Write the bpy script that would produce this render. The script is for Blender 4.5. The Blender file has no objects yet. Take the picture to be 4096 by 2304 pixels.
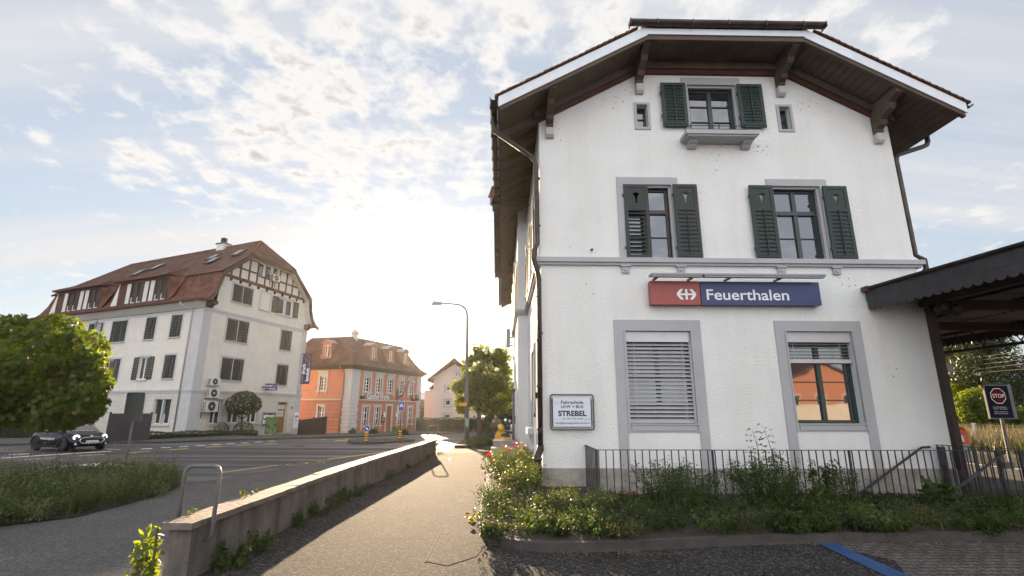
import bpy, math, random
import numpy as np
from mathutils import Matrix, Vector
from mathutils.geometry import tessellate_polygon
R = math.radians
SC = bpy.context.scene
COL = SC.collection
random.seed(7)
rng = np.random.default_rng(11)

# ------------------------------------------------------------------ camera
FPX, PITCH, YAW, ROLL, CAMH = 1977.0, R(13.87), R(1.0), 0.003, 1.7
cd = bpy.data.cameras.new('camera')
cam = bpy.data.objects.new('camera', cd)
COL.objects.link(cam)
cd.sensor_width = 36.0
cd.lens = 36.0 * FPX / 4096.0
cd.clip_start = 0.05
cd.clip_end = 6000
cam.matrix_world = Matrix.Translation((0, 0, CAMH)) @ (Matrix.Rotation(-YAW, 4, 'Z') @ Matrix.Rotation(R(90) + PITCH, 4, 'X') @ Matrix.Rotation(ROLL, 4, 'Z'))
SC.camera = cam

# ------------------------------------------------------------------ sun, sky, exposure
SUN_AZ, SUN_EL = R(-10.2), R(9.8)      # azimuth from +Y towards +X
SUNV = Vector((math.sin(SUN_AZ) * math.cos(SUN_EL), math.cos(SUN_AZ) * math.cos(SUN_EL), math.sin(SUN_EL)))
sl = bpy.data.lights.new('sun', 'SUN')
sl.energy = 4.2
sl.angle = R(0.6)
sl.color = (1.0, 0.75, 0.49)
so = bpy.data.objects.new('sun', sl)
so.rotation_euler = SUNV.to_track_quat('Z', 'Y').to_euler()
COL.objects.link(so)
SC.view_settings.view_transform = 'Standard'
SC.view_settings.look = 'None'
SC.view_settings.exposure = 2.35
SC.view_settings.gamma = 1.0
SC.render.engine = 'CYCLES'
SC.cycles.max_bounces = 6
SC.cycles.transparent_max_bounces = 12
SC.cycles.sample_clamp_indirect = 6

w = bpy.data.worlds.new('World')
SC.world = w
w.use_nodes = True
nt = w.node_tree
nt.nodes.clear()
def N(t, **k):
    n = nt.nodes.new(t)
    for a, b in k.items():
        setattr(n, a, b)
    return n
def L(a, b):
    nt.links.new(a, b)
def wm(op, a, b=None, clamp=False):
    n = N('ShaderNodeMath', operation=op, use_clamp=clamp)
    for i, v in enumerate((a, b)):
        if v is None:
            continue
        if isinstance(v, (int, float)):
            n.inputs[i].default_value = v
        else:
            L(v, n.inputs[i])
    return n.outputs[0]
out = N('ShaderNodeOutputWorld')
bg = N('ShaderNodeBackground')
bg.inputs['Strength'].default_value = 0.085
sky = N('ShaderNodeTexSky', sky_type='NISHITA')
sky.sun_disc = False
sky.sun_elevation = SUN_EL
sky.sun_rotation = SUN_AZ
sky.air_density = 1.0
sky.dust_density = 0.35
sky.ozone_density = 1.4
tc = N('ShaderNodeTexCoord')
sep = N('ShaderNodeSeparateXYZ')
L(tc.outputs['Generated'], sep.inputs[0])
den = wm('ADD', wm('MAXIMUM', sep.outputs[2], 0.0), 0.16)
cx = wm('DIVIDE', sep.outputs[0], den)
cy = wm('DIVIDE', sep.outputs[1], den)
comb = N('ShaderNodeCombineXYZ')
L(cx, comb.inputs[0]); L(cy, comb.inputs[1])
def noise(vec, scale, detail, rough, loc=(0, 0, 0), sc=(1, 1, 1), rot=0.0, dist=0.0):
    m = N('ShaderNodeMapping')
    m.inputs['Location'].default_value = loc
    m.inputs['Scale'].default_value = sc
    m.inputs['Rotation'].default_value = (0, 0, rot)
    L(vec, m.inputs[0])
    n = N('ShaderNodeTexNoise')
    n.inputs['Scale'].default_value = scale
    n.inputs['Detail'].default_value = detail
    n.inputs['Roughness'].default_value = rough
    n.inputs['Distortion'].default_value = dist
    L(m.outputs[0], n.inputs['Vector'])
    return n.outputs['Fac']
big = noise(comb.outputs[0], 0.9, 3, 0.5, (3.1, 0.4, 0))
fine = noise(comb.outputs[0], 9.5, 8, 0.58, (1.0, 2.0, 0), dist=0.1)
wisp = noise(comb.outputs[0], 1.0, 6, 0.6, (8, 1, 0), (0.30, 3.6, 1), R(-38))
# where the broken altocumulus field lies: a band running up the middle of the view
dist0 = wm('ABSOLUTE', wm('SUBTRACT', cx, wm('ADD', wm('MULTIPLY', cy, -0.10), 0.02)))
band = wm('SUBTRACT', 1.0, wm('MULTIPLY', dist0, 0.85), True)
cov = wm('ADD', wm('MULTIPLY', band, 0.21), wm('MULTIPLY', big, 0.62))
cl = wm('ADD', fine, wm('SUBTRACT', cov, 0.46))
def ramp(fac, stops):
    r = N('ShaderNodeValToRGB')
    el = r.color_ramp.elements
    while len(el) < len(stops):
        el.new(0.5)
    for e, (p, c) in zip(el, stops):
        e.position = p
        e.color = c if len(c) == 4 else (*c, 1)
    L(fac, r.inputs[0])
    return r.outputs[0]
mask = ramp(cl, [(0.44, (0, 0, 0)), (0.58, (1, 1, 1))])
wmask = ramp(wisp, [(0.44, (0, 0, 0)), (0.70, (0.85, 0.85, 0.85))])
# direction to the sun: clouds and haze near it are brighter (forward scattering)
dot = N('ShaderNodeVectorMath', operation='DOT_PRODUCT')
dot.inputs[1].default_value = SUNV
L(tc.outputs['Generated'], dot.inputs[0])
d = wm('MAXIMUM', dot.outputs['Value'], 0.0)
glow = wm('POWER', d, 70.0)
glow2 = wm('POWER', d, 140.0)
back = wm('MAXIMUM', wm('MULTIPLY', sep.outputs[1], -1.0), 0.0)   # extra sky brightness added behind the camera, fills the shaded facades
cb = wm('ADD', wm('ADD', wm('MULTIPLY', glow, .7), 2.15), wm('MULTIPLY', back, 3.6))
cbv = wm('SUBTRACT', cb, wm('MULTIPLY', ramp(cl, [(0.62, (0, 0, 0)), (0.85, (1, 1, 1))]), 1.25))
def rgbscale(col, fac):
    m = N('ShaderNodeVectorMath', operation='SCALE')
    if isinstance(col, tuple):
        m.inputs[0].default_value = col
    else:
        L(col, m.inputs[0])
    L(fac, m.inputs['Scale']) if not isinstance(fac, (int, float)) else setattr(m.inputs['Scale'], 'default_value', fac)
    return m.outputs[0]
def mix(f, a, b):
    m = N('ShaderNodeMix', data_type='RGBA')
    L(f, m.inputs[0]) if not isinstance(f, (int, float)) else setattr(m.inputs[0], 'default_value', f)
    for s, v in ((m.inputs[6], a), (m.inputs[7], b)):
        if isinstance(v, tuple):
            s.default_value = (*v, 1)
        else:
            L(v, s)
    return m.outputs[2]
def add(a, b):
    m = N('ShaderNodeVectorMath', operation='ADD')
    L(a, m.inputs[0]); L(b, m.inputs[1])
    return m.outputs[0]
CLOUDCOL = (1.0, 0.985, 0.97)
veil = rgbscale((0.90, 0.97, 1.09), wm('ADD', 1.40, wm('MULTIPLY', back, 3.4)))       # thin high veil, with the added fill behind the camera
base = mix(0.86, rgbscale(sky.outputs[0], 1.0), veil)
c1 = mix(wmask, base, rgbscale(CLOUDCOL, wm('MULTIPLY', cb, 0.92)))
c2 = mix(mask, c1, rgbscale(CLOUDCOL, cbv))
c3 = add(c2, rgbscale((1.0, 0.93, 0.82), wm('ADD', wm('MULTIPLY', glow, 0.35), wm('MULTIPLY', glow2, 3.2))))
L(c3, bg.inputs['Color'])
L(bg.outputs[0], out.inputs['Surface'])

# ------------------------------------------------------------------ measuring helpers
def ray(px, py):
    x, y = px - 2048.0, -(py - 1152.0)
    c, s = math.cos(ROLL), math.sin(ROLL)
    x, y = x * c - y * s, x * s + y * c
    cp, sp = math.cos(PITCH), math.sin(PITCH)
    f, up = FPX * cp - y * sp, FPX * sp + y * cp
    cyw, syw = math.cos(YAW), math.sin(YAW)
    return (x * cyw + f * syw, -x * syw + f * cyw, up)
def atY(px, py, Y):
    d = ray(px, py); t = Y / d[1]
    return Vector((d[0] * t, Y, CAMH + d[2] * t))
def atX(px, py, X):
    d = ray(px, py); t = X / d[0]
    return Vector((X, d[1] * t, CAMH + d[2] * t))
def atZ(px, py, Z):
    d = ray(px, py); t = (Z - CAMH) / d[2]
    return Vector((d[0] * t, d[1] * t, Z))
def lerp(x, xs, ys):
    return float(np.interp(x, xs, ys))
def smooth(a, b, x):
    t = min(1, max(0, (x - a) / (b - a)))
    return t * t * (3 - 2 * t)
WX = lambda Y: lerp(Y, [0, 5.5, 11, 20.3, 40], [-3.36, -3.32, -3.24, -2.70, -2.70])   # centre line of the low wall
def roadz(Y):
    return lerp(Y, [-60, 36, 48, 58, 110, 3000], [-.30, -.30, -.74, -.93, -1.15, -3.0])
def ground(X, Y):
    r = roadz(Y)
    m = 1 - smooth(20.8, 27, Y)
    if X > 6:
        m = 1
    xs = X - WX(Y)
    if Y > 20.3:
        k = min(1, (Y - 20.3) / 2)
        s = smooth(-2.5 * k - .01, .01, xs)
    else:
        s = 1.0 if xs > 0 else 0.0
    return r * (1 - m * s)
def onG(px, py, dz=0.0):
    d = ray(px, py)
    Z = -.3
    for _ in range(60):
        t = (Z + dz - CAMH) / d[2]
        z = ground(d[0] * t, d[1] * t)
        if abs(z - Z) < 1e-4:
            break
        Z = Z * .5 + z * .5
    return Vector((d[0] * t, d[1] * t, Z + dz))

# ------------------------------------------------------------------ materials
def mat(name, col, rough=0.75, var=0.12, vs=2.0, bump=0.0, bs=40.0, metal=0.0, spec=0.4, col2=None, stain=0.0, stain_col=(0.08, 0.07, 0.06), stain_s=1.2, streak=False, speck=0.0, trans=0.0, emit=0.0, coat=0.0, speckcol=None):
    m = bpy.data.materials.new(name)
    m.use_nodes = True
    t = m.node_tree
    b = t.nodes['Principled BSDF']
    b.inputs['Roughness'].default_value = rough
    b.inputs['Metallic'].default_value = metal
    b.inputs['Specular IOR Level'].default_value = spec
    if coat:
        b.inputs['Coat Weight'].default_value = coat
        b.inputs['Coat Roughness'].default_value = 0.05
    tcn = t.nodes.new('ShaderNodeTexCoord')
    def nz(scale, det=4, sc=(1, 1, 1), ro=.55):
        mp = t.nodes.new('ShaderNodeMapping')
        mp.inputs['Scale'].default_value = sc
        t.links.new(tcn.outputs['Object'], mp.inputs[0])
        n = t.nodes.new('ShaderNodeTexNoise')
        n.inputs['Scale'].default_value = scale
        n.inputs['Detail'].default_value = det
        n.inputs['Roughness'].default_value = ro
        t.links.new(mp.outputs[0], n.inputs['Vector'])
        return n.outputs['Fac']
    def rmp(f, p0, p1, c0, c1):
        r = t.nodes.new('ShaderNodeValToRGB')
        r.color_ramp.elements[0].position = p0
        r.color_ramp.elements[1].position = p1
        r.color_ramp.elements[0].color = (*c0, 1)
        r.color_ramp.elements[1].color = (*c1, 1)
        t.links.new(f, r.inputs[0])
        return r.outputs[0]
    def mx(f, a, c, mode='MIX'):
        n = t.nodes.new('ShaderNodeMix'); n.data_type = 'RGBA'; n.blend_type = mode
        if isinstance(f, float):
            n.inputs[0].default_value = f
        else:
            t.links.new(f, n.inputs[0])
        for s, v in ((n.inputs[6], a), (n.inputs[7], c)):
            if isinstance(v, tuple):
                s.default_value = (*v, 1)
            else:
                t.links.new(v, s)
        return n.outputs[2]
    hi = tuple(min(1, c * (1 + var)) for c in col)
    lo = tuple(c * (1 - var) for c in (col2 or col))
    c = rmp(nz(vs, 5), 0.3, 0.7, lo, hi)
    if stain:
        f = rmp(nz(stain_s, 6, (1, 1, 0.12) if streak else (1, 1, 1), .65), 0.46, 0.72, (0, 0, 0), (stain,) * 3)
        c = mx(f, c, stain_col)
    if speck:
        f = rmp(nz(bs * .8, 3, ro=.7), 0.56, 0.70, (0, 0, 0), (speck,) * 3)
        c = mx(f, c, speckcol or tuple(min(1, x * 3.2 + .05) for x in col))
    t.links.new(c, b.inputs['Base Color'])
    if bump:
        bn = t.nodes.new('ShaderNodeBump')
        bn.inputs['Strength'].default_value = min(1, bump)
        bn.inputs['Distance'].default_value = 0.02 * max(1, bump)
        t.links.new(nz(bs, 3), bn.inputs['Height'])
        t.links.new(bn.outputs[0], b.inputs['Normal'])
    if emit:
        b.inputs['Emission Color'].default_value = (*col, 1)
        b.inputs['Emission Strength'].default_value = emit
    if trans:
        tr = t.nodes.new('ShaderNodeBsdfTranslucent')
        t.links.new(mx(1.0, c, (3.0, 2.6, 0.5) if trans > .52 else (1.9, 1.7, 0.5) if trans > .35 and col[1] > col[0] else (1.2, 1.1, .6), 'MULTIPLY'), tr.inputs['Color'])
        ms = t.nodes.new('ShaderNodeMixShader')
        ms.inputs[0].default_value = trans
        t.links.new(b.outputs[0], ms.inputs[1])
        t.links.new(tr.outputs[0], ms.inputs[2])
        t.links.new(ms.outputs[0], t.nodes['Material Output'].inputs[0])
    return m

def uvmat(name, cols, mortar, bw, rh, ms, rough=.8, bump=.5, offset=.5, wave=0.0, noise_var=.25, vs=1.5, spec=.3, bias=0.0):
    """bricks, tiles or pavers laid out on the metric UVs of each face"""
    m = bpy.data.materials.new(name)
    m.use_nodes = True
    t = m.node_tree
    b = t.nodes['Principled BSDF']
    b.inputs['Roughness'].default_value = rough
    b.inputs['Specular IOR Level'].default_value = spec
    uv = t.nodes.new('ShaderNodeUVMap')
    br = t.nodes.new('ShaderNodeTexBrick')
    br.inputs['Color1'].default_value = (*cols[0], 1)
    br.inputs['Color2'].default_value = (*cols[1], 1)
    br.inputs['Mortar'].default_value = (*mortar, 1)
    br.inputs['Scale'].default_value = 1
    br.inputs['Mortar Size'].default_value = ms
    br.inputs['Mortar Smooth'].default_value = .1
    br.inputs['Brick Width'].default_value = bw
    br.inputs['Row Height'].default_value = rh
    br.inputs['Bias'].default_value = bias
    br.offset = offset
    t.links.new(uv.outputs[0], br.inputs['Vector'])
    nz = t.nodes.new('ShaderNodeTexNoise')
    nz.inputs['Scale'].default_value = vs
    nz.inputs['Detail'].default_value = 6
    tcn = t.nodes.new('ShaderNodeTexCoord')
    t.links.new(tcn.outputs['Object'], nz.inputs['Vector'])
    mr = t.nodes.new('ShaderNodeMapRange')
    mr.inputs[1].default_value = .3; mr.inputs[2].default_value = .7
    mr.inputs[3].default_value = 1 - noise_var; mr.inputs[4].default_value = 1 + noise_var
    t.links.new(nz.outputs['Fac'], mr.inputs[0])
    sc = t.nodes.new('ShaderNodeVectorMath'); sc.operation = 'SCALE'
    t.links.new(br.outputs['Color'], sc.inputs[0]); t.links.new(mr.outputs[0], sc.inputs['Scale'])
    t.links.new(sc.outputs[0], b.inputs['Base Color'])
    bn = t.nodes.new('ShaderNodeBump')
    bn.inputs['Strength'].default_value = bump
    bn.inputs['Distance'].default_value = .02
    inv = t.nodes.new('ShaderNodeMath'); inv.operation = 'SUBTRACT'; inv.inputs[0].default_value = 1
    t.links.new(br.outputs['Fac'], inv.inputs[1])
    t.links.new(inv.outputs[0], bn.inputs['Height'])
    t.links.new(bn.outputs[0], b.inputs['Normal'])
    return m

def glassmat(name, col, rough=.03, spec=1.0, ior=2.2):
    m = bpy.data.materials.new(name)
    m.use_nodes = True
    t = m.node_tree
    b = t.nodes['Principled BSDF']
    b.inputs['Base Color'].default_value = (*col, 1)
    b.inputs['Roughness'].default_value = rough
    b.inputs['IOR'].default_value = ior
    b.inputs['Specular IOR Level'].default_value = .5
    nz = t.nodes.new('ShaderNodeTexNoise'); nz.inputs['Scale'].default_value = 1.1
    tcn = t.nodes.new('ShaderNodeTexCoord')
    t.links.new(tcn.outputs['Object'], nz.inputs['Vector'])
    bn = t.nodes.new('ShaderNodeBump'); bn.inputs['Strength'].default_value = .06; bn.inputs['Distance'].default_value = .05
    t.links.new(nz.outputs['Fac'], bn.inputs['Height'])
    t.links.new(bn.outputs[0], b.inputs['Normal'])
    return m

MT = dict(
    stucco=mat('white_roughcast', (.72, .71, .69), .9, .04, 1.2, 1.0, 22, spec=.2, stain=.24, stain_col=(.50, .48, .44), stain_s=1.6, streak=True),
    stucco_cream=mat('cream_roughcast', (.68, .63, .56), .9, .05, 1.5, 1.0, 14, spec=.2, stain=.25, stain_col=(.50, .47, .42), stain_s=.7),
    greystone=mat('grey_painted_stone', (.40, .395, .41), .8, .06, 1.5, .15, 60, spec=.3, stain=.2, stain_col=(.30, .29, .29)),
    lightstone=mat('light_grey_stone', (.50, .49, .49), .85, .07, 1.5, .2, 40, spec=.3, stain=.2, stain_col=(.36, .34, .32)),
    plinth=mat('weathered_plinth', (.33, .30, .265), .9, .28, 4, 1.0, 18, stain=.75, stain_col=(.16, .14, .12), stain_s=2.2),
    fascia=mat('white_paint_board', (.68, .70, .74), .6, .05, 2, stain=.15, stain_col=(.4, .4, .4), stain_s=3),
    wood=mat('brown_eaves_timber', (.100, .074, .055), .75, .2, 3, .2, 40, spec=.3),
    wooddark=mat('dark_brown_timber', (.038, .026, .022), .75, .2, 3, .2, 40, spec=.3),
    redtrim=mat('red_brown_trim', (.075, .026, .018), .7, .2, 4),
    copper=mat('dark_copper_pipe', (.055, .040, .034), .45, .35, 2.5, metal=.5, spec=.5, stain=.3, stain_col=(.09, .10, .09), stain_s=5),
    zinc=mat('zinc_pipe', (.42, .44, .47), .45, .15, 3, metal=.6),
    green=mat('dark_green_shutter_paint', (.017, .034, .029), .55, .12, 3, spec=.4),
    greengrey=mat('grey_green_shutter_paint', (.034, .040, .038), .6, .12, 3, spec=.35),
    louvre=mat('olive_shutter_paint', (.022, .028, .023), .6, .15, 3, spec=.35),
    greenframe=mat('green_window_frame', (.022, .042, .036), .4, .1, 3, spec=.5),
    white=mat('white_lacquer', (.72, .72, .72), .45, .05, 3, spec=.45),
    offwhite=mat('off_white_panel', (.62, .60, .55), .7, .06, 2),
    blind=mat('grey_aluminium_blind', (.50, .50, .51), .45, .05, 3, metal=.3),
    dark=mat('dark_room', (.012, .011, .011), .9, .2, 3),
    glass=glassmat('window_glass', (.025, .026, .032)),
    glassdim=glassmat('dim_window_glass', (.03, .026, .022), .08, ior=1.6),
    steel=mat('galvanised_steel', (.13, .126, .124), .55, .2, 6, metal=.35, bump=.1, bs=60, spec=.35),
    darksteel=mat('dark_grey_steel', (.060, .056, .060), .5, .2, 6, metal=.4, spec=.4),
    railing=mat('railing_paint', (.032, .030, .034), .5, .3, 5, metal=.3, spec=.4, stain=.3, stain_col=(.2, .2, .21), stain_s=8),
    signblue=mat('sign_blue', (.018, .028, .115), .35, .05, 2, spec=.5),
    signred=mat('sign_red', (.30, .045, .030), .35, .05, 2, spec=.5),
    roadblue=mat('road_sign_blue', (.022, .075, .32), .4, .04, 2),
    yellow=mat('scooter_yellow', (.72, .38, .012), .3, .05, 2, spec=.6, coat=.6),
    signyellow=mat('bollard_yellow', (.80, .42, .01), .5, .06, 4),
    black=mat('black_plastic', (.018, .018, .018), .5, .2, 4),
    letter=mat('white_letters', (.80, .80, .82), .5, .02, 4),
    concrete=mat('weathered_concrete', (.135, .117, .102), .9, .35, 3.2, .8, 25, stain=.9, stain_col=(.040, .034, .031), stain_s=2.6, streak=True),
    coping=mat('stone_coping', (.16, .128, .108), .85, .35, 5, .8, 14, stain=.45, stain_col=(.10, .075, .06), stain_s=6),
    kerb=mat('kerb_stone', (.052, .045, .041), .85, .3, 4, .6, 30, stain=.5, stain_col=(.07, .06, .055), stain_s=3),
    granite=mat('granite_step', (.30, .29, .28), .8, .2, 3, .4, 40, stain=.6, stain_col=(.13, .12, .11), stain_s=6),
    asphalt=mat('road_asphalt', (.070, .067, .070), .70, .2, .8, .3, 60, spec=.25, stain=.25, stain_col=(.085, .082, .082), stain_s=.5, speck=.25),
    pathasphalt=mat('path_asphalt', (.038, .0355, .0345), .95, .28, 1.0, .42, 42, spec=.10, stain=.35, stain_col=(.055, .048, .043), stain_s=.7, speck=1.0),
    pathlight=mat('path_asphalt_patch', (.047, .044, .042), .95, .2, 1.2, .40, 42, spec=.10, speck=.8),
    pavement=mat('pavement_asphalt', (.082, .078, .077), .8, .15, 1, .4, 60, spec=.35, speck=.3),
    linewhite=mat('white_road_paint', (.78, .78, .80), .7, .08, 6, stain=.25, stain_col=(.15, .15, .15), stain_s=9),
    lineyellow=mat('yellow_road_paint', (.66, .45, .08), .7, .12, 6, stain=.3, stain_col=(.16, .13, .08), stain_s=9),
    lineblue=mat('blue_bay_paint', (.016, .060, .18), .7, .15, 6, .3, 60, stain=.3, stain_col=(.03, .05, .1), stain_s=12),
    tile=uvmat('clay_roof_tiles', ((.125, .056, .038), (.075, .035, .025)), (.030, .014, .011), .18, .16, .012, .85, .8, noise_var=.45, vs=1.2),
    tilered=uvmat('red_clay_roof_tiles', ((.175, .062, .042), (.100, .038, .027)), (.035, .014, .011), .18, .20, .012, .8, .9, noise_var=.5, vs=1.6),
    tilebrown=uvmat('brown_roof_tiles', ((.150, .085, .062), (.105, .060, .045)), (.045, .027, .021), .17, .15, .010, .85, .6, noise_var=.4, vs=1.0),
    slateroof=uvmat('grey_brown_roof', ((.085, .065, .066), (.055, .042, .045)), (.02, .016, .017), .3, .3, .02, .8, .8, noise_var=.3),
    tileedge=mat('clay_tile_edges', (.15, .058, .038), .85, .5, 9, .4, 20, stain=.5, stain_col=(.04, .022, .018), stain_s=8),
    orangewall=mat('orange_render', (.50, .225, .145), .85, .06, 1.2, .5, 20, spec=.2, stain=.2, stain_col=(.42, .17, .11), stain_s=.9),
    orangeblock=uvmat('orange_ashlar_render', ((.45, .195, .13), (.41, .175, .115)), (.25, .10, .065), 1.15, .42, .018, .85, .7, noise_var=.08),
    ashlar=uvmat('cream_ashlar_render', ((.60, .55, .48), (.57, .52, .455)), (.44, .40, .35), .75, .33, .012, .85, .4, noise_var=.06),
    terracotta=mat('terracotta_dormer', (.36, .18, .12), .8, .08, 3),
    pinkwall=mat('pale_pink_render', (.60, .48, .42), .9, .05, 1.2, .6, 16, spec=.2, stain=.2, stain_col=(.50, .37, .31), stain_s=.7),
    doorwood=mat('varnished_oak_door', (.28, .125, .032), .45, .3, 5, .2, 20, spec=.5),
    bark=mat('tree_bark', (.085, .062, .045), .9, .35, 8, .9, 25),
    soil=mat('bed_soil', (.032, .024, .018), .95, .4, 6, .9, 20),
    gatedark=mat('anthracite_slats', (.052, .048, .056), .6, .15, 3, spec=.3),
    screen=mat('brown_woven_screen', (.060, .036, .030), .8, .25, 12, .5, 40),
    carpaint=mat('midnight_blue_car_paint', (.004, .005, .014), .22, .05, 2, spec=.28),
    chrome=mat('chrome', (.7, .7, .72), .12, .03, 2, metal=1.0),
    tyre=mat('tyre_rubber', (.014, .013, .013), .8, .2, 10),
    orangebox=mat('ticket_box_orange', (.62, .085, .012), .4, .06, 3, spec=.5),
    greypaint=mat('grey_box_paint', (.30, .30, .31), .5, .08, 3),
)
PAVERS = uvmat('grey_concrete_pavers', ((.115, .103, .095), (.085, .076, .070)), (.028, .024, .021), .235, .118, .012, .85, .9, noise_var=.3, vs=1.3)
def leafmat(name, c, c2, trans=.45, rough=.45):
    return mat(name, c, rough, .25, 2.5, spec=.4, col2=c2, trans=trans)
MT.update(
    maple=leafmat('maple_leaves', (.078, .115, .014), (.036, .062, .010), .55),
    maplefar=leafmat('plane_leaves', (.090, .122, .018), (.048, .072, .012), .55),
    topiary=leafmat('topiary_leaves', (.045, .070, .022), (.025, .045, .015), .25, .3),
    hedge=leafmat('hedge_leaves', (.050, .075, .018), (.030, .050, .014), .35),
    weeds=leafmat('weed_leaves', (.052, .082, .020), (.022, .042, .011), .5),
    weedlight=leafmat('pale_weed_leaves', (.10, .135, .040), (.058, .085, .026), .45),
    grassleaf=leafmat('grass_blades', (.060, .090, .026), (.034, .054, .018), .45),
    drygrass=leafmat('dry_grass', (.24, .21, .14), (.16, .14, .085), .3),
    conifer=leafmat('conifer_needles', (.042, .068, .022), (.022, .040, .014), .3),
    poppy=leafmat('poppy_petals', (.75, .045, .010), (.60, .03, .008), .5),
    purple=leafmat('purple_flowers', (.22, .10, .42), (.14, .06, .30), .3),
    whitefl=leafmat('pale_flowers', (.62, .58, .50), (.5, .45, .38), .4),
    stem=mat('green_stems', (.085, .11, .035), .7, .3, 4),
)

def road_sheen(m):
    t = m.node_tree; b = t.nodes['Principled BSDF']
    tcn = t.nodes.new('ShaderNodeTexCoord'); mp = t.nodes.new('ShaderNodeMapping')
    mp.inputs['Rotation'].default_value = (0, 0, R(-55)); mp.inputs['Scale'].default_value = (.05, .75, 1)
    t.links.new(tcn.outputs['Object'], mp.inputs[0])
    n = t.nodes.new('ShaderNodeTexNoise'); n.inputs['Scale'].default_value = 1.0; n.inputs['Detail'].default_value = 4
    t.links.new(mp.outputs[0], n.inputs['Vector'])
    r = t.nodes.new('ShaderNodeMapRange'); r.inputs[1].default_value = .35; r.inputs[2].default_value = .68; r.inputs[3].default_value = .82; r.inputs[4].default_value = .48
    t.links.new(n.outputs['Fac'], r.inputs[0]); t.links.new(r.outputs[0], b.inputs['Roughness'])
    src = b.inputs['Base Color'].links[0].from_socket
    r2 = t.nodes.new('ShaderNodeMapRange'); r2.inputs[1].default_value = .35; r2.inputs[2].default_value = .68; r2.inputs[3].default_value = .72; r2.inputs[4].default_value = 1.5
    t.links.new(n.outputs['Fac'], r2.inputs[0])
    s = t.nodes.new('ShaderNodeVectorMath'); s.operation = 'SCALE'
    t.links.new(src, s.inputs[0]); t.links.new(r2.outputs[0], s.inputs['Scale']); t.links.new(s.outputs[0], b.inputs['Base Color'])
road_sheen(MT['asphalt'])

def grain(m, s1=38, s2=95, lo=.35, hi=1.9):
    t = m.node_tree; b = t.nodes['Principled BSDF']; src = b.inputs['Base Color'].links[0].from_socket
    tcn = t.nodes.new('ShaderNodeTexCoord'); out_ = src
    for s_ in (s1, s2):
        v = t.nodes.new('ShaderNodeTexVoronoi'); v.inputs['Scale'].default_value = s_
        t.links.new(tcn.outputs['Object'], v.inputs['Vector'])
        sp_ = t.nodes.new('ShaderNodeSeparateColor'); t.links.new(v.outputs['Color'], sp_.inputs[0])
        r = t.nodes.new('ShaderNodeMapRange'); r.inputs[3].default_value = lo; r.inputs[4].default_value = hi if s_ == s1 else 1.4
        pw = t.nodes.new('ShaderNodeMath'); pw.operation = 'POWER'; pw.inputs[1].default_value = 2.2
        t.links.new(sp_.outputs[0], pw.inputs[0]); t.links.new(pw.outputs[0], r.inputs[0])
        s = t.nodes.new('ShaderNodeVectorMath'); s.operation = 'SCALE'
        t.links.new(out_, s.inputs[0]); t.links.new(r.outputs[0], s.inputs['Scale']); out_ = s.outputs[0]
    t.links.new(out_, b.inputs['Base Color'])
grain(MT['pathasphalt'], lo=.55, hi=2.3); grain(MT['pathlight'], lo=.55, hi=2.2); grain(MT['pavement'], lo=.7, hi=1.6); grain(PAVERS, lo=.7, hi=1.7); grain(MT['asphalt'], 30, 70, .75, 1.4)
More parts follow.
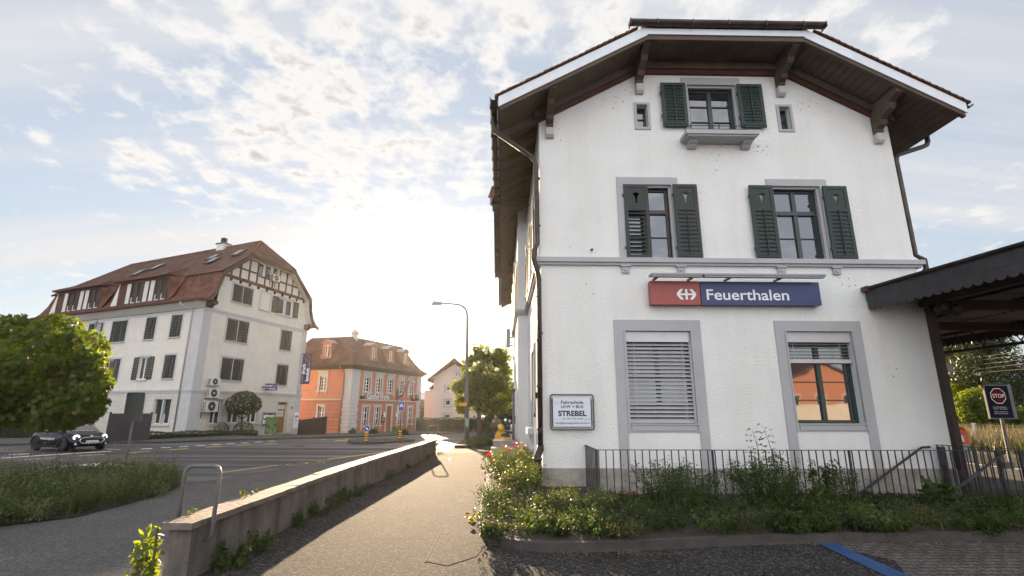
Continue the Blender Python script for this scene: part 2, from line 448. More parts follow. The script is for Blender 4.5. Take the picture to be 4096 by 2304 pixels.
# ------------------------------------------------------------------ mesh helpers
class Fr:
    """a facade frame: u along the wall, w out of it, z up"""
    def __init__(s, O, ang, flip=1):
        s.O = Vector((O[0], O[1], 0)); s.U = Vector((math.cos(ang), math.sin(ang), 0))
        s.W = Vector((math.sin(ang), -math.cos(ang), 0)) * flip
    def p(s, u, w, z):
        return s.O + s.U * u + s.W * w + Vector((0, 0, z))
    def hit(s, px, py, w=0.0):
        d = ray(px, py); n = s.W
        o = s.O + s.W * w
        t = (o.x * n.x + o.y * n.y) / (d[0] * n.x + d[1] * n.y)
        x, y, z = d[0] * t, d[1] * t, CAMH + d[2] * t
        return ((x - o.x) * s.U.x + (y - o.y) * s.U.y, z)
class Wd:
    """world frame as a facade frame"""
    def p(s, u, w, z):
        return Vector((u, w, z))
WORLD = Wd()
class MB:
    def __init__(s):
        s.v = []; s.f = []; s.mi = []; s.cur = 0
    def add(s, vs, fs):
        n = len(s.v); s.v.extend([tuple(a) for a in vs])
        for f in fs:
            s.f.append(tuple(i + n for i in f)); s.mi.append(s.cur)
        return s
    def quad(s, a, b, c, d):
        return s.add([a, b, c, d], [(0, 1, 2, 3)])
    def poly(s, pts):
        return s.add(pts, [tuple(range(len(pts)))])
    def box(s, fr, u0, u1, w0, w1, z0, z1):
        P = [fr.p(u, w, z) for z in (z0, z1) for (u, w) in ((u0, w0), (u1, w0), (u1, w1), (u0, w1))]
        return s.add(P, [(0, 3, 2, 1), (4, 5, 6, 7), (0, 1, 5, 4), (1, 2, 6, 5), (2, 3, 7, 6), (3, 0, 4, 7)])
    def hexa(s, P):
        return s.add(P, [(0, 3, 2, 1), (4, 5, 6, 7), (0, 1, 5, 4), (1, 2, 6, 5), (2, 3, 7, 6), (3, 0, 4, 7)])
    def prism(s, pts, ext):
        ext = Vector(ext); n = len(pts)
        P = [Vector(p) for p in pts] + [Vector(p) + ext for p in pts]
        return s.add(P, [tuple(range(n))[::-1], tuple(range(n, 2 * n))] + [(i, (i + 1) % n, (i + 1) % n + n, i + n) for i in range(n)])
    def fprism(s, fr, uz, w0, w1):
        a = [fr.p(u, w0, z) for u, z in uz]
        return s.prism(a, fr.p(0, w1, 0) - fr.p(0, w0, 0))
    def tube(s, pts, r, n=8, cap=True, flat=1.0):
        pts = [Vector(p) for p in pts]
        rs = r if isinstance(r, (list, tuple)) else [r] * len(pts)
        rings = []
        up = None
        for i, p in enumerate(pts):
            a = pts[max(0, i - 1)]; b = pts[min(len(pts) - 1, i + 1)]
            t = (b - a).normalized()
            if up is None:
                up = Vector((0, 0, 1)) if abs(t.z) < .9 else Vector((1, 0, 0))
            x = t.cross(up).normalized(); y = x.cross(t).normalized(); up = y
            rings.append([p + x * (math.cos(2 * math.pi * k / n) * rs[i]) + y * (math.sin(2 * math.pi * k / n) * rs[i] * flat) for k in range(n)])
        V = [q for rg in rings for q in rg]
        F = []
        for i in range(len(pts) - 1):
            for k in range(n):
                F.append((i * n + k, i * n + (k + 1) % n, (i + 1) * n + (k + 1) % n, (i + 1) * n + k))
        if cap:
            F.append(tuple(range(n))[::-1]); F.append(tuple(range((len(pts) - 1) * n, len(pts) * n)))
        return s.add(V, F)
    def lathe(s, c, prof, n=16, axis=(0, 0, 1), a0=0, a1=2 * math.pi):
        ax = Vector(axis).normalized(); c = Vector(c)
        x = ax.orthogonal().normalized(); y = ax.cross(x)
        closed = abs(a1 - a0 - 2 * math.pi) < 1e-6
        m = n if closed else n + 1
        V = []
        for r, h in prof:
            for k in range(m):
                a = a0 + (a1 - a0) * k / n
                V.append(c + ax * h + (x * math.cos(a) + y * math.sin(a)) * r)
        F = []
        for i in range(len(prof) - 1):
            for k in range(n):
                k2 = (k + 1) % m
                F.append((i * m + k, i * m + k2, (i + 1) * m + k2, (i + 1) * m + k))
        if closed:
            if prof[0][0] > 1e-5: F.append(tuple(range(m))[::-1])
            if prof[-1][0] > 1e-5: F.append(tuple(range((len(prof) - 1) * m, len(prof) * m)))
        return s.add(V, F)
    def wall(s, fr, outline, holes, depth, w=0.0):
        loops = [[Vector((u, z, 0)) for u, z in outline]]
        for (u0, u1, z0, z1) in holes:
            loops.append([Vector((u0, z0, 0)), Vector((u0, z1, 0)), Vector((u1, z1, 0)), Vector((u1, z0, 0))])
        flat = [p for l in loops for p in l]
        tris = tessellate_polygon(loops)
        s.add([fr.p(p.x, w, p.y) for p in flat], [tuple(t) for t in tris])
        for (u0, u1, z0, z1) in holes:
            c = [(u0, z0), (u1, z0), (u1, z1), (u0, z1)]
            for i in range(4):
                a, b = c[i], c[(i + 1) % 4]
                s.quad(fr.p(a[0], w, a[1]), fr.p(b[0], w, b[1]), fr.p(b[0], w - depth, b[1]), fr.p(a[0], w - depth, a[1]))
        return s
    def build(s, name, mats, parent=None, smooth=False, origin=None):
        """one mesh object, its vertices local to its thing's origin; metric UVs on every face"""
        if origin is None:
            origin = parent.get('_o') if parent is not None else None
        if origin is None:
            xs = np.array(s.v); origin = ((xs[:, 0].min() + xs[:, 0].max()) / 2, (xs[:, 1].min() + xs[:, 1].max()) / 2, xs[:, 2].min())
        o3 = np.array(list(origin))
        V = np.array(s.v) - o3
        me = bpy.data.meshes.new(name)
        me.from_pydata(V.tolist(), [], s.f)
        if not isinstance(mats, (list, tuple)):
            mats = [mats]
        for m in mats:
            me.materials.append(m)
        if len(mats) > 1:
            me.polygons.foreach_set('material_index', s.mi)
        uvl = me.uv_layers.new(name='UVMap')
        W = np.array(s.v)
        uv = np.zeros((len(me.loops), 2)); k = 0
        for p in me.polygons:
            n = p.normal
            if abs(n.z) > .999:
                t = Vector((1, 0, 0)); b = Vector((0, 1, 0))
            else:
                t = Vector((-n.y, n.x, 0)).normalized(); b = n.cross(t)
            for li in p.loop_indices:
                q = W[me.loops[li].vertex_index]
                uv[li] = (q[0] * t.x + q[1] * t.y + q[2] * t.z, q[0] * b.x + q[1] * b.y + q[2] * b.z)
        uvl.data.foreach_set('uv', uv.ravel())
        if smooth:
            me.polygons.foreach_set('use_smooth', [True] * len(me.polygons))
        ob = bpy.data.objects.new(name, me)
        COL.objects.link(ob)
        if parent is not None:
            ob.parent = parent
        else:
            ob.location = origin
        ob['_o'] = list(origin)
        return ob
def tag(o, label=None, cat=None, group=None, kind=None):
    if label: o['label'] = label
    if cat: o['category'] = cat
    if group: o['group'] = group
    if kind: o['kind'] = kind
    return o
def thing(name, label, cat, loc, group=None):
    o = bpy.data.objects.new(name, None)
    o.empty_display_size = .2
    COL.objects.link(o)
    o.location = loc
    o['_o'] = list(loc)
    return tag(o, label, cat, group)
def struct(name, mb, m, **k):
    return tag(mb.build(name, m, origin=(0, 0, 0), **k), kind='structure')
def kids(o):
    return [c for c in bpy.data.objects if c.parent == o]
def copy_tree(o, parent=None):
    ch = kids(o)
    c = o.copy()
    COL.objects.link(c)
    if parent is not None:
        c.parent = parent
    for k in ch:
        copy_tree(k, c)
    return c
def text(name, s, fr, u, z, w, h, m, parent, width=None, align='LEFT', bold=0.0, ext=.004, rot=0.0, shear=0.0, origin=None):
    cu = bpy.data.curves.new(name, 'FONT')
    cu.body = s
    cu.align_x = align
    cu.size = 1.0
    cu.extrude = 0
    cu.offset = bold
    cu.shear = shear
    cu.resolution_u = 4
    ob = bpy.data.objects.new(name, cu)
    COL.objects.link(ob)
    bpy.context.view_layer.update()
    me = bpy.data.meshes.new_from_object(ob.evaluated_get(bpy.context.evaluated_depsgraph_get()))
    bpy.data.objects.remove(ob)
    V = np.zeros(len(me.vertices) * 3); me.vertices.foreach_get('co', V); V = V.reshape(-1, 3)
    if len(V) == 0:
        return None
    capH = .70
    sy = h / capH
    x0, x1 = V[:, 0].min(), V[:, 0].max()
    sx = sy if width is None else width / (x1 - x0)
    xb = x0 if align == 'LEFT' else (x0 + x1) / 2
    F = [tuple(p.vertices) for p in me.polygons]
    mb = MB()
    ca, sa = math.cos(rot), math.sin(rot)
    P = []
    for q in V:
        a, b = (q[0] - xb) * sx, q[1] * sy
        P.append(fr.p(u + a * ca - b * sa, w, z + a * sa + b * ca))
    P2 = [p + (fr.p(0, ext, 0) - fr.p(0, 0, 0)) for p in P]
    mb.add(P2, F)
    bpy.data.meshes.remove(me)
    return mb.build(name, m, parent, origin=origin)
def np_mesh(name, V, F, mats, origin=(0, 0, 0), parent=None, mi=None):
    """fast mesh from arrays; F is (n,k)"""
    me = bpy.data.meshes.new(name)
    V = np.asarray(V, dtype=np.float32) - np.array(origin, dtype=np.float32)
    F = np.asarray(F, dtype=np.int32)
    n, k = F.shape
    me.vertices.add(len(V)); me.vertices.foreach_set('co', V.ravel())
    me.loops.add(n * k); me.loops.foreach_set('vertex_index', F.ravel())
    me.polygons.add(n); me.polygons.foreach_set('loop_start', np.arange(0, n * k, k, dtype=np.int32))
    for m in (mats if isinstance(mats, (list, tuple)) else [mats]):
        me.materials.append(m)
    if mi is not None:
        me.polygons.foreach_set('material_index', np.asarray(mi, dtype=np.int32))
    me.update(calc_edges=True)
    ob = bpy.data.objects.new(name, me)
    COL.objects.link(ob)
    if parent is not None:
        ob.parent = parent
    else:
        ob.location = origin
    ob['_o'] = list(origin)
    return ob
def rot_frames(n, tilt=1.0, up=None):
    """random orthonormal frames; tilt < 1 keeps the leaf normals nearer to 'up'"""
    a = rng.normal(size=(n, 3))
    if up is not None:
        a = a * tilt + up * (1 - tilt) * 2
    nrm = a / np.linalg.norm(a, axis=1, keepdims=True)
    b = rng.normal(size=(n, 3))
    t = np.cross(nrm, b); t /= np.linalg.norm(t, axis=1, keepdims=True)
    return nrm, t, np.cross(nrm, t)
MAPLE = np.array([(0, -.5), (.18, -.22), (.5, -.28), (.30, .02), (.42, .28), (.12, .22), (0, .55), (-.12, .22), (-.42, .28), (-.30, .02), (-.5, -.28), (-.18, -.22)])
OVAL = np.array([(0, -.5), (.22, -.1), (.16, .25), (0, .5), (-.16, .25), (-.22, -.1)])
def leaves(P, size, shape=OVAL, tilt=1.0, up=None, frames=None, bend=.15):
    """V, F for leaf polygons centred on the points P"""
    n = len(P); k = len(shape)
    nrm, t, b = frames if frames is not None else rot_frames(n, tilt, up)
    s = (size * (0.7 + 0.6 * rng.random(n)))[:, None, None]
    xy = shape[None, :, :] * s
    V = P[:, None, :] + t[:, None, :] * xy[:, :, 0:1] + b[:, None, :] * xy[:, :, 1:2] - nrm[:, None, :] * (np.abs(xy[:, :, 0:1]) * bend * 2)
    return V.reshape(-1, 3), np.arange(n * k).reshape(n, k)
def shell_points(n, c, r, inner=.55, seed_bumps=14, amp=.22):
    """points in the outer part of a lumpy ellipsoid"""
    d = rng.normal(size=(n, 3)); d /= np.linalg.norm(d, axis=1, keepdims=True)
    B = rng.normal(size=(seed_bumps, 3)); B /= np.linalg.norm(B, axis=1, keepdims=True)
    h = rng.uniform(-.6, 1, seed_bumps)
    bump = (h[None, :] * np.exp((d @ B.T - 1) * 9)).sum(1)
    rad = (inner + (1 - inner) * rng.random(n) ** .45) * (1 + amp * bump)
    return np.array(c) + d * rad[:, None] * np.array(r), d
def blades(P, h, wid, lean=.35, segs=3):
    """grass blades rooted at P"""
    n = len(P)
    a = rng.random(n) * 2 * math.pi
    h = h * (0.5 + rng.random(n))
    l = lean * h * rng.random(n) * 1.6
    dx = np.stack([np.cos(a), np.sin(a), np.zeros(n)], 1)
    a2 = a + math.pi / 2 + rng.normal(size=n) * .5
    sx = np.stack([np.cos(a2), np.sin(a2), np.zeros(n)], 1)
    V = []; 
    for i in range(segs + 1):
        t = i / segs
        c = P + dx * (l * t * t)[:, None] + np.array([0, 0, 1]) * (h * t * (1 - .12 * t))[:, None]
        ww = wid * (1 - t * .92) / 2
        V.append(c - sx * ww); V.append(c + sx * ww)
    V = np.stack(V, 1)            # n, 2(segs+1), 3
    m = 2 * (segs + 1)
    F = []
    for i in range(segs):
        F.append(np.stack([np.arange(n) * m + 2 * i, np.arange(n) * m + 2 * i + 1, np.arange(n) * m + 2 * i + 3, np.arange(n) * m + 2 * i + 2], 1))
    return V.reshape(-1, 3), np.concatenate(F)
def merge(parts):
    """[(V,F,matindex)] with any face size -> one from_pydata-free mesh: split to tris"""
    Vs, Fs, Ms = [], [], []; o = 0
    for V, F, m in parts:
        k = F.shape[1]
        T = [np.stack([F[:, 0], F[:, i], F[:, i + 1]], 1) for i in range(1, k - 1)]
        T = np.concatenate(T)
        Vs.append(V); Fs.append(T + o); Ms.append(np.full(len(T), m)); o += len(V)
    return np.concatenate(Vs), np.concatenate(Fs), np.concatenate(Ms)

def build_pieces(mb, name, mats, parent):
    """one object for every separate piece of the mesh"""
    par = list(range(len(mb.v)))
    def fd(a):
        while par[a] != a:
            par[a] = par[par[a]]; a = par[a]
        return a
    for f in mb.f:
        for i in f[1:]: par[fd(i)] = fd(f[0])
    gr = {}
    for f in mb.f: gr.setdefault(fd(f[0]), []).append(f)
    for fs in gr.values():
        ids = sorted({i for f in fs for i in f}); mp_ = {a: k for k, a in enumerate(ids)}
        m = MB(); m.add([mb.v[i] for i in ids], [tuple(mp_[i] for i in f) for f in fs]); last = m.build(name, mats, parent)
    return last
def clumped(ells, k, r0, r1, flat=.8):
    """scatter k small ellipsoids over the surfaces of big ones, for an uneven crown"""
    out_ = []
    vol = np.array([r[0] * r[2] for c, r in ells]); vol = vol / vol.sum()
    for i in rng.choice(len(ells), k, p=vol):
        c, r = ells[i]; d = rng.normal(size=3); d /= np.linalg.norm(d); s = rng.uniform(r0, r1)
        q = np.array(c) + d * np.array(r) * rng.uniform(.65, 1.0); out_.append((tuple(q), (s, s, s * flat)))
    return out_
# ================================================================== GROUND
def sheet(mb, xs_of_y, ys, zf, dz=0.0):
    rows = []
    for Y in ys:
        rows.append([(x, Y, zf(x, Y) + dz) for x in xs_of_y(Y)])
    n = len(rows[0]); V = [p for r in rows for p in r]
    F = [(i * n + j, i * n + j + 1, (i + 1) * n + j + 1, (i + 1) * n + j) for i in range(len(rows) - 1) for j in range(n - 1)]
    mb.add(V, F)
ys = [-60, -30, -10, 0, 5.5, 9, 11, 14, 17, 20.3, 20.35, 20.6, 21, 21.5, 22, 22.5, 23, 23.5, 24, 24.5, 25, 25.5, 26, 26.5, 27, 28, 30, 33, 36, 38, 40, 42, 44, 46, 48, 50, 53, 55, 58, 64, 74, 90, 110, 200, 500, 1400]
mb = MB()
sheet(mb, lambda Y: [-1400, -300, -80, -50, -30, -20, -14, -9] + [WX(Y) + a for a in (-5, -4, -3, -2.5, -2.2, -1.9, -1.6, -1.3, -1.0, -.7, -.4, -.2, 0)], ys, ground)
struct('road', mb, MT['asphalt'])
mb = MB()
sheet(mb, lambda Y: [WX(Y) + a for a in (.0, .01, .5, 1.5, 2.5)] + [.4, 2, 4, 5.99, 6.0, 8.2, 15.9], [y for y in ys if y <= 110], ground)
struct('path', mb, MT['pathasphalt'])
mb = MB()
sheet(mb, lambda Y: [15.9, 15.91, 18.1, 18.11, 20, 40, 300, 1400] , [-60, 0, 10, 20, 40, 80, 110], lambda x, y: 0 if x < 15.905 else (-.62 if x < 18.105 else .12))
sheet(mb, lambda Y: [WX(Y), 15.9, 18.1, 40, 300, 1400], [110, 200, 500, 1400], lambda x, y: roadz(y))
struct('ground', mb, MT['weedground'] if 'weedground' in MT else MT['soil'])

def patch(mb, pts, dz=.005):
    P = [onG(px, py, dz) for px, py in pts]
    mb.poly(P)
def lane(mb, pts, wpx=None, wm=.12, dz=.005):
    """a painted line through pixel points on the ground, wm metres wide"""
    P = [onG(px, py, dz) for px, py in pts]
    for a, b in zip(P[:-1], P[1:]):
        n = max(1, int((b - a).length / 2.5))
        for i in range(n):
            p, q = a.lerp(b, i / n), a.lerp(b, (i + 1) / n)
            s = Vector((-(q - p).y, (q - p).x, 0)).normalized() * wm / 2
            V = [p - s, q - s, q + s, p + s]
            V = [Vector((v.x, v.y, ground(v.x, v.y) + dz)) for v in V]
            mb.quad(*V)
# pavement strip left of the wall, up to the gutter stones
mb = MB()
gut = [(0, 2110), (300, 2052), (600, 1985), (735, 1937), (861, 1921), (1100, 1881), (1342, 1836), (1573, 1811), (1700, 1793)]
Pg = [onG(a, b) for a, b in gut]
rows = []
for p in [onG(-500, 2200)] + Pg:
    y = min(p.y, 20.2)
    rows.append([(p.x, p.y, -.296), (WX(y) if p.y > 1 else -3.3, y, -.296)])
rows.insert(0, [(-12, -8, -.296), (-3.3, -8, -.296)])
V = [q for r in rows for q in r]
mb.add(V, [(2 * i, 2 * i + 1, 2 * i + 3, 2 * i + 2) for i in range(len(rows) - 1)])
struct('pavement', mb, MT['pavement'])
mb = MB(); lane(mb, gut[3:], wm=.11, dz=.012); struct('gutter_stones', mb, MT['kerb'])
# road paint
mbw, mby = MB(), MB()
c5 = lambda a, b: (500 + a * .3824, 1750 + b * .3824)
c0 = lambda a, b: (a * .1941, 1650 + b * .1941)
c7 = lambda a, b: (1100 + a * .27174, 1740 + b * .27174)
for a in [((170, 120), (285, 116)), ((375, 107), (480, 103)), ((565, 97), (665, 93)), ((745, 86), (835, 81)), ((905, 76), (995, 70)), ((1065, 66), (1145, 62)), ((1215, 58), (1290, 55)), ((1360, 49), (1440, 45)), ((1500, 40), (1569, 37))]:
    lane(mbw, [c5(*a[0]), c5(*a[1])], wm=.42)
for a in [((50, 157), (260, 146)), ((470, 128), (665, 116)), ((845, 101), (1020, 91)), ((1160, 82), (1315, 73)), ((1455, 68), (1600, 60))]:
    lane(mby, [c5(*a[0]), c5(*a[1])], wm=.34)
for a in [((480, 972), (1150, 928)), ((1620, 892), (2160, 860))]:
    lane(mby, [c0(*a[0]), c0(*a[1])], wm=.24)
lane(mby, [c0(-200, 795), c0(540, 790)], wm=.16)
lane(mbw, [c0(20, 940), c0(1100, 868), c0(2300, 795)], wm=.32)
lane(mbw, [c0(-300, 1245), c0(0, 1220), c0(1600, 1078)], wm=.22)
lane(mbw, [(0, 1937), (150, 1920), (310, 1904), (440, 1890)], wm=.10)
patch(mbw, [c0(1600, 1085), c0(2050, 1030), c0(3080, 1130), c0(2600, 1155)])
lane(mbw, [c0(190, 862), c0(600, 850)], wm=.3)
lane(mbw, [c0(2200, 750), c0(2480, 765)], wm=.1)
lane(mby, [(867, 1892), (960, 1880), (1113, 1860)], wm=.13)
lane(mby, [c7(610, 392), c7(790, 377)], wm=.13)
lane(mby, [c7(780, 358), c7(1300, 290), c7(1960, 208)], wm=.20)
for a in [((670, 70), (1100, 58), 0), ((860, 85), (1280, 68), 0), ((1010, 99), (1450, 79), 0), ((1400, 100), (1600, 88), 0), ((1600, 137), (1950, 112), 0), ((1800, 155), (2150, 128), 0)]:
    (xa, ya), (xb, yb) = a[0], a[1]
    patch(mby, [c7(xa, ya + 5), c7(xb - 50, yb + 5), c7(xb, yb - 5), c7(xa + 50, ya - 5)], .007)
# faded cycle symbol
for (x, y) in [(330, 425), (590, 408)]:
    c = onG(*c7(x, y), .006); pts = []
    for k in range(13):
        an = k / 12 * 2 * math.pi
        pts.append(c + Vector((math.cos(an) * .33, math.sin(an) * .45, 0)))
    for p, q in zip(pts[:-1], pts[1:]):
        s = (p - c).normalized() * .03
        mby.quad(p, q, q + s, p + s)
lane(mby, [c7(340, 420), c7(470, 405), c7(580, 412)], wm=.04)
struct('road_marking_white', mbw, MT['linewhite'])
struct('road_marking_yellow', mby, MT['lineyellow'])
# far pavement kerb in front of the white building, running on past the orange inn
mb = MB()
kp = [(-250, 1793), (0, 1784), (210, 1778), (400, 1776), (650, 1773), (740, 1770), (900, 1764), (1100, 1759), (1300, 1753), (1500, 1746), (1700, 1738), (1850, 1733)]
P = [onG(a, b, 0) for a, b in kp]
def strip(mb, P, dx, z0, z1):
    V = []; F = []
    for i, p in enumerate(P):
        a = P[max(0, i - 1)]; b = P[min(len(P) - 1, i + 1)]
        n = Vector((-(b - a).y, (b - a).x, 0)).normalized()
        for o, z in ((0, z0), (0, z1), (dx, z1), (dx, z0)):
            V.append(p + n * o + Vector((0, 0, z)))
    for i in range(len(P) - 1):
        for k in range(4):
            F.append((4 * i + k, 4 * i + (k + 1) % 4, 4 * i + 4 + (k + 1) % 4, 4 * i + 4 + k))
    F.append((3, 2, 1, 0)); F.append(tuple(4 * (len(P) - 1) + k for k in range(4)))
    mb.add(V, F)
strip(mb, P, .18, -.1, .10)
struct('far_kerb', mb, MT['kerb'])
mb = MB()
V = []
for i, p in enumerate(P):
    a = P[max(0, i - 1)]; b = P[min(len(P) - 1, i + 1)]
    n = Vector((-(b - a).y, (b - a).x, 0)).normalized()
    V += [p + n * .18 + Vector((0, 0, .09)), p + n * 7 + Vector((0, 0, .12))]
mb.add(V, [(2 * i, 2 * i + 2, 2 * i + 3, 2 * i + 1) for i in range(len(P) - 1)])
struct('far_pavement', mb, MT['pavement'])
# traffic island
mb = MB()
isl = [(1388, 1771), (1400, 1776), (1465, 1778), (1600, 1773), (1660, 1766), (1640, 1761), (1560, 1761), (1430, 1763), (1395, 1767)]
Pi = [onG(a, b) for a, b in isl]
mb.prism(Pi, (0, 0, .12))
struct('traffic_island', mb, MT['kerb'])
# light patch of asphalt and the metal drain lid
mb = MB()
patch(mb, [(1952, 1880), (1880, 1884), (1862, 1935), (1948, 1985)], .004)
patch(mb, [(1948, 1985), (1862, 1935), (1800, 2050), (1925, 2090)], .0041)
patch(mb, [(1925, 2090), (1800, 2050), (1702, 2245), (1790, 2262)], .0042)
patch(mb, [(1925, 2090), (1790, 2262), (1905, 2225), (1960, 2160)], .0043)
struct('path_patch', mb, MT['pathlight'])
tag(MB().poly([onG(*q, .006) for q in ((1713, 1843), (1722, 1837), (1802, 1833), (1798, 1838))]).build('drain_lid', MT['steel']), 'bright rectangular metal drain lid in the path at the end of the low wall', 'drain lid')
tag(MB().poly([onG(1195 + 28 * math.cos(k * .524), 1784 + 3.2 * math.sin(k * .524), .006) for k in range(12)][::-1]).build('manhole_cover', MT['kerb']), 'round manhole cover in the road before the topiary tree', 'manhole cover')
# paved forecourt with a blue bay line
mb = MB()
q0 = atZ(3262, 2166, 0); 
mb.poly([Vector((4.15, 7.12, .004)), Vector((4.6, 6.3, .004)), Vector((4.0, 5.2, .004)), Vector((3.2, -4, .004)), Vector((15.85, -4, .004)), Vector((15.85, 7.12, .004))])
mb.poly([Vector((9.9, 7.12, .004)), Vector((15.85, 7.12, .004)), Vector((15.85, 60, .004)), Vector((9.9, 60, .004))])
struct('paving', mb, PAVERS)
mb = MB()
a, b, c_, d_ = [atZ(*q, .009) for q in ((3262, 2168), (3330, 2168), (3640, 2304), (3545, 2304))]
e = (c_ - b) * 2
mb.poly([a, d_, d_ + e, c_ + e, c_, b])
struct('bay_line', mb, MT['lineblue'])
mb = MB(); mb.quad(Vector((15.55, -5, .009)), Vector((15.70, -5, .009)), Vector((15.70, 60, .009)), Vector((15.55, 60, .009)))
struct('platform_line', mb, MT['linewhite'])
mb = MB(); mb.box(WORLD, 15.9, 16.0, -60, 60, -.6, -.002); mb.box(WORLD, 18.0, 18.1, -60, 60, -.6, .13); mb.box(WORLD, 18.1, 19.6, -60, 60, .0, .135)
struct('platform_edge', mb, MT['kerb'])

# ================================================================== THE BED AND ITS KERB
bedk = [(.62, 15.6), (-.36, 15.2), (-.385, 12), (-.385, 9.3), (-.36, 7.9), (-.30, 7.5), (-.18, 7.16), (0, 6.92), (.22, 6.77), (.56, 6.67), (.95, 6.66), (1.6, 6.72), (2.4, 6.86), (3.3, 7.0), (4.6, 7.12), (7, 7.16), (15.7, 7.18)]
mb = MB(); strip(mb, [Vector((x, y, 0)) for x, y in bedk[::-1]][::-1], .10, -.05, .11)
struct('bed_kerb', mb, MT['kerb'])
mb = MB()
inner = [(x + .1 if i < 7 else x, y + (.1 if i > 6 else 0)) for i, (x, y) in enumerate(bedk)]
top = []
bx = [p for p in inner]
V = []; F = []
for (x, y) in bx[1:]:
    x2 = max(x, .9); y2 = 9.62 if x > 1.7 else (10.9 if x > .8 else max(y, 10.9))
    if x <= -.2 or y > 7.4: x2, y2 = .9, max(y, 9.6)
    V += [(x, y, .10), ((x + x2) / 2, (y + y2) / 2, .20), (x2, y2, .17)]
for i in range(len(bx) - 2):
    F += [(3 * i, 3 * i + 1, 3 * i + 4, 3 * i + 3), (3 * i + 1, 3 * i + 2, 3 * i + 5, 3 * i + 4)]
mb.add(V, F)
mb.quad((.8, 9.5, .16), (1.75, 9.5, .16), (1.75, 11, .16), (.8, 11, .16))
struct('flower_bed_soil', mb, MT['soil'])
# light well floor between the railing and the station wall
mb = MB(); mb.quad((1.75, 9.65, .02), (9.9, 9.65, .02), (9.9, 11, .02), (1.75, 11, .02))
struct('light_well_floor', mb, MT['kerb'])

# ================================================================== STATION
FY = 11.0
ST = thing('station_building', 'white roughcast railway station with half-hipped tiled roof, green shutters and deep brown eaves', 'station', (5.27, 21, 0))
SF = Fr((0, FY), 0)
SL = Fr((.856, 0), R(90), -1)
RL = Fr((.51, 0), R(90), -1)
def zs(X):
    x = min(X, 10.6 - X)
    return min(10.42, 8.43 + .56 * (x + .15))
GLh, GRh = (2.74, 4.21, 1.43, 3.44), (6.385, 7.885, 1.44, 3.45)
ULh, URh = (2.88, 4.04, 5.135, 7.02), (6.52, 7.68, 5.135, 7.02)
TPh = (4.655, 5.90, 8.28, 9.82)
S1, S2 = (3.325, 3.595, 8.585, 9.22), (6.96, 7.23, 8.57, 9.215)
mb = MB()
mb.wall(SF, [(.856, .5), (9.69, .5), (9.69, zs(9.69)), (7.05, 10.42), (3.40, 10.42), (.856, zs(.856))], [GLh, GRh, ULh, URh, TPh, S1, S2], .24)
sideh = [(13.35, 14.5, 1.25, 3.3), (12.3, 13.3, 5.2, 7.0), (14.3, 15.3, 5.2, 7.0)]
mb.wall(SL, [(11, .45), (17.2, .45), (17.2, 9.1), (11, 9.0)], sideh, .22)
mb.quad((.856, 17.2, .3), (.51, 17.2, .3), (.51, 17.2, 9.3), (.856, 17.2, 9.3))
mb.wall(RL, [(17.2, .3), (23.4, .3), (23.4, 8.9), (20.3, 10.6), (17.2, 8.9)], [(17.9, 18.9, 5.2, 7.0), (21.2, 22.2, 5.2, 7.0)], .2)
mb.quad((.51, 23.4, 0), (.856, 23.4, 0), (.856, 23.4, 9.3), (.51, 23.4, 9.3))
mb.quad((.856, 23.4, 0), (.856, 32, 0), (.856, 32, 9.0), (.856, 23.4, 9.0))
mb.poly([(9.69, 11, 0), (9.69, 11, zs(9.69)), (9.69, 32, zs(9.69)), (9.69, 32, 0)])
mb.poly([(.856, 32, 0), (9.69, 32, 0), (9.69, 32, zs(9.69)), (7.05, 32, 10.42), (3.4, 32, 10.42), (.856, 32, zs(.856))])
mb.build('wall', MT['stucco'], ST)
mb = MB()
mb.box(WORLD, .82, 9.725, 10.955, 11.02, -.02, .515); mb.box(WORLD, .82, .9, 11.02, 17.16, -.02, .515)
mb.box(WORLD, .47, .55, 17.16, 23.45, -.4, .5); mb.box(WORLD, .55, .9, 17.16, 17.2, -.4, .5)
mb.box(WORLD, 9.66, 9.725, 11.02, 32, -.02, .515)
mb.build('plinth', MT['plinth'], ST)
# string course
mb = MB()
for (z0, z1, o) in ((5.03, 5.14, .12), (4.97, 5.03, .07)):
    mb.box(WORLD, .856 - o, 9.69 + o + .04, 11 - o, 11.0 + .02, z0, z1)
    mb.box(WORLD, .856 - o, .87, 11.02, 17.2 - o, z0, z1)
    mb.box(WORLD, .51 - o, .87, 17.2 - o, 17.22, z0, z1)
    mb.box(WORLD, .51 - o, .53, 17.22, 23.5, z0, z1)
    mb.box(WORLD, 9.68, 9.69 + o + .04, 11.02, 20, z0, z1)
mb.build('string_course', MT['greystone'], ST)
def corbel(u0, u1):
    m = MB()
    m.box(SF, u0 - .03, u1 + .03, 0, .085, 4.935, 4.97)
    m.fprism(SF, [(u0, 4.79), (u1, 4.79), (u1, 4.935), (u0, 4.935)], 0, .055)
    uc = (u0 + u1) / 2
    m.fprism(SF, [(uc + .05 * math.cos(a), 4.88 + .05 * math.sin(a)) for a in [math.pi + k * math.pi / 8 for k in range(9)]], .0, .075)
    m.build('corbel', MT['greystone'], ST)
for a, b in ((2.74, 2.91), (4.03, 4.20), (6.385, 6.555), (7.69, 7.86)):
    corbel(a, b)

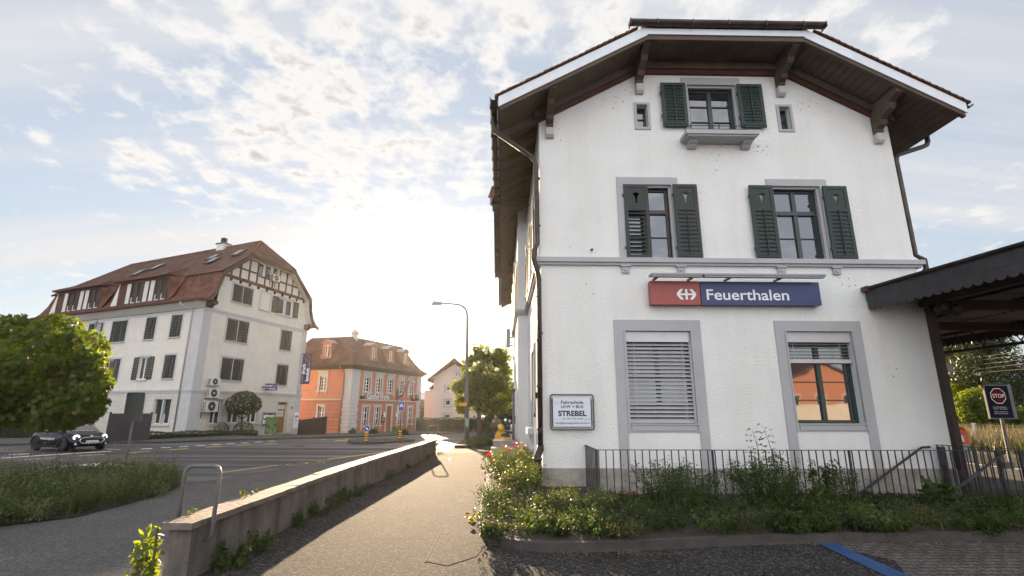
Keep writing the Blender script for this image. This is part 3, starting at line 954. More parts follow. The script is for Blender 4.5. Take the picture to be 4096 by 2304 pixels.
def pane_window(fr, u0, u1, z0, z1, w, parent, fm, gm, cols=2, rows=2, transom=None, ft=.055, name='window_frame', bars=None, gap=.012):
    """frame with sash bars (one mesh) and a glass sheet behind it"""
    m = MB()
    m.box(fr, u0, u0 + ft, w - .06, w, z0, z1); m.box(fr, u1 - ft, u1, w - .06, w, z0, z1)
    m.box(fr, u0 + ft, u1 - ft, w - .06, w, z0, z0 + ft); m.box(fr, u0 + ft, u1 - ft, w - .06, w, z1 - ft, z1)
    for k in range(1, cols):
        uc = u0 + (u1 - u0) * k / cols
        m.box(fr, uc - ft * .8, uc + ft * .8, w - .05, w + .012, z0 + ft, z1 - ft)
    if transom:
        m.box(fr, u0 + ft, u1 - ft, w - .05, w + .025, transom - .05, transom + .05)
    for zb in (bars or []):
        m.box(fr, u0 + ft, u1 - ft, w - .03, w - .004, zb - gap, zb + gap)
    f = m.build(name, fm, parent)
    g = MB(); g.quad(fr.p(u0 + .01, w - .035, z0 + .01), fr.p(u1 - .01, w - .035, z0 + .01), fr.p(u1 - .01, w - .035, z1 - .01), fr.p(u0 + .01, w - .035, z1 - .01))
    g.build('pane', gm, parent)
    return f
BELL = [(0, .13), (.018, .105), (.05, .10), (.075, .075), (.045, .05), (.03, .01), (.018, -.05), (.012, -.07), (.026, -.09), (.02, -.115), (0, -.125), (-.02, -.115), (-.026, -.09), (-.012, -.07), (-.018, -.05), (-.03, .01), (-.045, .05), (-.075, .075), (-.05, .10), (-.018, .105)]
def shutter(fr, u0, u1, z0, z1, w, parent, m_, panel=.58, slats=11, rod=True, gapslats=False, th=.035):
    m = MB(); st = .085
    m.box(fr, u0, u0 + st, w - th, w, z0, z1); m.box(fr, u1 - st, u1, w - th, w, z0, z1)
    m.box(fr, u0 + st, u1 - st, w - th, w, z0, z0 + .11); m.box(fr, u0 + st, u1 - st, w - th, w, z1 - .08, z1)
    zt = z1 - .08
    if panel:
        zp = z1 - panel
        m.box(fr, u0 + st, u1 - st, w - th, w, zp - .09, zp)
        uc = (u0 + u1) / 2; zc = (zp + zt) / 2
        outl = [Vector((u0 + st, zp, 0)), Vector((u1 - st, zp, 0)), Vector((u1 - st, zt, 0)), Vector((u0 + st, zt, 0))]
        hole = [Vector((uc + x * 1.15, zc + z * 1.15, 0)) for x, z in BELL]
        fl = outl + hole
        m.add([fr.p(p.x, w - .012, p.y) for p in fl], [tuple(t) for t in tessellate_polygon([outl, hole])])
        m.add([fr.p(p.x, w - .03, p.y) for p in fl], [tuple(t) for t in tessellate_polygon([outl, hole])])
        zt = zp - .09
    zb = z0 + .11
    n = slats; dz = (zt - zb) / n
    for k in range(n):
        za = zb + dz * k
        if gapslats:
            m.hexa([fr.p(u0 + st, w - .034, za + dz * .42), fr.p(u1 - st, w - .034, za + dz * .42), fr.p(u1 - st, w - .004, za + dz * .14), fr.p(u0 + st, w - .004, za + dz * .14),
                    fr.p(u0 + st, w - .034, za + dz * .56), fr.p(u1 - st, w - .034, za + dz * .56), fr.p(u1 - st, w - .004, za + dz * .28), fr.p(u0 + st, w - .004, za + dz * .28)])
        else:
            m.hexa([fr.p(u0 + st, w - .030, za + dz * .9), fr.p(u1 - st, w - .030, za + dz * .9), fr.p(u1 - st, w - .006, za), fr.p(u0 + st, w - .006, za),
                    fr.p(u0 + st, w - .026, za + dz * 1.02), fr.p(u1 - st, w - .026, za + dz * 1.02), fr.p(u1 - st, w - .002, za + dz * .12), fr.p(u0 + st, w - .002, za + dz * .12)])
    if rod:
        uc = (u0 + u1) / 2
        m.box(fr, uc - .012, uc + .012, w + .012, w + .03, z0 + .13, zt + .04)
        m.box(fr, u0 + .06, u1 - .06, w + .004, w + .014, z0 + .055, z0 + .07)
        for s in (u0 + .07, u1 - .07):
            m.box(fr, s - .02, s + .02, w + .002, w + .018, z0 + .045, z0 + .08)
    for zz in (z0 + .28, z1 - .28):
        m.box(fr, u0 - .035 if u0 > 0 else u0, u0 + .03, w - .03, w + .006, zz - .03, zz + .03)
    return m.build('shutter', m_, parent)
def surround(fr, parts, w1, m_, parent, name='surround'):
    m = MB()
    for (a, b, c, d) in parts:
        m.box(fr, a, b, -.01, w1, c, d)
    return m.build(name, m_, parent)
G = MT['greystone']
# --- ground floor left: closed metal blind
W = thing('window', None, None, (3.47, 11, 1.4)); W.parent = ST; W.location = Vector((3.47, 11, 1.4)) - Vector((5.27, 21, 0))
def window(cx, z, Y=11.0):
    o = bpy.data.objects.new('window', None); COL.objects.link(o); o.empty_display_size = .2
    o.parent = ST; o.location = Vector((cx, Y, z)) - Vector((5.27, 21, 0)); o['_o'] = [cx, Y, z]
    return o
bpy.data.objects.remove(W)
W = window(3.47, 1.4)
W['label'] = 'ground floor window behind a lowered grey slat blind'
surround(SF, [(2.49, 2.70, .505, 3.46), (4.25, 4.45, .505, 3.46), (2.49, 4.45, 3.46, 3.69)], .03, G, W)
surround(SF, [(2.70, 2.74, 1.25, 3.46), (4.21, 4.25, 1.25, 3.46), (2.74, 4.21, 3.44, 3.46)], .05, G, W, 'inner_moulding')
m = MB(); m.box(SF, 2.74, 4.21, -.2, .055, 1.40, 1.43); m.box(SF, 2.78, 4.17, -.01, .035, 1.28, 1.40); m.box(SF, 2.72, 4.23, -.01, .02, 1.25, 1.43)
m.build('sill', G, W)
m = MB(); m.box(SF, 2.75, 4.20, -.12, -.03, 3.20, 3.43); m.build('blind_box', MT['blind'], W)
m = MB()
for k in range(20):
    z = 1.50 + k * .0865
    m.hexa([SF.p(2.78, -.125, z + .022), SF.p(4.185, -.125, z + .022), SF.p(4.185, -.070, z - .026), SF.p(2.78, -.070, z - .026),
            SF.p(2.78, -.125, z + .028), SF.p(4.185, -.125, z + .028), SF.p(4.185, -.070, z - .020), SF.p(2.78, -.070, z - .020)])
m.box(SF, 2.78, 4.185, -.13, -.07, 1.44, 1.47)
for u in (2.93, 4.02): m.box(SF, u, u + .008, -.062, -.058, 1.45, 3.2)
m.box(SF, 2.745, 2.775, -.13, -.06, 1.43, 3.2); m.box(SF, 4.185, 4.21, -.13, -.06, 1.43, 3.2)
m.build('blind', MT['blind'], W)
pane_window(SF, 2.745, 4.205, 1.435, 3.2, -.17, W, MT['greenframe'], MT['glass'], cols=2, bars=[1.93, 2.4])
# --- ground floor right: blind half raised
W = window(7.13, 1.4)
W['label'] = 'ground floor window with its slat blind pulled up over dark green sashes'
surround(SF, [(6.145, 6.35, .505, 3.47), (7.915, 8.12, .505, 3.47), (6.145, 8.12, 3.47, 3.69)], .03, G, W)
surround(SF, [(6.35, 6.385, 1.28, 3.47), (7.885, 7.915, 1.28, 3.47), (6.385, 7.885, 3.45, 3.47)], .05, G, W, 'inner_moulding')
m = MB(); m.box(SF, 6.385, 7.885, -.2, .055, 1.41, 1.44); m.box(SF, 6.43, 7.84, -.01, .035, 1.30, 1.41); m.box(SF, 6.37, 7.9, -.01, .02, 1.27, 1.44)
m.build('sill', G, W)
m = MB(); m.box(SF, 6.40, 7.875, -.12, -.03, 3.21, 3.44); m.build('blind_box', MT['blind'], W)
m = MB()
for k in range(5):
    m.box(SF, 6.44, 7.85, -.14, -.07, 2.87 + k * .075, 2.874 + k * .075)
m.box(SF, 6.44, 7.85, -.14, -.065, 2.745, 2.83)
for u in (6.55, 7.62): m.box(SF, u, u + .008, -.062, -.058, 2.76, 3.2)
m.build('blind', MT['blind'], W)
pane_window(SF, 6.39, 7.88, 1.445, 3.2, -.17, W, MT['greenframe'], MT['glass'], cols=2, transom=2.79, bars=[1.93, 2.33], ft=.06)
# --- first floor
W = window(3.46, 5.2)
W['label'] = 'first floor window with its left shutter leaf closed and its right one folded back'
surround(SF, [(2.72, 2.88, 5.14, 7.02), (4.04, 4.20, 5.14, 7.02), (2.72, 4.20, 7.02, 7.21)], .035, G, W)
m = MB()
for (a, b, c, d) in ((2.88, 2.93, 5.14, 7.02), (3.99, 4.04, 5.14, 7.02), (2.93, 3.99, 6.97, 7.02)):
    m.box(SF, a, b, -.10, -.04, c, d)
m.build('inner_moulding', G, W)
pane_window(SF, 2.93, 3.99, 5.14, 6.97, -.16, W, mat('brown_grey_window_frame', (.07, .052, .05), .5, .1, 3), MT['glass'], cols=2, transom=6.37, bars=[5.73], ft=.06)
shutter(SF, 2.87, 3.46, 5.115, 7.0, .065, W, MT['greengrey'], slats=11, rod=False, gapslats=True)
shutter(SF, 4.055, 4.635, 5.115, 7.0, .11, W, MT['greengrey'], slats=11)
W = window(7.10, 5.2)
W['label'] = 'first floor window between two open dark green shutters'
surround(SF, [(6.36, 6.52, 5.14, 7.02), (7.68, 7.86, 5.14, 7.02), (6.38, 7.86, 7.02, 7.20)], .035, G, W)
m = MB()
for (a, b, c, d) in ((6.52, 6.57, 5.14, 7.02), (7.63, 7.68, 5.14, 7.02), (6.57, 7.63, 6.97, 7.02)):
    m.box(SF, a, b, -.10, -.04, c, d)
m.build('inner_moulding', G, W)
pane_window(SF, 6.57, 7.63, 5.14, 6.97, -.16, W, MT['greenframe'], MT['glass'], cols=2, transom=6.37, bars=[5.73], ft=.06)
shutter(SF, 5.90, 6.478, 5.11, 6.995, .11, W, MT['green'], slats=11)
shutter(SF, 7.705, 8.285, 5.11, 6.995, .11, W, MT['green'], slats=11)
# --- attic window with a stone shelf
W = window(5.28, 8.2)
W['label'] = 'attic window above a small stone balcony shelf'
surround(SF, [(4.52, 4.655, 8.28, 9.82), (5.90, 6.03, 8.28, 9.82), (4.52, 6.03, 9.82, 10.02)], .035, G, W)
m = MB()
for (a, b, c, d) in ((4.655, 4.70, 8.28, 9.82), (5.855, 5.90, 8.28, 9.82), (4.70, 5.855, 9.77, 9.82)):
    m.box(SF, a, b, -.10, -.04, c, d)
m.build('inner_moulding', G, W)
pane_window(SF, 4.70, 5.855, 8.28, 9.77, -.16, W, MT['greenframe'], MT['glass'], cols=2, bars=[8.86, 9.3], ft=.06)
shutter(SF, 3.955, 4.585, 8.57, 9.81, .11, W, MT['green'], panel=0, slats=12)
shutter(SF, 5.91, 6.545, 8.57, 9.80, .11, W, MT['green'], panel=0, slats=12)
m = MB(); m.box(SF, 4.37, 6.14, 0, .45, 8.17, 8.275); m.box(SF, 4.41, 6.10, 0, .41, 8.13, 8.17); m.build('balcony_shelf', G, W)
for u in (4.51, 5.85):
    m = MB()
    for uu in (u,):
        pr = [(0, 7.99), (.06, 7.98), (.11, 8.01), (.15, 8.05), (.20, 8.06), (.25, 8.09), (.26, 8.13), (0, 8.13)]
        a = [SF.p(uu, d, z) for d, z in pr]
        m.prism(a, (.21, 0, 0))
    m.build('console', G, W)
m = MB()
for u in (4.50, 5.19, 5.87):
    m.tube([SF.p(u, .40, 8.27), SF.p(u, .40, 8.43)], .014, 6); m.lathe(SF.p(u, .40, 8.42), [(.001, -.02), (.022, 0), (.001, .025)], 8)
for z in (8.31, 8.405):
    m.tube([SF.p(4.47, .02, z), SF.p(4.50, .40, z), SF.p(5.87, .40, z), SF.p(5.90, .02, z)], .010, 6)
m.build('flower_rail', MT['darksteel'], W)
for i, (a, b, c, d) in enumerate((S1, S2)):
    W = window((a + b) / 2, c)
    W['label'] = ['small attic window near the left end of the gable', 'small attic window near the right end of the gable'][i]
    surround(SF, [(a - .065, a, c - .06, d + .06), (b, b + .065, c - .06, d + .06), (a, b, d, d + .06), (a, b, c - .06, c)], .03, G, W)
    pane_window(SF, a, b, c, d, -.15, W, MT['greenframe'], MT['glass'], cols=1, bars=[(c + d) / 2], ft=.04)
# --- side windows
def side_window(fr, u0, u1, z0, z1, sill=False, open_=None):
    W = window(fr.O.x, z0, (u0 + u1) / 2)
    surround(fr, [(u0 - .13, u0, z0, z1 + .15), (u1, u1 + .13, z0, z1 + .15), (u0, u1, z1, z1 + .15)], .04, G, W)
    pane_window(fr, u0, u1, z0, z1, -.15, W, MT['white'] if sill else MT['greenframe'], MT['glass'], cols=2, transom=z1 - .55, ft=.06)
    if sill:
        m = MB(); m.box(fr, u0 - .15, u1 + .15, -.01, .22, z0 - .16, z0)
        for u in (u0, u1 - .12):
            m.prism([fr.p(u, 0, z0 - .16), fr.p(u, .14, z0 - .16), fr.p(u, .05, z0 - .42), fr.p(u, 0, z0 - .5)], fr.U * .1)
        m.build('sill', MT['lightstone'], W)
    if open_:
        for (ua, ub) in ((u0 - .56, u0 - .02), (u1 + .02, u1 + .56)):
            shutter(fr, ua, ub, z0 - .02, z1 - .02, .13, W, MT['green'], slats=11)
side_window(SL, *sideh[0], sill=True)
side_window(SL, *sideh[1], open_=True)
side_window(SL, *sideh[2], open_=True)
side_window(RL, 17.9, 18.9, 5.2, 7.0, open_=True)
side_window(RL, 21.2, 22.2, 5.2, 7.0, open_=True)

# --- roof
def zt(X):
    return zs(X) + .27
RX, RZ = 5.3, 8.43 + .56 * 5.45 + .27
mb = MB()
A = Vector((-.17, 9.99, 8.43 - .01 + .27)); Bm = Vector((3.40, 9.99, 10.69)); Cm = Vector((7.20, 9.99, 10.69)); Dm = Vector((10.77, 9.99, 8.69)); E1 = Vector((RX, 11.9, RZ)); E2 = Vector((RX, 33, RZ))
A2 = Vector((-.17, 33, 8.69)); D2 = Vector((10.77, 33, 8.69))
mb.poly([A, Bm, E1, E2, A2]); mb.poly([D2, E2, E1, Cm, Dm]); mb.poly([Bm, Cm, E1])
mb.poly([A2, E2, D2])
# cross roof over the projecting bay
mb.poly([(-.48, 15.55, 8.70), (-.48, 20.3, 11.36), (5.3, 20.3, 11.36), (5.3, 15.55, 8.70)])
mb.poly([(-.48, 20.3, 11.36), (-.48, 25.05, 8.70), (5.3, 25.05, 8.70), (5.3, 20.3, 11.36)])
roof = mb.build('roof', MT['tile'], ST)
mb = MB()
def tilerow(p, q, n, out=(0, -.05, 0)):
    p, q, o = Vector(p), Vector(q), Vector(out)
    d = (q - p) / n; dn = d.normalized(); up = Vector((0, 0, 1))
    for k in range(n):
        a = p + d * k
        r = rng.uniform(-.008, .008)
        mb.hexa([a + o - dn * .04, a + d * 1.0 + o, a + d * 1.0 - o * 3, a - o * 3 - dn * .04,
                 a + o + up * (.05 + r) - dn * .04, a + d * 1.0 + o + up * (.022 + r), a + d * 1.0 - o * 3 + up * .022, a - o * 3 + up * (.05 + r) - dn * .04])
tilerow((-.20, 9.97, 8.69), (3.18, 9.97, 10.60), 24)
mb.build('verge_tiles', MT['tileedge'], ST); mb = MB()
tilerow((10.80, 9.97, 8.69), (7.42, 9.97, 10.60), 24)
mb.build('verge_tiles', MT['tileedge'], ST); mb = MB()
tilerow((-.50, 15.6, 8.71), (-.50, 20.3, 11.37), 26, out=(-.05, 0, 0))
mb.build('verge_tiles', MT['tileedge'], ST)
for x in (3.33, 7.27):                      # hip end tiles
    mb = MB(); mb.tube([(x, 9.95, 10.72), (5.3 + (x - 5.3) * .5, 10.95, 11.1)], [.11, .12], 8); mb.build('hip_tile', MT['tileedge'], ST)
mb = MB()                                     # fascia boards
def fas(p, q, h0, h1, y0=9.965, y1=9.995):
    (xa, za), (xb, zb) = p, q
    mb.hexa([(xa, y0, za + h0), (xb, y0, zb + h0), (xb, y1, zb + h0), (xa, y1, za + h0), (xa, y0, za + h1), (xb, y0, zb + h1), (xb, y1, zb + h1), (xa, y1, za + h1)])
fas((-.15, 8.43), (3.40, 10.42), .0, .262); fas((7.20, 10.42), (10.75, 8.43), .0, .262); fas((3.40, 10.42), (7.20, 10.42), .03, .19)
mb.build('fascia', MT['fascia'], ST); mb = MB()
mb.hexa([(-.50, 15.55, 8.43), (-.50, 20.3, 11.09), (-.47, 20.3, 11.09), (-.47, 15.55, 8.43), (-.50, 15.55, 8.69), (-.50, 20.3, 11.35), (-.47, 20.3, 11.35), (-.47, 15.55, 8.69)])
mb.build('fascia', MT['fascia'], ST)
# timber edge under the fascia, wall plate and red trim
def band(mb, y0, y1, h0, h1, x0=-.12, x1=10.72):
    pts = [(x0, zs(x0)), (3.40, 10.42), (7.20, 10.42), (x1, zs(x1))]
    for (xa, za), (xb, zb) in zip(pts[:-1], pts[1:]):
        mb.hexa([(xa, y0, za + h0), (xb, y0, zb + h0), (xb, y1, zb + h0), (xa, y1, za + h0), (xa, y0, za + h1), (xb, y0, zb + h1), (xb, y1, zb + h1), (xa, y1, za + h1)])
mb = MB(); band(mb, 10.0, 10.10, -.09, -.0); band(mb, 10.86, 10.99, -.20, -.005, .75, 9.8)
mb.build('verge_beam', MT['wood'], ST)
mb = MB(); band(mb, 10.92, 10.995, -.32, -.20, .82, 9.73)
mb.hexa([(.81, 11, 8.80), (.86, 11, 8.80), (.86, 17.2, 8.80), (.81, 17.2, 8.80), (.81, 11, 8.93), (.86, 11, 8.93), (.86, 17.2, 8.93), (.81, 17.2, 8.93)])
mb.build('red_trim', MT['redtrim'], ST)
mb = MB()                                     # eaves boarding, boards running back from the verge
def boards(x0, x1, y0, y1, dx=.155, zf=zs, z_up=.004):
    n = max(1, int(abs(x1 - x0) / dx)); 
    for k in range(n):
        a = x0 + (x1 - x0) * k / n + .007; b = x0 + (x1 - x0) * (k + 1) / n - .007
        mb.hexa([(a, y0, zf(a)), (b, y0, zf(b)), (b, y1, zf(b)), (a, y1, zf(a)), (a, y0, zf(a) + .03), (b, y0, zf(b) + .03), (b, y1, zf(b) + .03), (a, y1, zf(a) + .03)])
boards(-.12, 3.40, 10.0, 11.0); boards(3.40, 7.20, 10.0, 11.0); boards(7.20, 10.72, 10.0, 11.0)
boards(-.12, .86, 11.0, 15.6); boards(9.69, 10.72, 11.0, 33); boards(-.12, .86, 25.0, 33)
mb.build('eaves_boarding', MT['wood'], ST)
mb = MB()                                     # solid dark core of the roof above the boards
for (xa, xb) in ((-.14, 3.4), (3.4, 5.3), (5.3, 7.2), (7.2, 10.74)):
    mb.hexa([(xa, 10.01, zs(xa) + .04), (xb, 10.01, zs(xb) + .04), (xb, 33, zs(xb) + .04), (xa, 33, zs(xa) + .04), (xa, 10.01, zs(xa) + .2), (xb, 10.01, zs(xb) + .2), (xb, 33, zs(xb) + .2), (xa, 33, zs(xa) + .2)])
# bay roof soffit
n = 16
for s in (1, -1):
    for k in range(n):
        ya = 20.3 - s * 4.72 * (k + .04) / n; yb = 20.3 - s * 4.72 * (k + .96) / n
        za = 11.05 - .56 * abs(20.3 - ya); zb = 11.05 - .56 * abs(20.3 - yb)
        mb.hexa([(-.46, ya, za), (-.46, yb, zb), (.85, yb, zb), (.85, ya, za), (-.46, ya, za + .05), (-.46, yb, zb + .05), (.85, yb, zb + .05), (.85, ya, za + .05)])
mb.build('roof_core', MT['wood'], ST)
def rafter(Y):
    m = MB()
    prof = [(-.10, -.02), (-.10, -.10), (-.02, -.16), (.10, -.15), (.16, -.20), (.5, -.20), (.56, -.24), (.86, -.24), (.86, 0), (-.10, 0)]
    m.prism([(x, Y, zs(x) + h) for x, h in prof], (0, .11, 0))
    m.build('rafter', MT['wood'], ST)
for k in range(7):
    rafter(11.05 + k * .70)
for k in range(8):
    rafter(25.3 + k * .85)
def bracket(xc, zb, m1=MT['wood']):
    top = zs(xc)
    m = MB()
    h = top - (zb + .24)
    prof = [(0, 0), (.12, .0), (.16, .06), (.15, .13), (.20, .17), (.28, .20), (.33, .30), (.31, .36), (.37, .42), (.50, .46), (.60, .50), (.66, .60), (.64, .67), (.70, .73), (.80, .77), (.92, .82), (.92, 1.0), (0, 1.0)]
    if h < .7:
        prof = [(d, z) for d, z in prof]
    m.prism([SF.p(xc - .085, d + .0, zb + .24 + z * h) for d, z in prof], (.17, 0, 0))
    b = m.build('eaves_bracket', m1, ST)
    m = MB()
    m.prism([SF.p(xc - .095, d, z) for d, z in ((0, zb), (.08, zb + .005), (.14, zb + .06), (.15, zb + .24), (0, zb + .24))], (.19, 0, 0))
    m.build('bracket_stone', MT['lightstone'], b)
for x, z in ((1.11, 8.23), (3.42, 9.51), (7.05, 9.49), (9.36, 8.19)):
    bracket(x, z)
for y in (17.3, 23.2):
    m = MB(); m.prism([(.51 - d, y, 8.9 + z) for d, z in ((0, -.5), (.12, -.5), (.2, -.3), (.45, -.1), (.6, .05), (.95, .1), (.95, .3), (0, .3))], (0, .17, 0)); m.build('eaves_bracket', MT['wood'], ST)
# gutters and pipes
def halfpipe(m, pts, r=.075):
    pts = [Vector(p) for p in pts]
    d = (pts[1] - pts[0]).normalized(); s = d.cross(Vector((0, 0, 1))).normalized()
    for (a, b) in zip(pts[:-1], pts[1:]):
        pr = [(math.cos(t), math.sin(t)) for t in [math.pi + k * math.pi / 8 for k in range(9)]]
        pr2 = pr + [(x * .88, y * .88) for x, y in pr[::-1]]
        m.prism([a + s * x * r + Vector((0, 0, y * r)) for x, y in pr2], b - a)
m = MB(); halfpipe(m, [(2.95, 9.89, 10.72), (7.66, 9.89, 10.72)], .105)
for x in (2.96, 3.6, 4.45, 5.3, 6.2, 7.1, 7.64): m.box(WORLD, x, x + .025, 9.78, 9.99, 10.60, 10.735)
m.build('front_gutter', MT['copper'], ST)
m = MB(); halfpipe(m, [(-.265, 9.98, 8.69), (-.265, 15.75, 8.69)], .09)
for k in range(9): m.box(WORLD, -.36, -.17, 10.3 + k * .62, 10.325 + k * .62, 8.585, 8.70)
m.build('side_gutter', MT['copper'], ST)
m = MB(); halfpipe(m, [(10.86, 9.98, 8.69), (10.86, 33, 8.69)], .09); m.build('side_gutter', MT['copper'], ST)
m = MB(); halfpipe(m, [(-.265, 25, 8.69), (-.265, 33, 8.69)], .09); m.build('side_gutter', MT['copper'], ST)
m = MB()
m.tube([(-.265, 10.62, 8.62), (-.265, 10.62, 8.35), (-.22, 10.64, 8.2), (-.12, 10.66, 8.13), (.60, 10.84, 7.70), (.73, 10.88, 7.58), (.765, 10.89, 7.42), (.775, 10.89, 5.45), (.70, 10.8, 5.28), (.68, 10.78, 5.05), (.78, 10.86, 4.72), (.80, 10.89, 4.6), (.80, 10.89, .95)], .058, 12)
for z in (7.1, 5.9, 4.2, 3.2, 2.2, 1.3): m.lathe((.79, 10.89, z), [(.058, -.02), (.066, -.015), (.066, .015), (.058, .02)], 12)
dp = m.build('downpipe', MT['copper'], ST, smooth=True)
m = MB(); m.tube([(.80, 10.89, .98), (.80, 10.89, .9), (.74, 10.86, .78), (.73, 10.85, .70), (.73, 10.85, .15)], [.07, .075, .075, .085, .085], 12)
m.lathe((.73, 10.85, .70), [(.085, -.03), (.1, -.02), (.1, .03), (.085, .04)], 12)
m.build('pipe_boot', MT['black'], dp, smooth=True)
m = MB(); m.tube([(10.86, 11.22, 8.6), (10.86, 11.22, 8.42), (10.80, 11.21, 8.32), (10.68, 11.20, 8.26), (9.93, 11.07, 7.97), (9.80, 11.04, 7.88), (9.765, 11.03, 7.75), (9.765, 11.03, 5.3), (9.92, 10.98, 5.17), (9.92, 10.98, 4.95), (9.79, 11.03, 4.75), (9.765, 11.03, .2)], .058, 12)
m.build('downpipe', MT['copper'], ST, smooth=True)
m = MB(); m.tube([(.36, 17.1, .0), (.36, 17.1, 2.3)], .045, 10); m.lathe((.36, 17.1, 2.3), [(.045, 0), (.075, .03), (.075, .1), (.0, .11)], 10); m.build('vent_pipe', MT['steel'], ST, smooth=True)
m = MB(); m.tube([(.70, 11.15, .1), (.70, 11.15, 1.55)], .018, 8); m.build('cable_pipe', MT['fascia'], ST)
m = MB(); m.tube([(.70, 11.15, 1.55), (.72, 11.15, 1.7), (.70, 11.15, 1.85), (.74, 11.12, 2.0)], .007, 6); m.lathe((.70, 11.15, 1.55), [(.012, 0), (.025, .03), (.012, .09)], 8); m.box(WORLD, .70, .78, 11.08, 11.14, 1.95, 2.08); m.build('cable', MT['black'], ST)
m = MB()
for (u, z) in ((2.03, 5.33), ): m.box(SF, u, u + .05, 0, .08, z, z + .03)
m.box(SF, .80, .88, 0, .12, 3.35, 3.39)
build_pieces(m, 'wall_hook', MT['darksteel'], ST)
# projecting twin-box sign on the bay
t = thing('projecting_sign', 'two slim grey boxes projecting from the sunlit side wall of the station', 'sign', (.2, 23, 3.2))
_x = lambda px, py: atY(px, py, 22.5).x
_z = lambda px, py: atY(px, py, 22.5).z
m = MB(); m.box(WORLD, _x(2024, 1350), _x(2040, 1350), 22.5, 22.8, _z(2032, 1387), _z(2032, 1316)); m.build('sign_box', MT['greypaint'], t)
m = MB(); m.box(WORLD, _x(2053, 1350), .51, 22.5, 22.8, _z(2058, 1438), _z(2058, 1330)); m.build('sign_box', MT['greypaint'], t)
m = MB()
for y_ in (1332, 1350, 1368, 1382): m.box(WORLD, _x(2040, 1350), _x(2053, 1350), 22.62, 22.66, _z(2045, y_), _z(2045, y_) + .035)
build_pieces(m, 'arm', MT['darksteel'], t)

# ================================================================== SIGNS ON THE STATION
t = thing('station_name_sign', 'long red and blue station name board reading Feuerthalen under grey light strips', 'sign', (5.25, 10.9, 4.0))
m = MB(); m.box(SF, 3.32, 4.445, .03, .20, 4.015, 4.557); p = m.build('red_panel', MT['signred'], t)
m = MB(); m.box(SF, 4.462, 7.19, .03, .20, 4.015, 4.553); p2 = m.build('blue_panel', MT['signblue'], t)
text('station_name', 'Feuerthalen', SF, 4.585, 4.128, .204, .243, MT['letter'], p2, width=1.875, bold=.012)
m = MB(); cxl, czl, s = 4.13, 4.249, .00232
def Lq(*q): m.poly([SF.p(cxl + a * s, .204, czl + b * s) for a, b in q])
Lq((-92, -9), (92, -9), (92, 9), (-92, 9))
Lq((-11, 9.3), (11, 9.3), (11, 52), (-11, 52)); Lq((-11, -52), (11, -52), (11, -9.3), (-11, -9.3))
for sx in (1, -1):
    for sy in (1, -1):
        q = [(sx * 103, 0), (sx * 60, sy * 52), (sx * 28, sy * 52), (sx * 62, sy * 9.3), (sx * 92, sy * 9.3)]
        Lq(*(q if sx * sy > 0 else q[::-1]))
m.build('logo', MT['letter'], p)
m = MB()
for (a, b) in ((3.27, 4.425), (4.437, 7.18)):
    m.fprism(SF, [(a, 4.62), (b, 4.62), (b, 4.66), (a, 4.66)], .28, .52)
    m.box(SF, a + .02, b - .02, .40, .50, 4.58, 4.62)
m.build('light_strip', MT['greypaint'], t)
m = MB()
for u in (3.4, 4.2, 5.05, 6.2): m.box(SF, u, u + .05, .20, .40, 4.575, 4.615); m.box(SF, u, u + .05, .10, .15, 4.557, 4.62)
build_pieces(m, 'strut', MT['steel'], t)
t = thing('driving_school_sign', 'small white sign reading STREBEL in a rounded metal tube frame beside the brown downpipe', 'sign', (1.49, 10.9, 1.3))
m = MB()
fr_pts = []
for (cx_, cz_, a0) in ((1.90, 1.975, 0), (1.075, 1.975, 90), (1.075, 1.35, 180), (1.90, 1.35, 270)):
    for k in range(5):
        a = R(a0 + k * 22.5); fr_pts.append(SF.p(cx_ + .05 * math.cos(a), .10, cz_ + .05 * math.sin(a)))
m.tube(fr_pts + [fr_pts[0], fr_pts[1]], .018, 10, cap=False)
f1 = m.build('frame', MT['steel'], t, smooth=True)
m = MB()
for u in (1.055, 1.895):
    for z in (1.44, 1.87): m.box(SF, u, u + .03, .01, .1, z, z + .035)
m.box(SF, 1.06, 1.08, .01, .06, 1.36, 1.96); m.box(SF, 1.90, 1.92, .01, .06, 1.36, 1.96)
build_pieces(m, 'clip', MT['steel'], t)
m = MB(); m.box(SF, 1.081, 1.889, .085, .10, 1.361, 1.96); bd = m.build('board', mat('enamel_white', (.62, .64, .72), .4, .02, 2), t)
ink = mat('dark_olive_lettering', (.022, .026, .018), .6, .05, 3)
kx, kz = .807 / 1085, .599 / 840
for sname, s_, x0, x1, yb, ch, bo in (('line', 'Fahrschule', 680, 1325, 475, 92, .022), ('line', 'LKW + BUS', 680, 1325, 600, 82, .022), ('line', 'STREBEL', 595, 1415, 830, 148, .038), ('line', 'Tel. 079 / 357 33 00', 705, 1305, 935, 48, .012), ('line', 'info@lastwagenfahrschule.ch', 510, 1505, 1060, 52, .012)):
    text('lettering', s_, SF, 1.081 + (x0 - 450) * kx, 1.96 - (yb - 300) * kz, .101, ch * kz, ink, bd, width=(x1 - x0) * kx, bold=bo, ext=.001)
m = MB()
for (x0, x1, y) in ((455, 675, 472), (1330, 1530, 478), (465, 700, 932), (1310, 1535, 937)):
    m.box(SF, 1.081 + (x0 - 450) * kx, 1.081 + (x1 - 450) * kx, .1005, .102, 1.96 - (y - 300) * kz - .0016, 1.96 - (y - 300) * kz + .0016)
for (cx0, cy0, sc_) in ((555, 430, 1), (1485, 905, .8), (1390, 945, .6)):
    car = [(-70, 30), (-60, 5), (-20, -30), (25, -32), (60, -5), (68, 30), (-70, 30)]
    m.tube([SF.p(1.081 + (cx0 - 450 + a * sc_) * kx, .102, 1.96 - (cy0 - 300 + b * sc_) * kz) for a, b in car], .0016, 4)
m.build('green_line', mat('thin_green_ink', (.10, .26, .16), .6, .05, 3), bd)

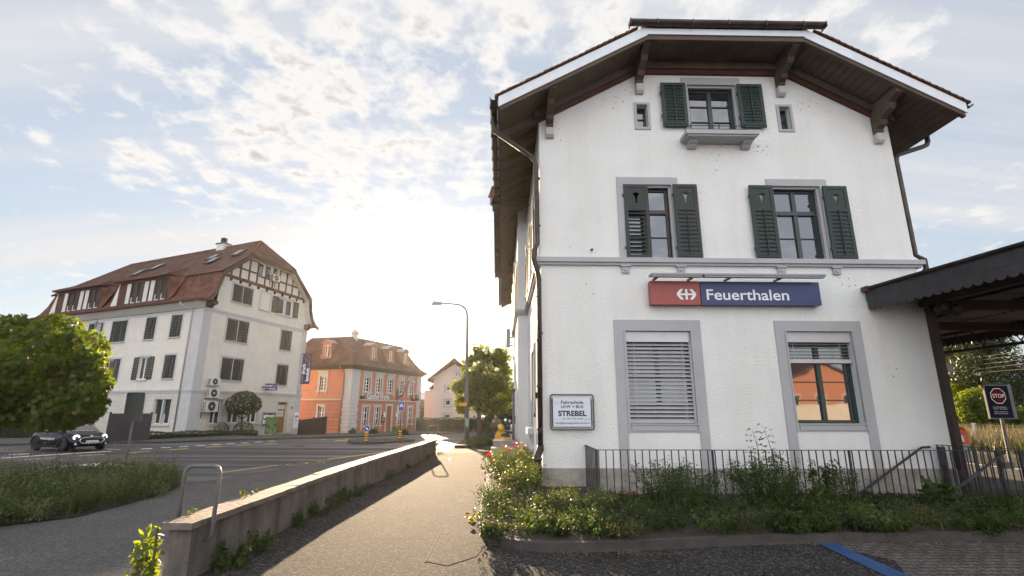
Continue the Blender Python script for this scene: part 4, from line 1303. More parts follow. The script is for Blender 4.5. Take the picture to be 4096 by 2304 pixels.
mb = MB()
for (cx_, cz_, n_) in ((2.75, 9.25, 9), (3.2, 9.6, 7), (7.6, 9.3, 10), (8.1, 9.05, 6), (6.4, 8.05, 7), (5.3, 8.0, 6), (4.0, 9.0, 5), (1.5, 8.4, 4), (2.2, 4.5, 3), (7.9, 4.6, 5), (1.3, 5.6, 2), (5.2, 7.6, 4), (8.6, 2.6, 3)):
    for _k in range(n_):
        u_, z_ = cx_ + rng.normal() * .16, cz_ + rng.normal() * .14; r_ = .006 + .009 * rng.random()
        if abs(z_ - 9.45) < .5 and 6.85 < u_ < 7.35: continue
        mb.poly([SF.p(u_ + r_ * math.cos(a), .006, z_ + r_ * math.sin(a) * 1.2) for a in np.linspace(0, 5.2, 6)])
tag(mb.build('dirt_specks', MT['wooddark'], ST), kind='stuff')
mb = MB()
lane(mb, [(1762, 1822), (1850, 1815), (1962, 1806)], wm=.03, dz=.007); lane(mb, [(1880, 1884), (1952, 1880)], wm=.02, dz=.007); lane(mb, [(1880, 1884), (1862, 1935), (1800, 2050), (1702, 2245)], wm=.02, dz=.0075)
lane(mb, [(900, 1960), (1020, 1925), (1180, 1880), (1420, 1828)], wm=.02, dz=.010)
struct('asphalt_seams', mb, MT['soil'])
# ================================================================== LOW WALL AND HOOPS
LWt = thing('low_wall', 'long low weathered concrete wall with a stone coping between path and road', 'wall', (-3.2, 12.8, 0))
mb = MB(); ysw = [5.62, 8, 11, 14, 17, 20.25]
V = []; F = []
for y in ysw:
    c = WX(y)
    V += [(c - .125, y, -.32), (c + .125, y, -.02), (c + .115, y, .50), (c - .115, y, .50)]
for i in range(len(ysw) - 1):
    for k in range(4): F.append((4 * i + k, 4 * i + 4 + k, 4 * i + 4 + (k + 1) % 4, 4 * i + (k + 1) % 4))
n = 4 * (len(ysw) - 1)
F += [(0, 1, 2, 3), (n + 3, n + 2, n + 1, n)]
mb.add(V, F); mb.build('wall_body', MT['concrete'], LWt)
mb = MB(); y = 5.55
while y < 20.3:
    ln = min(rng.uniform(.9, 1.5), 20.32 - y)
    a, b = WX(y), WX(y + ln); j = rng.uniform(-.008, .008, 4)
    m_ = 6
    for k in range(m_):
        y0 = y + ln * k / m_ + (.004 if k == 0 else 0); y1 = y + ln * (k + 1) / m_ - (.004 if k == m_ - 1 else 0)
        c0_, c1_ = a + (b - a) * k / m_, a + (b - a) * (k + 1) / m_
        e = rng.uniform(-.010, .010, 4)
        mb.hexa([(c0_ - .165 + e[0], y0, .50), (c0_ + .155 + e[1], y0, .50), (c1_ + .155 + e[2], y1, .50), (c1_ - .165 + e[3], y1, .50),
                 (c0_ - .165 + e[0], y0, .568 + j[0]), (c0_ + .155 + e[1], y0, .566 + j[1]), (c1_ + .155 + e[2], y1, .566 + j[1]), (c1_ - .165 + e[3], y1, .568 + j[0])])
    y += ln
mb.build('coping', MT['coping'], LWt)
def hoop(y, lab, fl=1):
    c = WX(y)
    t = thing('tube_hoop', lab, 'hoop rail', (c, y, .5), 'galvanised hoops over the ends of the low wall')
    m = MB(); r = .022
    xl, xr, zt_ = c - .175, c + .20, 1.09
    p = [(xl, y, .30), (xl, y, zt_ - .07), (xl + .02, y, zt_ - .02), (xl + .07, y, zt_), (xr - .07, y, zt_), (xr - .02, y, zt_ - .02), (xr, y, zt_ - .07), (xr, y, .40), (xr - .01, y, .37), (c + .11, y, .33)]
    m.tube(p, r, 12); m.build('tube', MT['steel'], t, smooth=True)
    m = MB(); m.box(WORLD, c + .118, c + .13, y - .05, y + .05, .27, .40); m.build('foot_plate', MT['steel'], t)
hoop(5.84, 'near galvanised tube hoop over the front end of the low wall')
hoop(20.0, 'far galvanised tube hoop at the far end of the low wall')

# ================================================================== WHITE HALF-HIPPED BUILDING
s1_, s3_, s6_, sA_, s4_ = .4142, .2761, .24155, .34507, .37957
q1 = lambda a, b: (a * s1_, 900 + b * s1_)
q2 = lambda a, b: (600 + a * s1_, 900 + b * s1_)
q3 = lambda a, b: (800 + a * s3_, 940 + b * s3_)
q4 = lambda a, b: (650 + a * s4_, 1300 + b * s4_)
q6 = lambda a, b: (750 + a * s6_, 1450 + b * s6_)
qA = lambda a, b: (400 + a * sA_, 1180 + b * sA_)
qB = lambda a, b: (380 + a * .2209, 1480 + b * .2209)
PC = (-23.218, 38.059)
WR = Fr(PC, R(74)); WL = Fr(PC, R(156), -1)
class Fp:       # footprint frame: a along the left facade, b along the gable, z
    def p(s, a, b, z):
        return Vector((PC[0], PC[1], 0)) + WL.U * a + WR.U * b + Vector((0, 0, z))
FP = Fp()
BW = thing('white_apartment_house', 'tall cream house with half-timbered gable, red tiled mansard roof and green louvred shutters', 'house', (PC[0], PC[1], -.35))
def rect(fr, *pts):
    """u and z ranges of a facade opening from pixel corners (tl, tr, bl, br)"""
    h = [fr.hit(*p) for p in pts]
    us = [(h[0][0] + h[2][0]) / 2, (h[1][0] + h[3][0]) / 2]
    return min(us), max(us), (h[2][1] + h[3][1]) / 2, (h[0][1] + h[1][1]) / 2
wins = {
 'L': [
  (rect(WL, qA(155, 310), qA(328, 294), qA(115, 552), qA(282, 536)), 'closed'),
  (rect(WL, qA(553, 265), qA(662, 258), qA(508, 516), qA(620, 508)), 'closed'),
  (rect(WL, qA(845, 238), qA(965, 227), qA(803, 490), qA(925, 482)), 'closed'),
  (rect(WL, qA(85, 752), qA(243, 738), qA(45, 1003), qA(200, 992)), 'half'),
  (rect(WL, qA(463, 722), qA(575, 715), qA(425, 985), qA(538, 977)), 'open'),
  (rect(WL, qA(760, 700), qA(886, 692), qA(722, 968), qA(847, 962)), 'closed')],
 'R': [
  (rect(WR, q2(755, 900), q2(955, 940), q2(725, 1107), q2(928, 1142)), 'closed2'),
  (rect(WR, q2(1272, 1010), q2(1368, 1030), q2(1250, 1200), q2(1352, 1215)), 'closed'),
  (rect(WR, q4(635, 340), q4(853, 365), q4(600, 570), q4(828, 590)), 'closed2'),
  (rect(WR, q4(1210, 415), q4(1320, 427), q4(1187, 627), q4(1303, 636)), 'closed'),
  (rect(WR, q3(492, 706), q3(765, 785), q3(465, 950), q3(742, 1022)), 'closed2'),
  (rect(WR, q3(1140, 903), q3(1355, 965), q3(1112, 1135), q3(1330, 1190)), 'open2')]}
u0, u1, z0, z1 = wins['L'][0][0]
wins['L'].append(((u0 + 3.4, u1 + 3.4, z0, z1), 'closed'))
u0, u1, z0, z1 = wins['L'][3][0]
wins['L'].append(((u0 + 3.6, u1 + 3.6, z0, z1), 'closed'))
gnd = {'L': [rect(WL, qB(1100, 530), qB(1395, 525), qB(1032, 982), qB(1328, 985))],
       'R': [rect(WR, q6(425, 625), q6(600, 630), q6(330, 1005), q6(520, 1015))[:2] + (.58, 2.45),
             (3.68, 4.95, .58, 2.45), (5.75, 6.95, .58, 2.45)]}
g0 = gnd['L'][0]
gnd['L'].append((g0[0] + 3.15, g0[1] + 3.15, g0[2], g0[3]))
door = (9.30, 10.55, -.42, 2.35)
tim = [(rect(WR, q3(862, 398), q3(935, 425), q3(835, 590), q3(905, 605))), (rect(WR, q3(968, 438), q3(1040, 460), q3(942, 625), q3(1012, 640))), (rect(WR, q3(1070, 475), q3(1137, 495), q3(1050, 640), q3(1112, 655)))]
def shr(r, a=.02):
    return (r[0] + a, r[1] - a, r[2] + a, r[3] - a)
gprof = [(1.02, 10.0), (1.10, 10.9), (1.25, 11.7), (1.5, 12.45), (4.05, 14.75), (9.0, 14.75), (11.4, 12.45), (11.75, 11.7), (11.95, 10.9), (12.2, 10.0)]
mb = MB()
mb.wall(WR, [(0, 3.1), (12.3, 3.1), (12.3, 9.35)] + gprof[::-1] + [(0.0, 9.9)], [shr(r) for r, k in wins['R']] + tim, .22)
mb.wall(WL, [(0, 3.1), (22.4, 3.1), (22.4, 9.9), (0, 9.9)], [shr(r) for r, k in wins['L']], .22)
mb.poly([FP.p(22.4, 0, -.6), FP.p(22.4, 12.3, -.6), FP.p(22.4, 12.3, 10), FP.p(22.4, 0, 10)])
mb.poly([FP.p(0, 12.3, -1.2), FP.p(22.4, 12.3, -1.2), FP.p(22.4, 12.3, 10), FP.p(0, 12.3, 10)])
mb.build('wall', MT['stucco_cream'], BW)
mb = MB()
mb.wall(WR, [(0, -1.2), (12.3, -1.2), (12.3, 3.1), (0, 3.1)], [shr(r) for r in gnd['R']] + [door], .25, w=.03)
mb.wall(WL, [(0, -.8), (22.4, -.8), (22.4, 3.1), (0, 3.1)], [shr(r) for r in gnd['L']], .25, w=.03)
mb.build('ground_floor_wall', MT['ashlar'], BW)
mb = MB()
for (z0, z1, o) in ((3.02, 3.14, .13), (2.88, 3.02, .08)):
    mb.box(WR, -o, 12.3 + o, .032, o, z0, z1); mb.box(WL, 0, 22.4, .032, o, z0, z1)
mb.box(WR, .0, 12.3, -.01, .06, 9.30, 9.46)
mb.build('cornice', MT['lightstone'], BW)
mb = MB()                                     # corner pilasters and top band
mb.box(WR, -.03, .75, -.02, .035, 3.14, 9.3); mb.box(WR, -.03, 1.0, .0, .05, -.9, 2.88); mb.box(WL, 0, .95, -.02, .035, 3.14, 9.35); mb.box(WL, 0, .9, .0, .05, -.7, 2.88)
mb.box(WR, 11.6, 12.32, -.02, .035, 3.14, 9.3); mb.box(WR, 11.5, 12.34, .0, .055, -1.2, 2.88)
mb.box(WL, .95, 22.4, -.02, .02, 9.12, 9.35); mb.box(WR, .75, 11.6, -.02, .02, 9.10, 9.3)
for a in (13.0, ): mb.box(WL, a, a + .7, -.02, .035, 3.14, 9.12)
mb.build('pilaster', MT['lightstone'], BW)
mb = MB()
V = [(0, 9.36), (.05, 9.42), (.45, 9.75), (.62, 9.80), (.62, 9.86), (0, 9.86)]
mb.prism([WL.p(-.1, w, z) for w, z in V], WL.U * 22.6)
mb.build('eaves_cove', MT['offwhite'], BW)
mb = MB(); mb.box(WL, -.05, 22.5, 0, .05, 9.33, 9.37); mb.prism([WL.p(-.45, w, z) for w, z in ((.55, 9.80), (.80, 9.80), (.86, 9.88), (.86, 9.97), (.55, 9.97))], WL.U * 23.4)
mb.build('gutter', MT['redtrim'], BW)
def leaf(fr, a, b, z0, z1, w, parent):
    m = MB(); st = .05
    m.box(fr, a, a + st, w - .03, w, z0, z1); m.box(fr, b - st, b, w - .03, w, z0, z1)
    m.box(fr, a + st, b - st, w - .03, w, z0, z0 + .06); m.box(fr, a + st, b - st, w - .03, w, z1 - .06, z1)
    n = 13; dz = (z1 - z0 - .12) / n
    for k in range(n):
        z = z0 + .06 + k * dz
        m.hexa([fr.p(a + st, w - .028, z + dz * .75), fr.p(b - st, w - .028, z + dz * .75), fr.p(b - st, w - .004, z + dz * .1), fr.p(a + st, w - .004, z + dz * .1),
                fr.p(a + st, w - .028, z + dz * .88), fr.p(b - st, w - .028, z + dz * .88), fr.p(b - st, w - .004, z + dz * .25), fr.p(a + st, w - .004, z + dz * .25)])
    return m.build('shutter', MT['louvre'], parent)
def win_child(parent_thing, fr, cu, z):
    o = bpy.data.objects.new('window', None); COL.objects.link(o); o.empty_display_size = .2
    o.parent = parent_thing; P = fr.p(cu, 0, z)
    o.location = P - Vector(parent_thing['_o']); o['_o'] = list(P)
    return o
def swindow(fr, r, kind, B):
    a, b, z0, z1 = r
    W = win_child(B, fr, (a + b) / 2, z0)
    t = .17
    surround(fr, [(a - t, a, z0 - .02, z1 + t), (b, b + t, z0 - .02, z1 + t), (a, b, z1, z1 + t)], .022, MT['lightstone'], W)
    m = MB(); m.box(fr, a - .12, b + .12, -.01, .12, z0 - .10, z0 - .02); m.build('sill', MT['lightstone'], W)
    c = (a + b) / 2
    if kind in ('closed2', 'open2'):
        m = MB(); m.box(fr, c - .05, c + .05, -.15, .03, z0, z1); m.build('mullion', MT['lightstone'], W)
    if kind != 'closed' and kind != 'closed2':
        pane_window(fr, a + .03, c - .05 if kind == 'open2' else b - .03, z0 + .02, z1 - .02, -.12, W, MT['white'], MT['glassdim'], cols=1 if kind == 'open2' else 2, ft=.07)
        if kind == 'open2': pane_window(fr, c + .05, b - .03, z0 + .02, z1 - .02, -.12, W, MT['white'], MT['glassdim'], cols=1, ft=.07)
    else:
        pane_window(fr, a + .03, b - .03, z0 + .02, z1 - .02, -.14, W, MT['white'], MT['dark'], cols=2, ft=.06)
    h = (b - a) / 2
    if kind == 'closed': leaf(fr, a, c - .005, z0, z1, .045, W); leaf(fr, c + .005, b, z0, z1, .045, W)
    if kind == 'closed2': leaf(fr, a, c - .06, z0, z1, .045, W); leaf(fr, c + .06, b, z0, z1, .045, W)
    if kind == 'half': leaf(fr, a, c - .03, z0, z1, .045, W)
    if kind in ('open', 'open2'):
        h = min(h, .72)
        leaf(fr, a - h - .05, a - .03, z0, z1, .06, W); leaf(fr, b + .03, b + h + .05, z0, z1, .06, W)
    return W
for side, fr in (('L', WL), ('R', WR)):
    for r, k in wins[side]:
        swindow(fr, r, k, BW)
    for r in gnd[side]:
        a, b, z0, z1 = r
        W = win_child(BW, fr, (a + b) / 2, z0)
        surround(fr, [(a - .2, a, z0, z1 + .18), (b, b + .2, z0, z1 + .18), (a, b, z1, z1 + .18)], .055, MT['lightstone'], W)
        m = MB(); m.box(fr, a - .22, b + .22, .03, .17, z0 - .12, z0); m.build('sill', MT['lightstone'], W)
        c = (a + b) / 2
        if side == 'L':
            m = MB(); m.box(fr, c - .07, c + .07, -.2, .04, z0, z1); m.build('mullion', MT['lightstone'], W)
            for (x0, x1) in ((a + .02, c - .07), (c + .07, b - .02)):
                pane_window(fr, x0, x1, z0 + .02, z1 - .02, -.16, W, MT['white'], MT['glassdim'], cols=1, ft=.06)
                m = MB(); m.box(fr, x0, x1, -.155, -.13, z0 + (z1 - z0) * .42, z1); m.build('roller_blind', MT['louvre'], W)
        else:
            pane_window(fr, a + .02, b - .02, z0 + .02, z1 - .02, -.16, W, MT['white'], MT['glassdim'], cols=2, ft=.07)
# blind window recess, attic left of the pair
r = rect(WR, q3(895, 822), q3(1025, 862), q3(858, 1075), q3(1000, 1100))
W = win_child(BW, WR, (r[0] + r[1]) / 2, r[2])
surround(WR, [(r[0] - .14, r[0], r[2], r[3] + .14), (r[1], r[1] + .14, r[2], r[3] + .14), (r[0], r[1], r[3], r[3] + .14)], .03, MT['lightstone'], W)
m = MB(); m.box(WR, r[0] - .1, r[1] + .1, 0, .12, r[2] - .1, r[2]); m.build('sill', MT['lightstone'], W)
W['label'] = 'blind window filled flush with cream plaster'
# half timbering
mb = MB()
def beam(p, q, wd=.17, w=.05):
    (a, z), (b, y) = p, q
    d = Vector((b - a, y - z)); n = Vector((-d.y, d.x)).normalized() * wd / 2
    mb.prism([WR.p(a - n.x, -.01, z - n.y), WR.p(b - n.x, -.01, y - n.y), WR.p(b + n.x, -.01, y + n.y), WR.p(a + n.x, -.01, z + n.y)], WR.W * (w + .01))
beam((1.45, 12.42), (12.0, 12.42), .26, .07)
def topz(u):
    return lerp(u, [1.5, 4.05, 9.0, 11.5], [12.45, 14.72, 14.72, 12.4])
posts = [WR.hit(*q3(a, b))[0] for a, b in ((450, 580), (575, 620), (700, 655), (815, 700), (930, 735), (1040, 770), (1133, 800), (1235, 835), (1325, 865), (1425, 895))]
for u in posts: beam((u, 12.5), (u, topz(u)), .15)
for zz in (13.38, 14.45):
    l = lerp(zz, [12.45, 14.72], [1.5, 4.05]); rr = lerp(zz, [12.45, 14.72], [11.4, 9.0])
    for ua, ub in ((l, posts[3] - .05), (posts[6] + .05, rr)):
        beam((ua, zz), (ub, zz), .14, .045)
beam((posts[3], 13.25), (posts[6], 13.25), .14, .045)
beam((1.5, 12.5), (4.05, 14.7), .16); beam((11.4, 12.5), (9.0, 14.7), .16); beam((4.0, 14.68), (9.1, 14.68), .2, .06)
mb.build('half_timbering', MT['redtrim'], BW)
for k in range(10):
    u = 2.0 + k * 1.02
    m = MB(); m.prism([WR.p(u, w, z) for w, z in ((0, 12.3), (.12, 12.3), (.12, 12.15), (.05, 12.05), (0, 12.05))], WR.U * .17); m.build('beam_end', MT['redtrim'], BW)
for r in tim:
    W = win_child(BW, WR, (r[0] + r[1]) / 2, r[2])
    pane_window(WR, r[0] - .03, r[1] + .03, r[2], r[3], .03, W, MT['offwhite'], MT['glass'], cols=1, ft=.09)
# roof
rp = [(-.85, 9.80), (-.35, 10.02), (.10, 10.55), (.45, 11.3), (.70, 12.40)]
up_ = [(.55, 12.50), (6.15, 17.02)]
rpr = [(13.25, 9.80), (12.75, 10.02), (12.25, 10.55), (11.95, 11.3), (11.75, 12.40)]
mb = MB()
a0, a1 = -.72, 22.9
for P_ in (rp, rpr):
    for (b0, z0), (b1, z1) in zip(P_[:-1], P_[1:]):
        mb.poly([FP.p(a0, b0, z0), FP.p(a1 + (.9 - .9 * (z0 - 9.8) / 2.6), b0, z0), FP.p(a1 + (.9 - .9 * (z1 - 9.8) / 2.6), b1, z1), FP.p(a0, b1, z1)])
# left end mansard
for (b0, z0), (b1, z1) in zip(rp[:-1], rp[1:]):
    e0 = a1 + (.9 - .9 * (z0 - 9.8) / 2.6); e1 = a1 + (.9 - .9 * (z1 - 9.8) / 2.6)
    mb.poly([FP.p(e0, b0, z0), FP.p(e0, 12.4 - b0, z0), FP.p(e1, 12.4 - b1, z1), FP.p(e1, b1, z1)])
mb.build('lower_roof', MT['tilered'], BW)
mb = MB()
A_, B_, C_, D_ = FP.p(a0, .52, 12.42), FP.p(a0, 3.42, 14.72), FP.p(a0, 9.0, 14.72), FP.p(a0, 11.9, 12.42)
E_, F_ = FP.p(1.5, 6.15, 17.05), FP.p(20.9, 6.15, 16.95)
G_, H_ = FP.p(a1 + .2, .52, 12.42), FP.p(a1 + .2, 11.9, 12.42)
mb.poly([A_, B_, E_, F_, G_]); mb.poly([H_, F_, E_, C_, D_]); mb.poly([B_, C_, E_]); mb.poly([G_, F_, H_])
mb.build('upper_roof', MT['tile'], BW)
mb = MB()                                     # ridge and hip tiles
def ridget(p, q, n, r=.11):
    for k in range(n):
        a = p.lerp(q, k / n); b = p.lerp(q, (k + 1.12) / n)
        mb.tube([a, b], [r * 1.15, r * .85], 6)
ridget(E_, F_, 46); ridget(B_, E_, 12); ridget(C_, E_, 12); ridget(F_, G_, 14)
mb.build('ridge_tiles', MT['tileedge'], BW)
mb = MB()                                     # verge boards and white verge soffit on the gable
def vb(P_, wd=.30, a=a0, th=.10):
    for (b0, z0), (b1, z1) in zip(P_[:-1], P_[1:]):
        mb.hexa([FP.p(a - .02, b0, z0 - wd), FP.p(a - .02, b1, z1 - wd), FP.p(a + th, b1, z1 - wd), FP.p(a + th, b0, z0 - wd), FP.p(a - .02, b0, z0 - .02), FP.p(a - .02, b1, z1 - .02), FP.p(a + th, b1, z1 - .02), FP.p(a + th, b0, z0 - .02)])
vb([(-.85, 9.92), (-.35, 10.05), (.12, 10.6), (.47, 11.35), (.72, 12.42), (3.42, 14.74), (9.0, 14.74), (11.75, 12.42), (11.95, 11.35), (12.25, 10.6), (12.75, 10.05), (13.25, 9.85)])
mb.build('verge_board', MT['redtrim'], BW)
mb = MB()
sp = [(.15, 9.95), (.45, 10.5), (.80, 11.3), (1.05, 12.25), (3.55, 14.45), (8.9, 14.45), (11.45, 12.25), (11.6, 11.3), (11.95, 10.5), (12.3, 9.95)]
for (b0, z0), (b1, z1) in zip(sp[:-1], sp[1:]):
    mb.quad(FP.p(a0 + .1, b0, z0), FP.p(a0 + .1, b1, z1), FP.p(.0, b1, z1), FP.p(.0, b0, z0))
mb.build('verge_soffit', MT['offwhite'], BW)
for (u, s) in ((.35, 1), (12.1, 1)):
    m = MB(); m.prism([WR.p(u - .35, d, z) for d, z in ((0, 9.4), (.25, 9.45), (.35, 9.62), (.68, 9.7), (.68, 9.95), (0, 9.95))], WR.U * .55); m.build('gable_bracket', MT['redtrim'], BW)
# dormers
def dormer(aa, ab, lab):
    D = bpy.data.objects.new('dormer', None); COL.objects.link(D); D.empty_display_size = .2; D.parent = BW
    P = FP.p((aa + ab) / 2, 0, 10.2); D.location = P - Vector(BW['_o']); D['_o'] = list(P)
    w = .12
    m = MB()
    m.box(WL, aa, ab, w - .15, w, 10.28, 10.42); m.box(WL, aa, ab, w - .15, w, 12.2, 12.5)
    n = 7; ks = np.linspace(aa + .05, ab - .9, n + 1)
    for x in ks: m.box(WL, x - .07, x + .07, w - .15, w + .01, 10.42, 12.2)
    m.prism([WL.p(a, w - .1, z) for a, z in ((ab - .9, 12.2), (ab, 12.2), (ab - .02, 10.4), (ab - .9, 10.42))], WL.W * .02)
    m.build('timber_frame', MT['redtrim'], D)
    mo = MB(); mc = MB(); mw = MB()
    for i in range(n):
        x0, x1 = ks[i] + .07, ks[i + 1] - .07
        if i in (0, 1, 4, 5):
            mo.quad(WL.p(x0, w - .08, 10.42), WL.p(x1, w - .08, 10.42), WL.p(x1, w - .08, 12.2), WL.p(x0, w - .08, 12.2))
            mw.box(WL, x0, x0 + .07, w - .08, w - .05, 10.42, 10.95); mw.box(WL, x1 - .07, x1, w - .08, w - .05, 10.42, 10.95); mw.box(WL, x0, x1, w - .08, w - .05, 10.42, 10.5)
        else:
            mc.quad(WL.p(x0, w - .05, 10.42), WL.p(x1, w - .05, 10.42), WL.p(x1, w - .05, 12.2), WL.p(x0, w - .05, 12.2))
    build_pieces(mo, 'blind', MT['louvre'], D); mw.build('sash', MT['white'], D); build_pieces(mc, 'panel', MT['offwhite'], D)
    m = MB()                                 # cheeks, hung with tiles
    m.add([WL.p(aa - .02, .14, 12.4), WL.p(aa - .05, .10, 11.3), WL.p(aa - .05, .1, 10.3), WL.p(aa - .7, .15, 10.45), WL.p(aa - .85, -.25, 11.4), WL.p(aa - .9, -.75, 12.45)], [(0, 1, 4, 5), (1, 2, 3, 4)])
    m.build('cheek', MT['tilered'], D)
    m = MB(); m.add([WL.p(ab, .14, 12.3), WL.p(ab, .14, 10.35), WL.p(ab + .55, .3, 10.3), WL.p(ab + .1, .0, 12.3)], [(0, 1, 2, 3)]); m.build('cheek', MT['offwhite'], D)
    m = MB(); e = .45
    f0, f1 = WL.p(aa - e, .45, 12.45), WL.p(ab + e, .45, 12.45)
    r0, r1 = WL.p(aa + 1.3, -2.1, 13.75), WL.p(ab - 1.3, -2.1, 13.75)
    b0, b1 = WL.p(aa - e, -.75, 12.5), WL.p(ab + e, -.75, 12.5)
    bk0, bk1 = WL.p(aa + 1.3, -2.4, 13.8), WL.p(ab - 1.3, -2.4, 13.8)
    m.poly([f0, f1, r1, r0]); m.poly([f0, r0, bk0, b0]); m.poly([f1, b1, bk1, r1])
    m.build('dormer_roof', MT['tile'], D)
    for (p, q) in ((f0, r0), (f1, r1)):
        m = MB()
        for k in range(10):
            a = p.lerp(q, k / 10); b = p.lerp(q, (k + 1.15) / 10); m.tube([a, b], [.11, .08], 6)
        m.build('hip_tiles', MT['tileedge'], D)
    m = MB(); m.box(WL, aa - e, ab + e, .0, .47, 12.38, 12.45); m.build('dormer_eave', MT['redtrim'], D)
dormer(4.75, 11.2, ''); dormer(13.9, 20.6, '')
def skylight(c1_, c2_, open_=False):
    (a, z), (a2, z2) = c1_, c2_
    def P(aa, zz, o=0):
        b = .55 + (zz - 12.5) / 4.52 * 5.6
        n = Vector((WR.U.x * -.628, WR.U.y * -.628, .778))
        return FP.p(aa, b, zz) + n * o
    m = MB(); m.hexa([P(a, z, .0), P(a2, z, .0), P(a2, z2, .0), P(a, z2, .0), P(a, z, .12), P(a2, z, .12), P(a2, z2, .12), P(a, z2, .12)])
    s = m.build('skylight', MT['darksteel'], BW)
    m = MB(); d = .12 * (1 if a2 > a else -1)
    m.quad(P(a + d, z + .1, .13), P(a2 - d, z + .1, .13), P(a2 - d, z2 - .1, .13), P(a + d, z2 - .1, .13)); m.build('pane', MT['glass'], s)
for a, z in ((13.4, 13.95), (12.0, 14.6), (3.3, 14.05), (4.3, 14.75), (1.15, 14.75)):
    skylight((a + .9, z), (a, z + .85))
m = MB()
cc = FP.p(6.6, 6.15, 16.6); m.box(Fr((cc.x, cc.y), R(156)), -.5, .5, -.35, .35, 16.3, 17.4); ch = m.build('chimney', MT['offwhite'], BW)
m = MB(); m.box(Fr((cc.x, cc.y), R(156)), -.6, .6, -.45, .45, 17.4, 17.47); m.build('cap', MT['darksteel'], ch)
m = MB()
for k in range(4): m.lathe((cc.x, cc.y, 17.55 + k * .14), [(.12, 0), (.30, .03), (.30, .06), (.12, .09)], 12)
m.tube([(cc.x, cc.y, 17.5), (cc.x, cc.y, 18.1)], .12, 10); m.build('cowl', MT['darksteel'], ch)
# rainwater pipes
m = MB()
m.tube([WL.p(1.75, .8, 9.85), WL.p(1.72, .75, 9.6), WL.p(1.2, .25, 9.3), WL.p(1.15, .12, 9.1), WL.p(1.15, .12, -.45)], .055, 8)
m.build('downpipe', MT['zinc'], BW, smooth=True)
m = MB(); m.tube([WL.p(13.7, .1, 9.1), WL.p(13.7, .1, -.4)], .055, 8); m.lathe(WL.p(13.7, .1, 9.0), [(.06, 0), (.12, .1), (.12, .22)], 8); m.build('downpipe', MT['zinc'], BW, smooth=True)
# door
W = bpy.data.objects.new('door', None); COL.objects.link(W); W.parent = BW; P = WR.p(9.9, 0, -.4); W.location = P - Vector(BW['_o']); W['_o'] = list(P)
surround(WR, [(9.08, 9.3, -.42, 2.55), (10.55, 10.77, -.42, 2.55), (9.3, 10.55, 2.35, 2.55)], .07, MT['lightstone'], W)
m = MB(); m.box(WR, 9.3, 10.55, -.22, -.17, -.4, 2.35); m.box(WR, 9.38, 9.9, -.17, -.15, -.25, .75); m.box(WR, 9.95, 10.47, -.17, -.15, -.25, .75); m.box(WR, 9.38, 10.47, -.17, -.155, .85, 1.0)
m.build('door_leaf', MT['doorwood'], W)
m = MB()
for k in range(4):
    m.box(WR, 9.42 + k * .27, 9.62 + k * .27, -.17, -.155, 1.72, 2.1)
for k in range(3):
    for j in range(2): m.box(WR, 9.5 + k * .3, 9.74 + k * .3, -.17, -.155, 1.05 + j * .28, 1.28 + j * .28)
m.build('door_pane', MT['offwhite'], W)
m = MB(); m.box(WR, 8.9, 11.0, .04, .55, -.75, -.43); m.box(WR, 8.7, 11.3, .04, .9, -1.0, -.6); m.build('door_step', MT['granite'], BW)
# things fixed to the house
def acunit(fr, c, w0, h, d, lab, legs=True):
    """outdoor unit: c = (u, z) lower left corner"""
    u, z = c
    t = thing('air_conditioner', lab, 'air conditioner', fr.p(u + w0 / 2, .3, z), 'air conditioning units on the white house')
    m = MB(); m.box(fr, u, u + w0, .16, .16 + d, z, z + h); m.box(fr, u + .01, u + w0 - .01, .16 + d, .17 + d, z + h - .05, z + h); cs = m.build('casing', MT['offwhite'], t)
    m = MB(); c0_ = fr.p(u + w0 * .45, .165 + d, z + h / 2)
    m.lathe(c0_, [(h * .42, 0), (h * .42, .012), (h * .10, .014)], 24, axis=fr.W); m.build('fan_grille', MT['darksteel'], t)
    m = MB(); m.lathe(c0_ + fr.W * .016, [(h * .09, 0), (h * .09, .012), (0, .014)], 12, axis=fr.W); m.build('fan_hub', MT['white'], t)
    m = MB()
    for k in range(7):
        for j in range(2): m.box(fr, u - .004, u, .2 + j * d * .45, .2 + j * d * .45 + d * .35, z + .05 + k * (h - .1) / 7, z + .05 + k * (h - .1) / 7 + h * .08)
    m.build('side_louvres', MT['dark'], t)
    m = MB()
    for uu in (u + .08, u + w0 - .12): m.box(fr, uu, uu + .04, .03, .18 + d, z - .05, z - .005); m.box(fr, uu, uu + .04, .03, .07, z - (.45 if legs else .12), z - .05)
    m.build('bracket', MT['darksteel'], t)
acunit(WR, (.98, 1.50), 1.12, .82, .38, 'largest and lowest of the three stacked air conditioners at the house corner')
acunit(WR, (1.15, 2.55), .95, .70, .32, 'middle air conditioner of the three stacked at the house corner', False)
acunit(WR, (1.15, 3.50), .92, .56, .30, 'topmost air conditioner of the three stacked at the house corner', False)
r = WR.hit(*q3(985, 690)); acunit(WR, (r[0] + .05, r[1] + .2), .86, .62, .32, 'air conditioner below the small windows of the half-timbered gable')
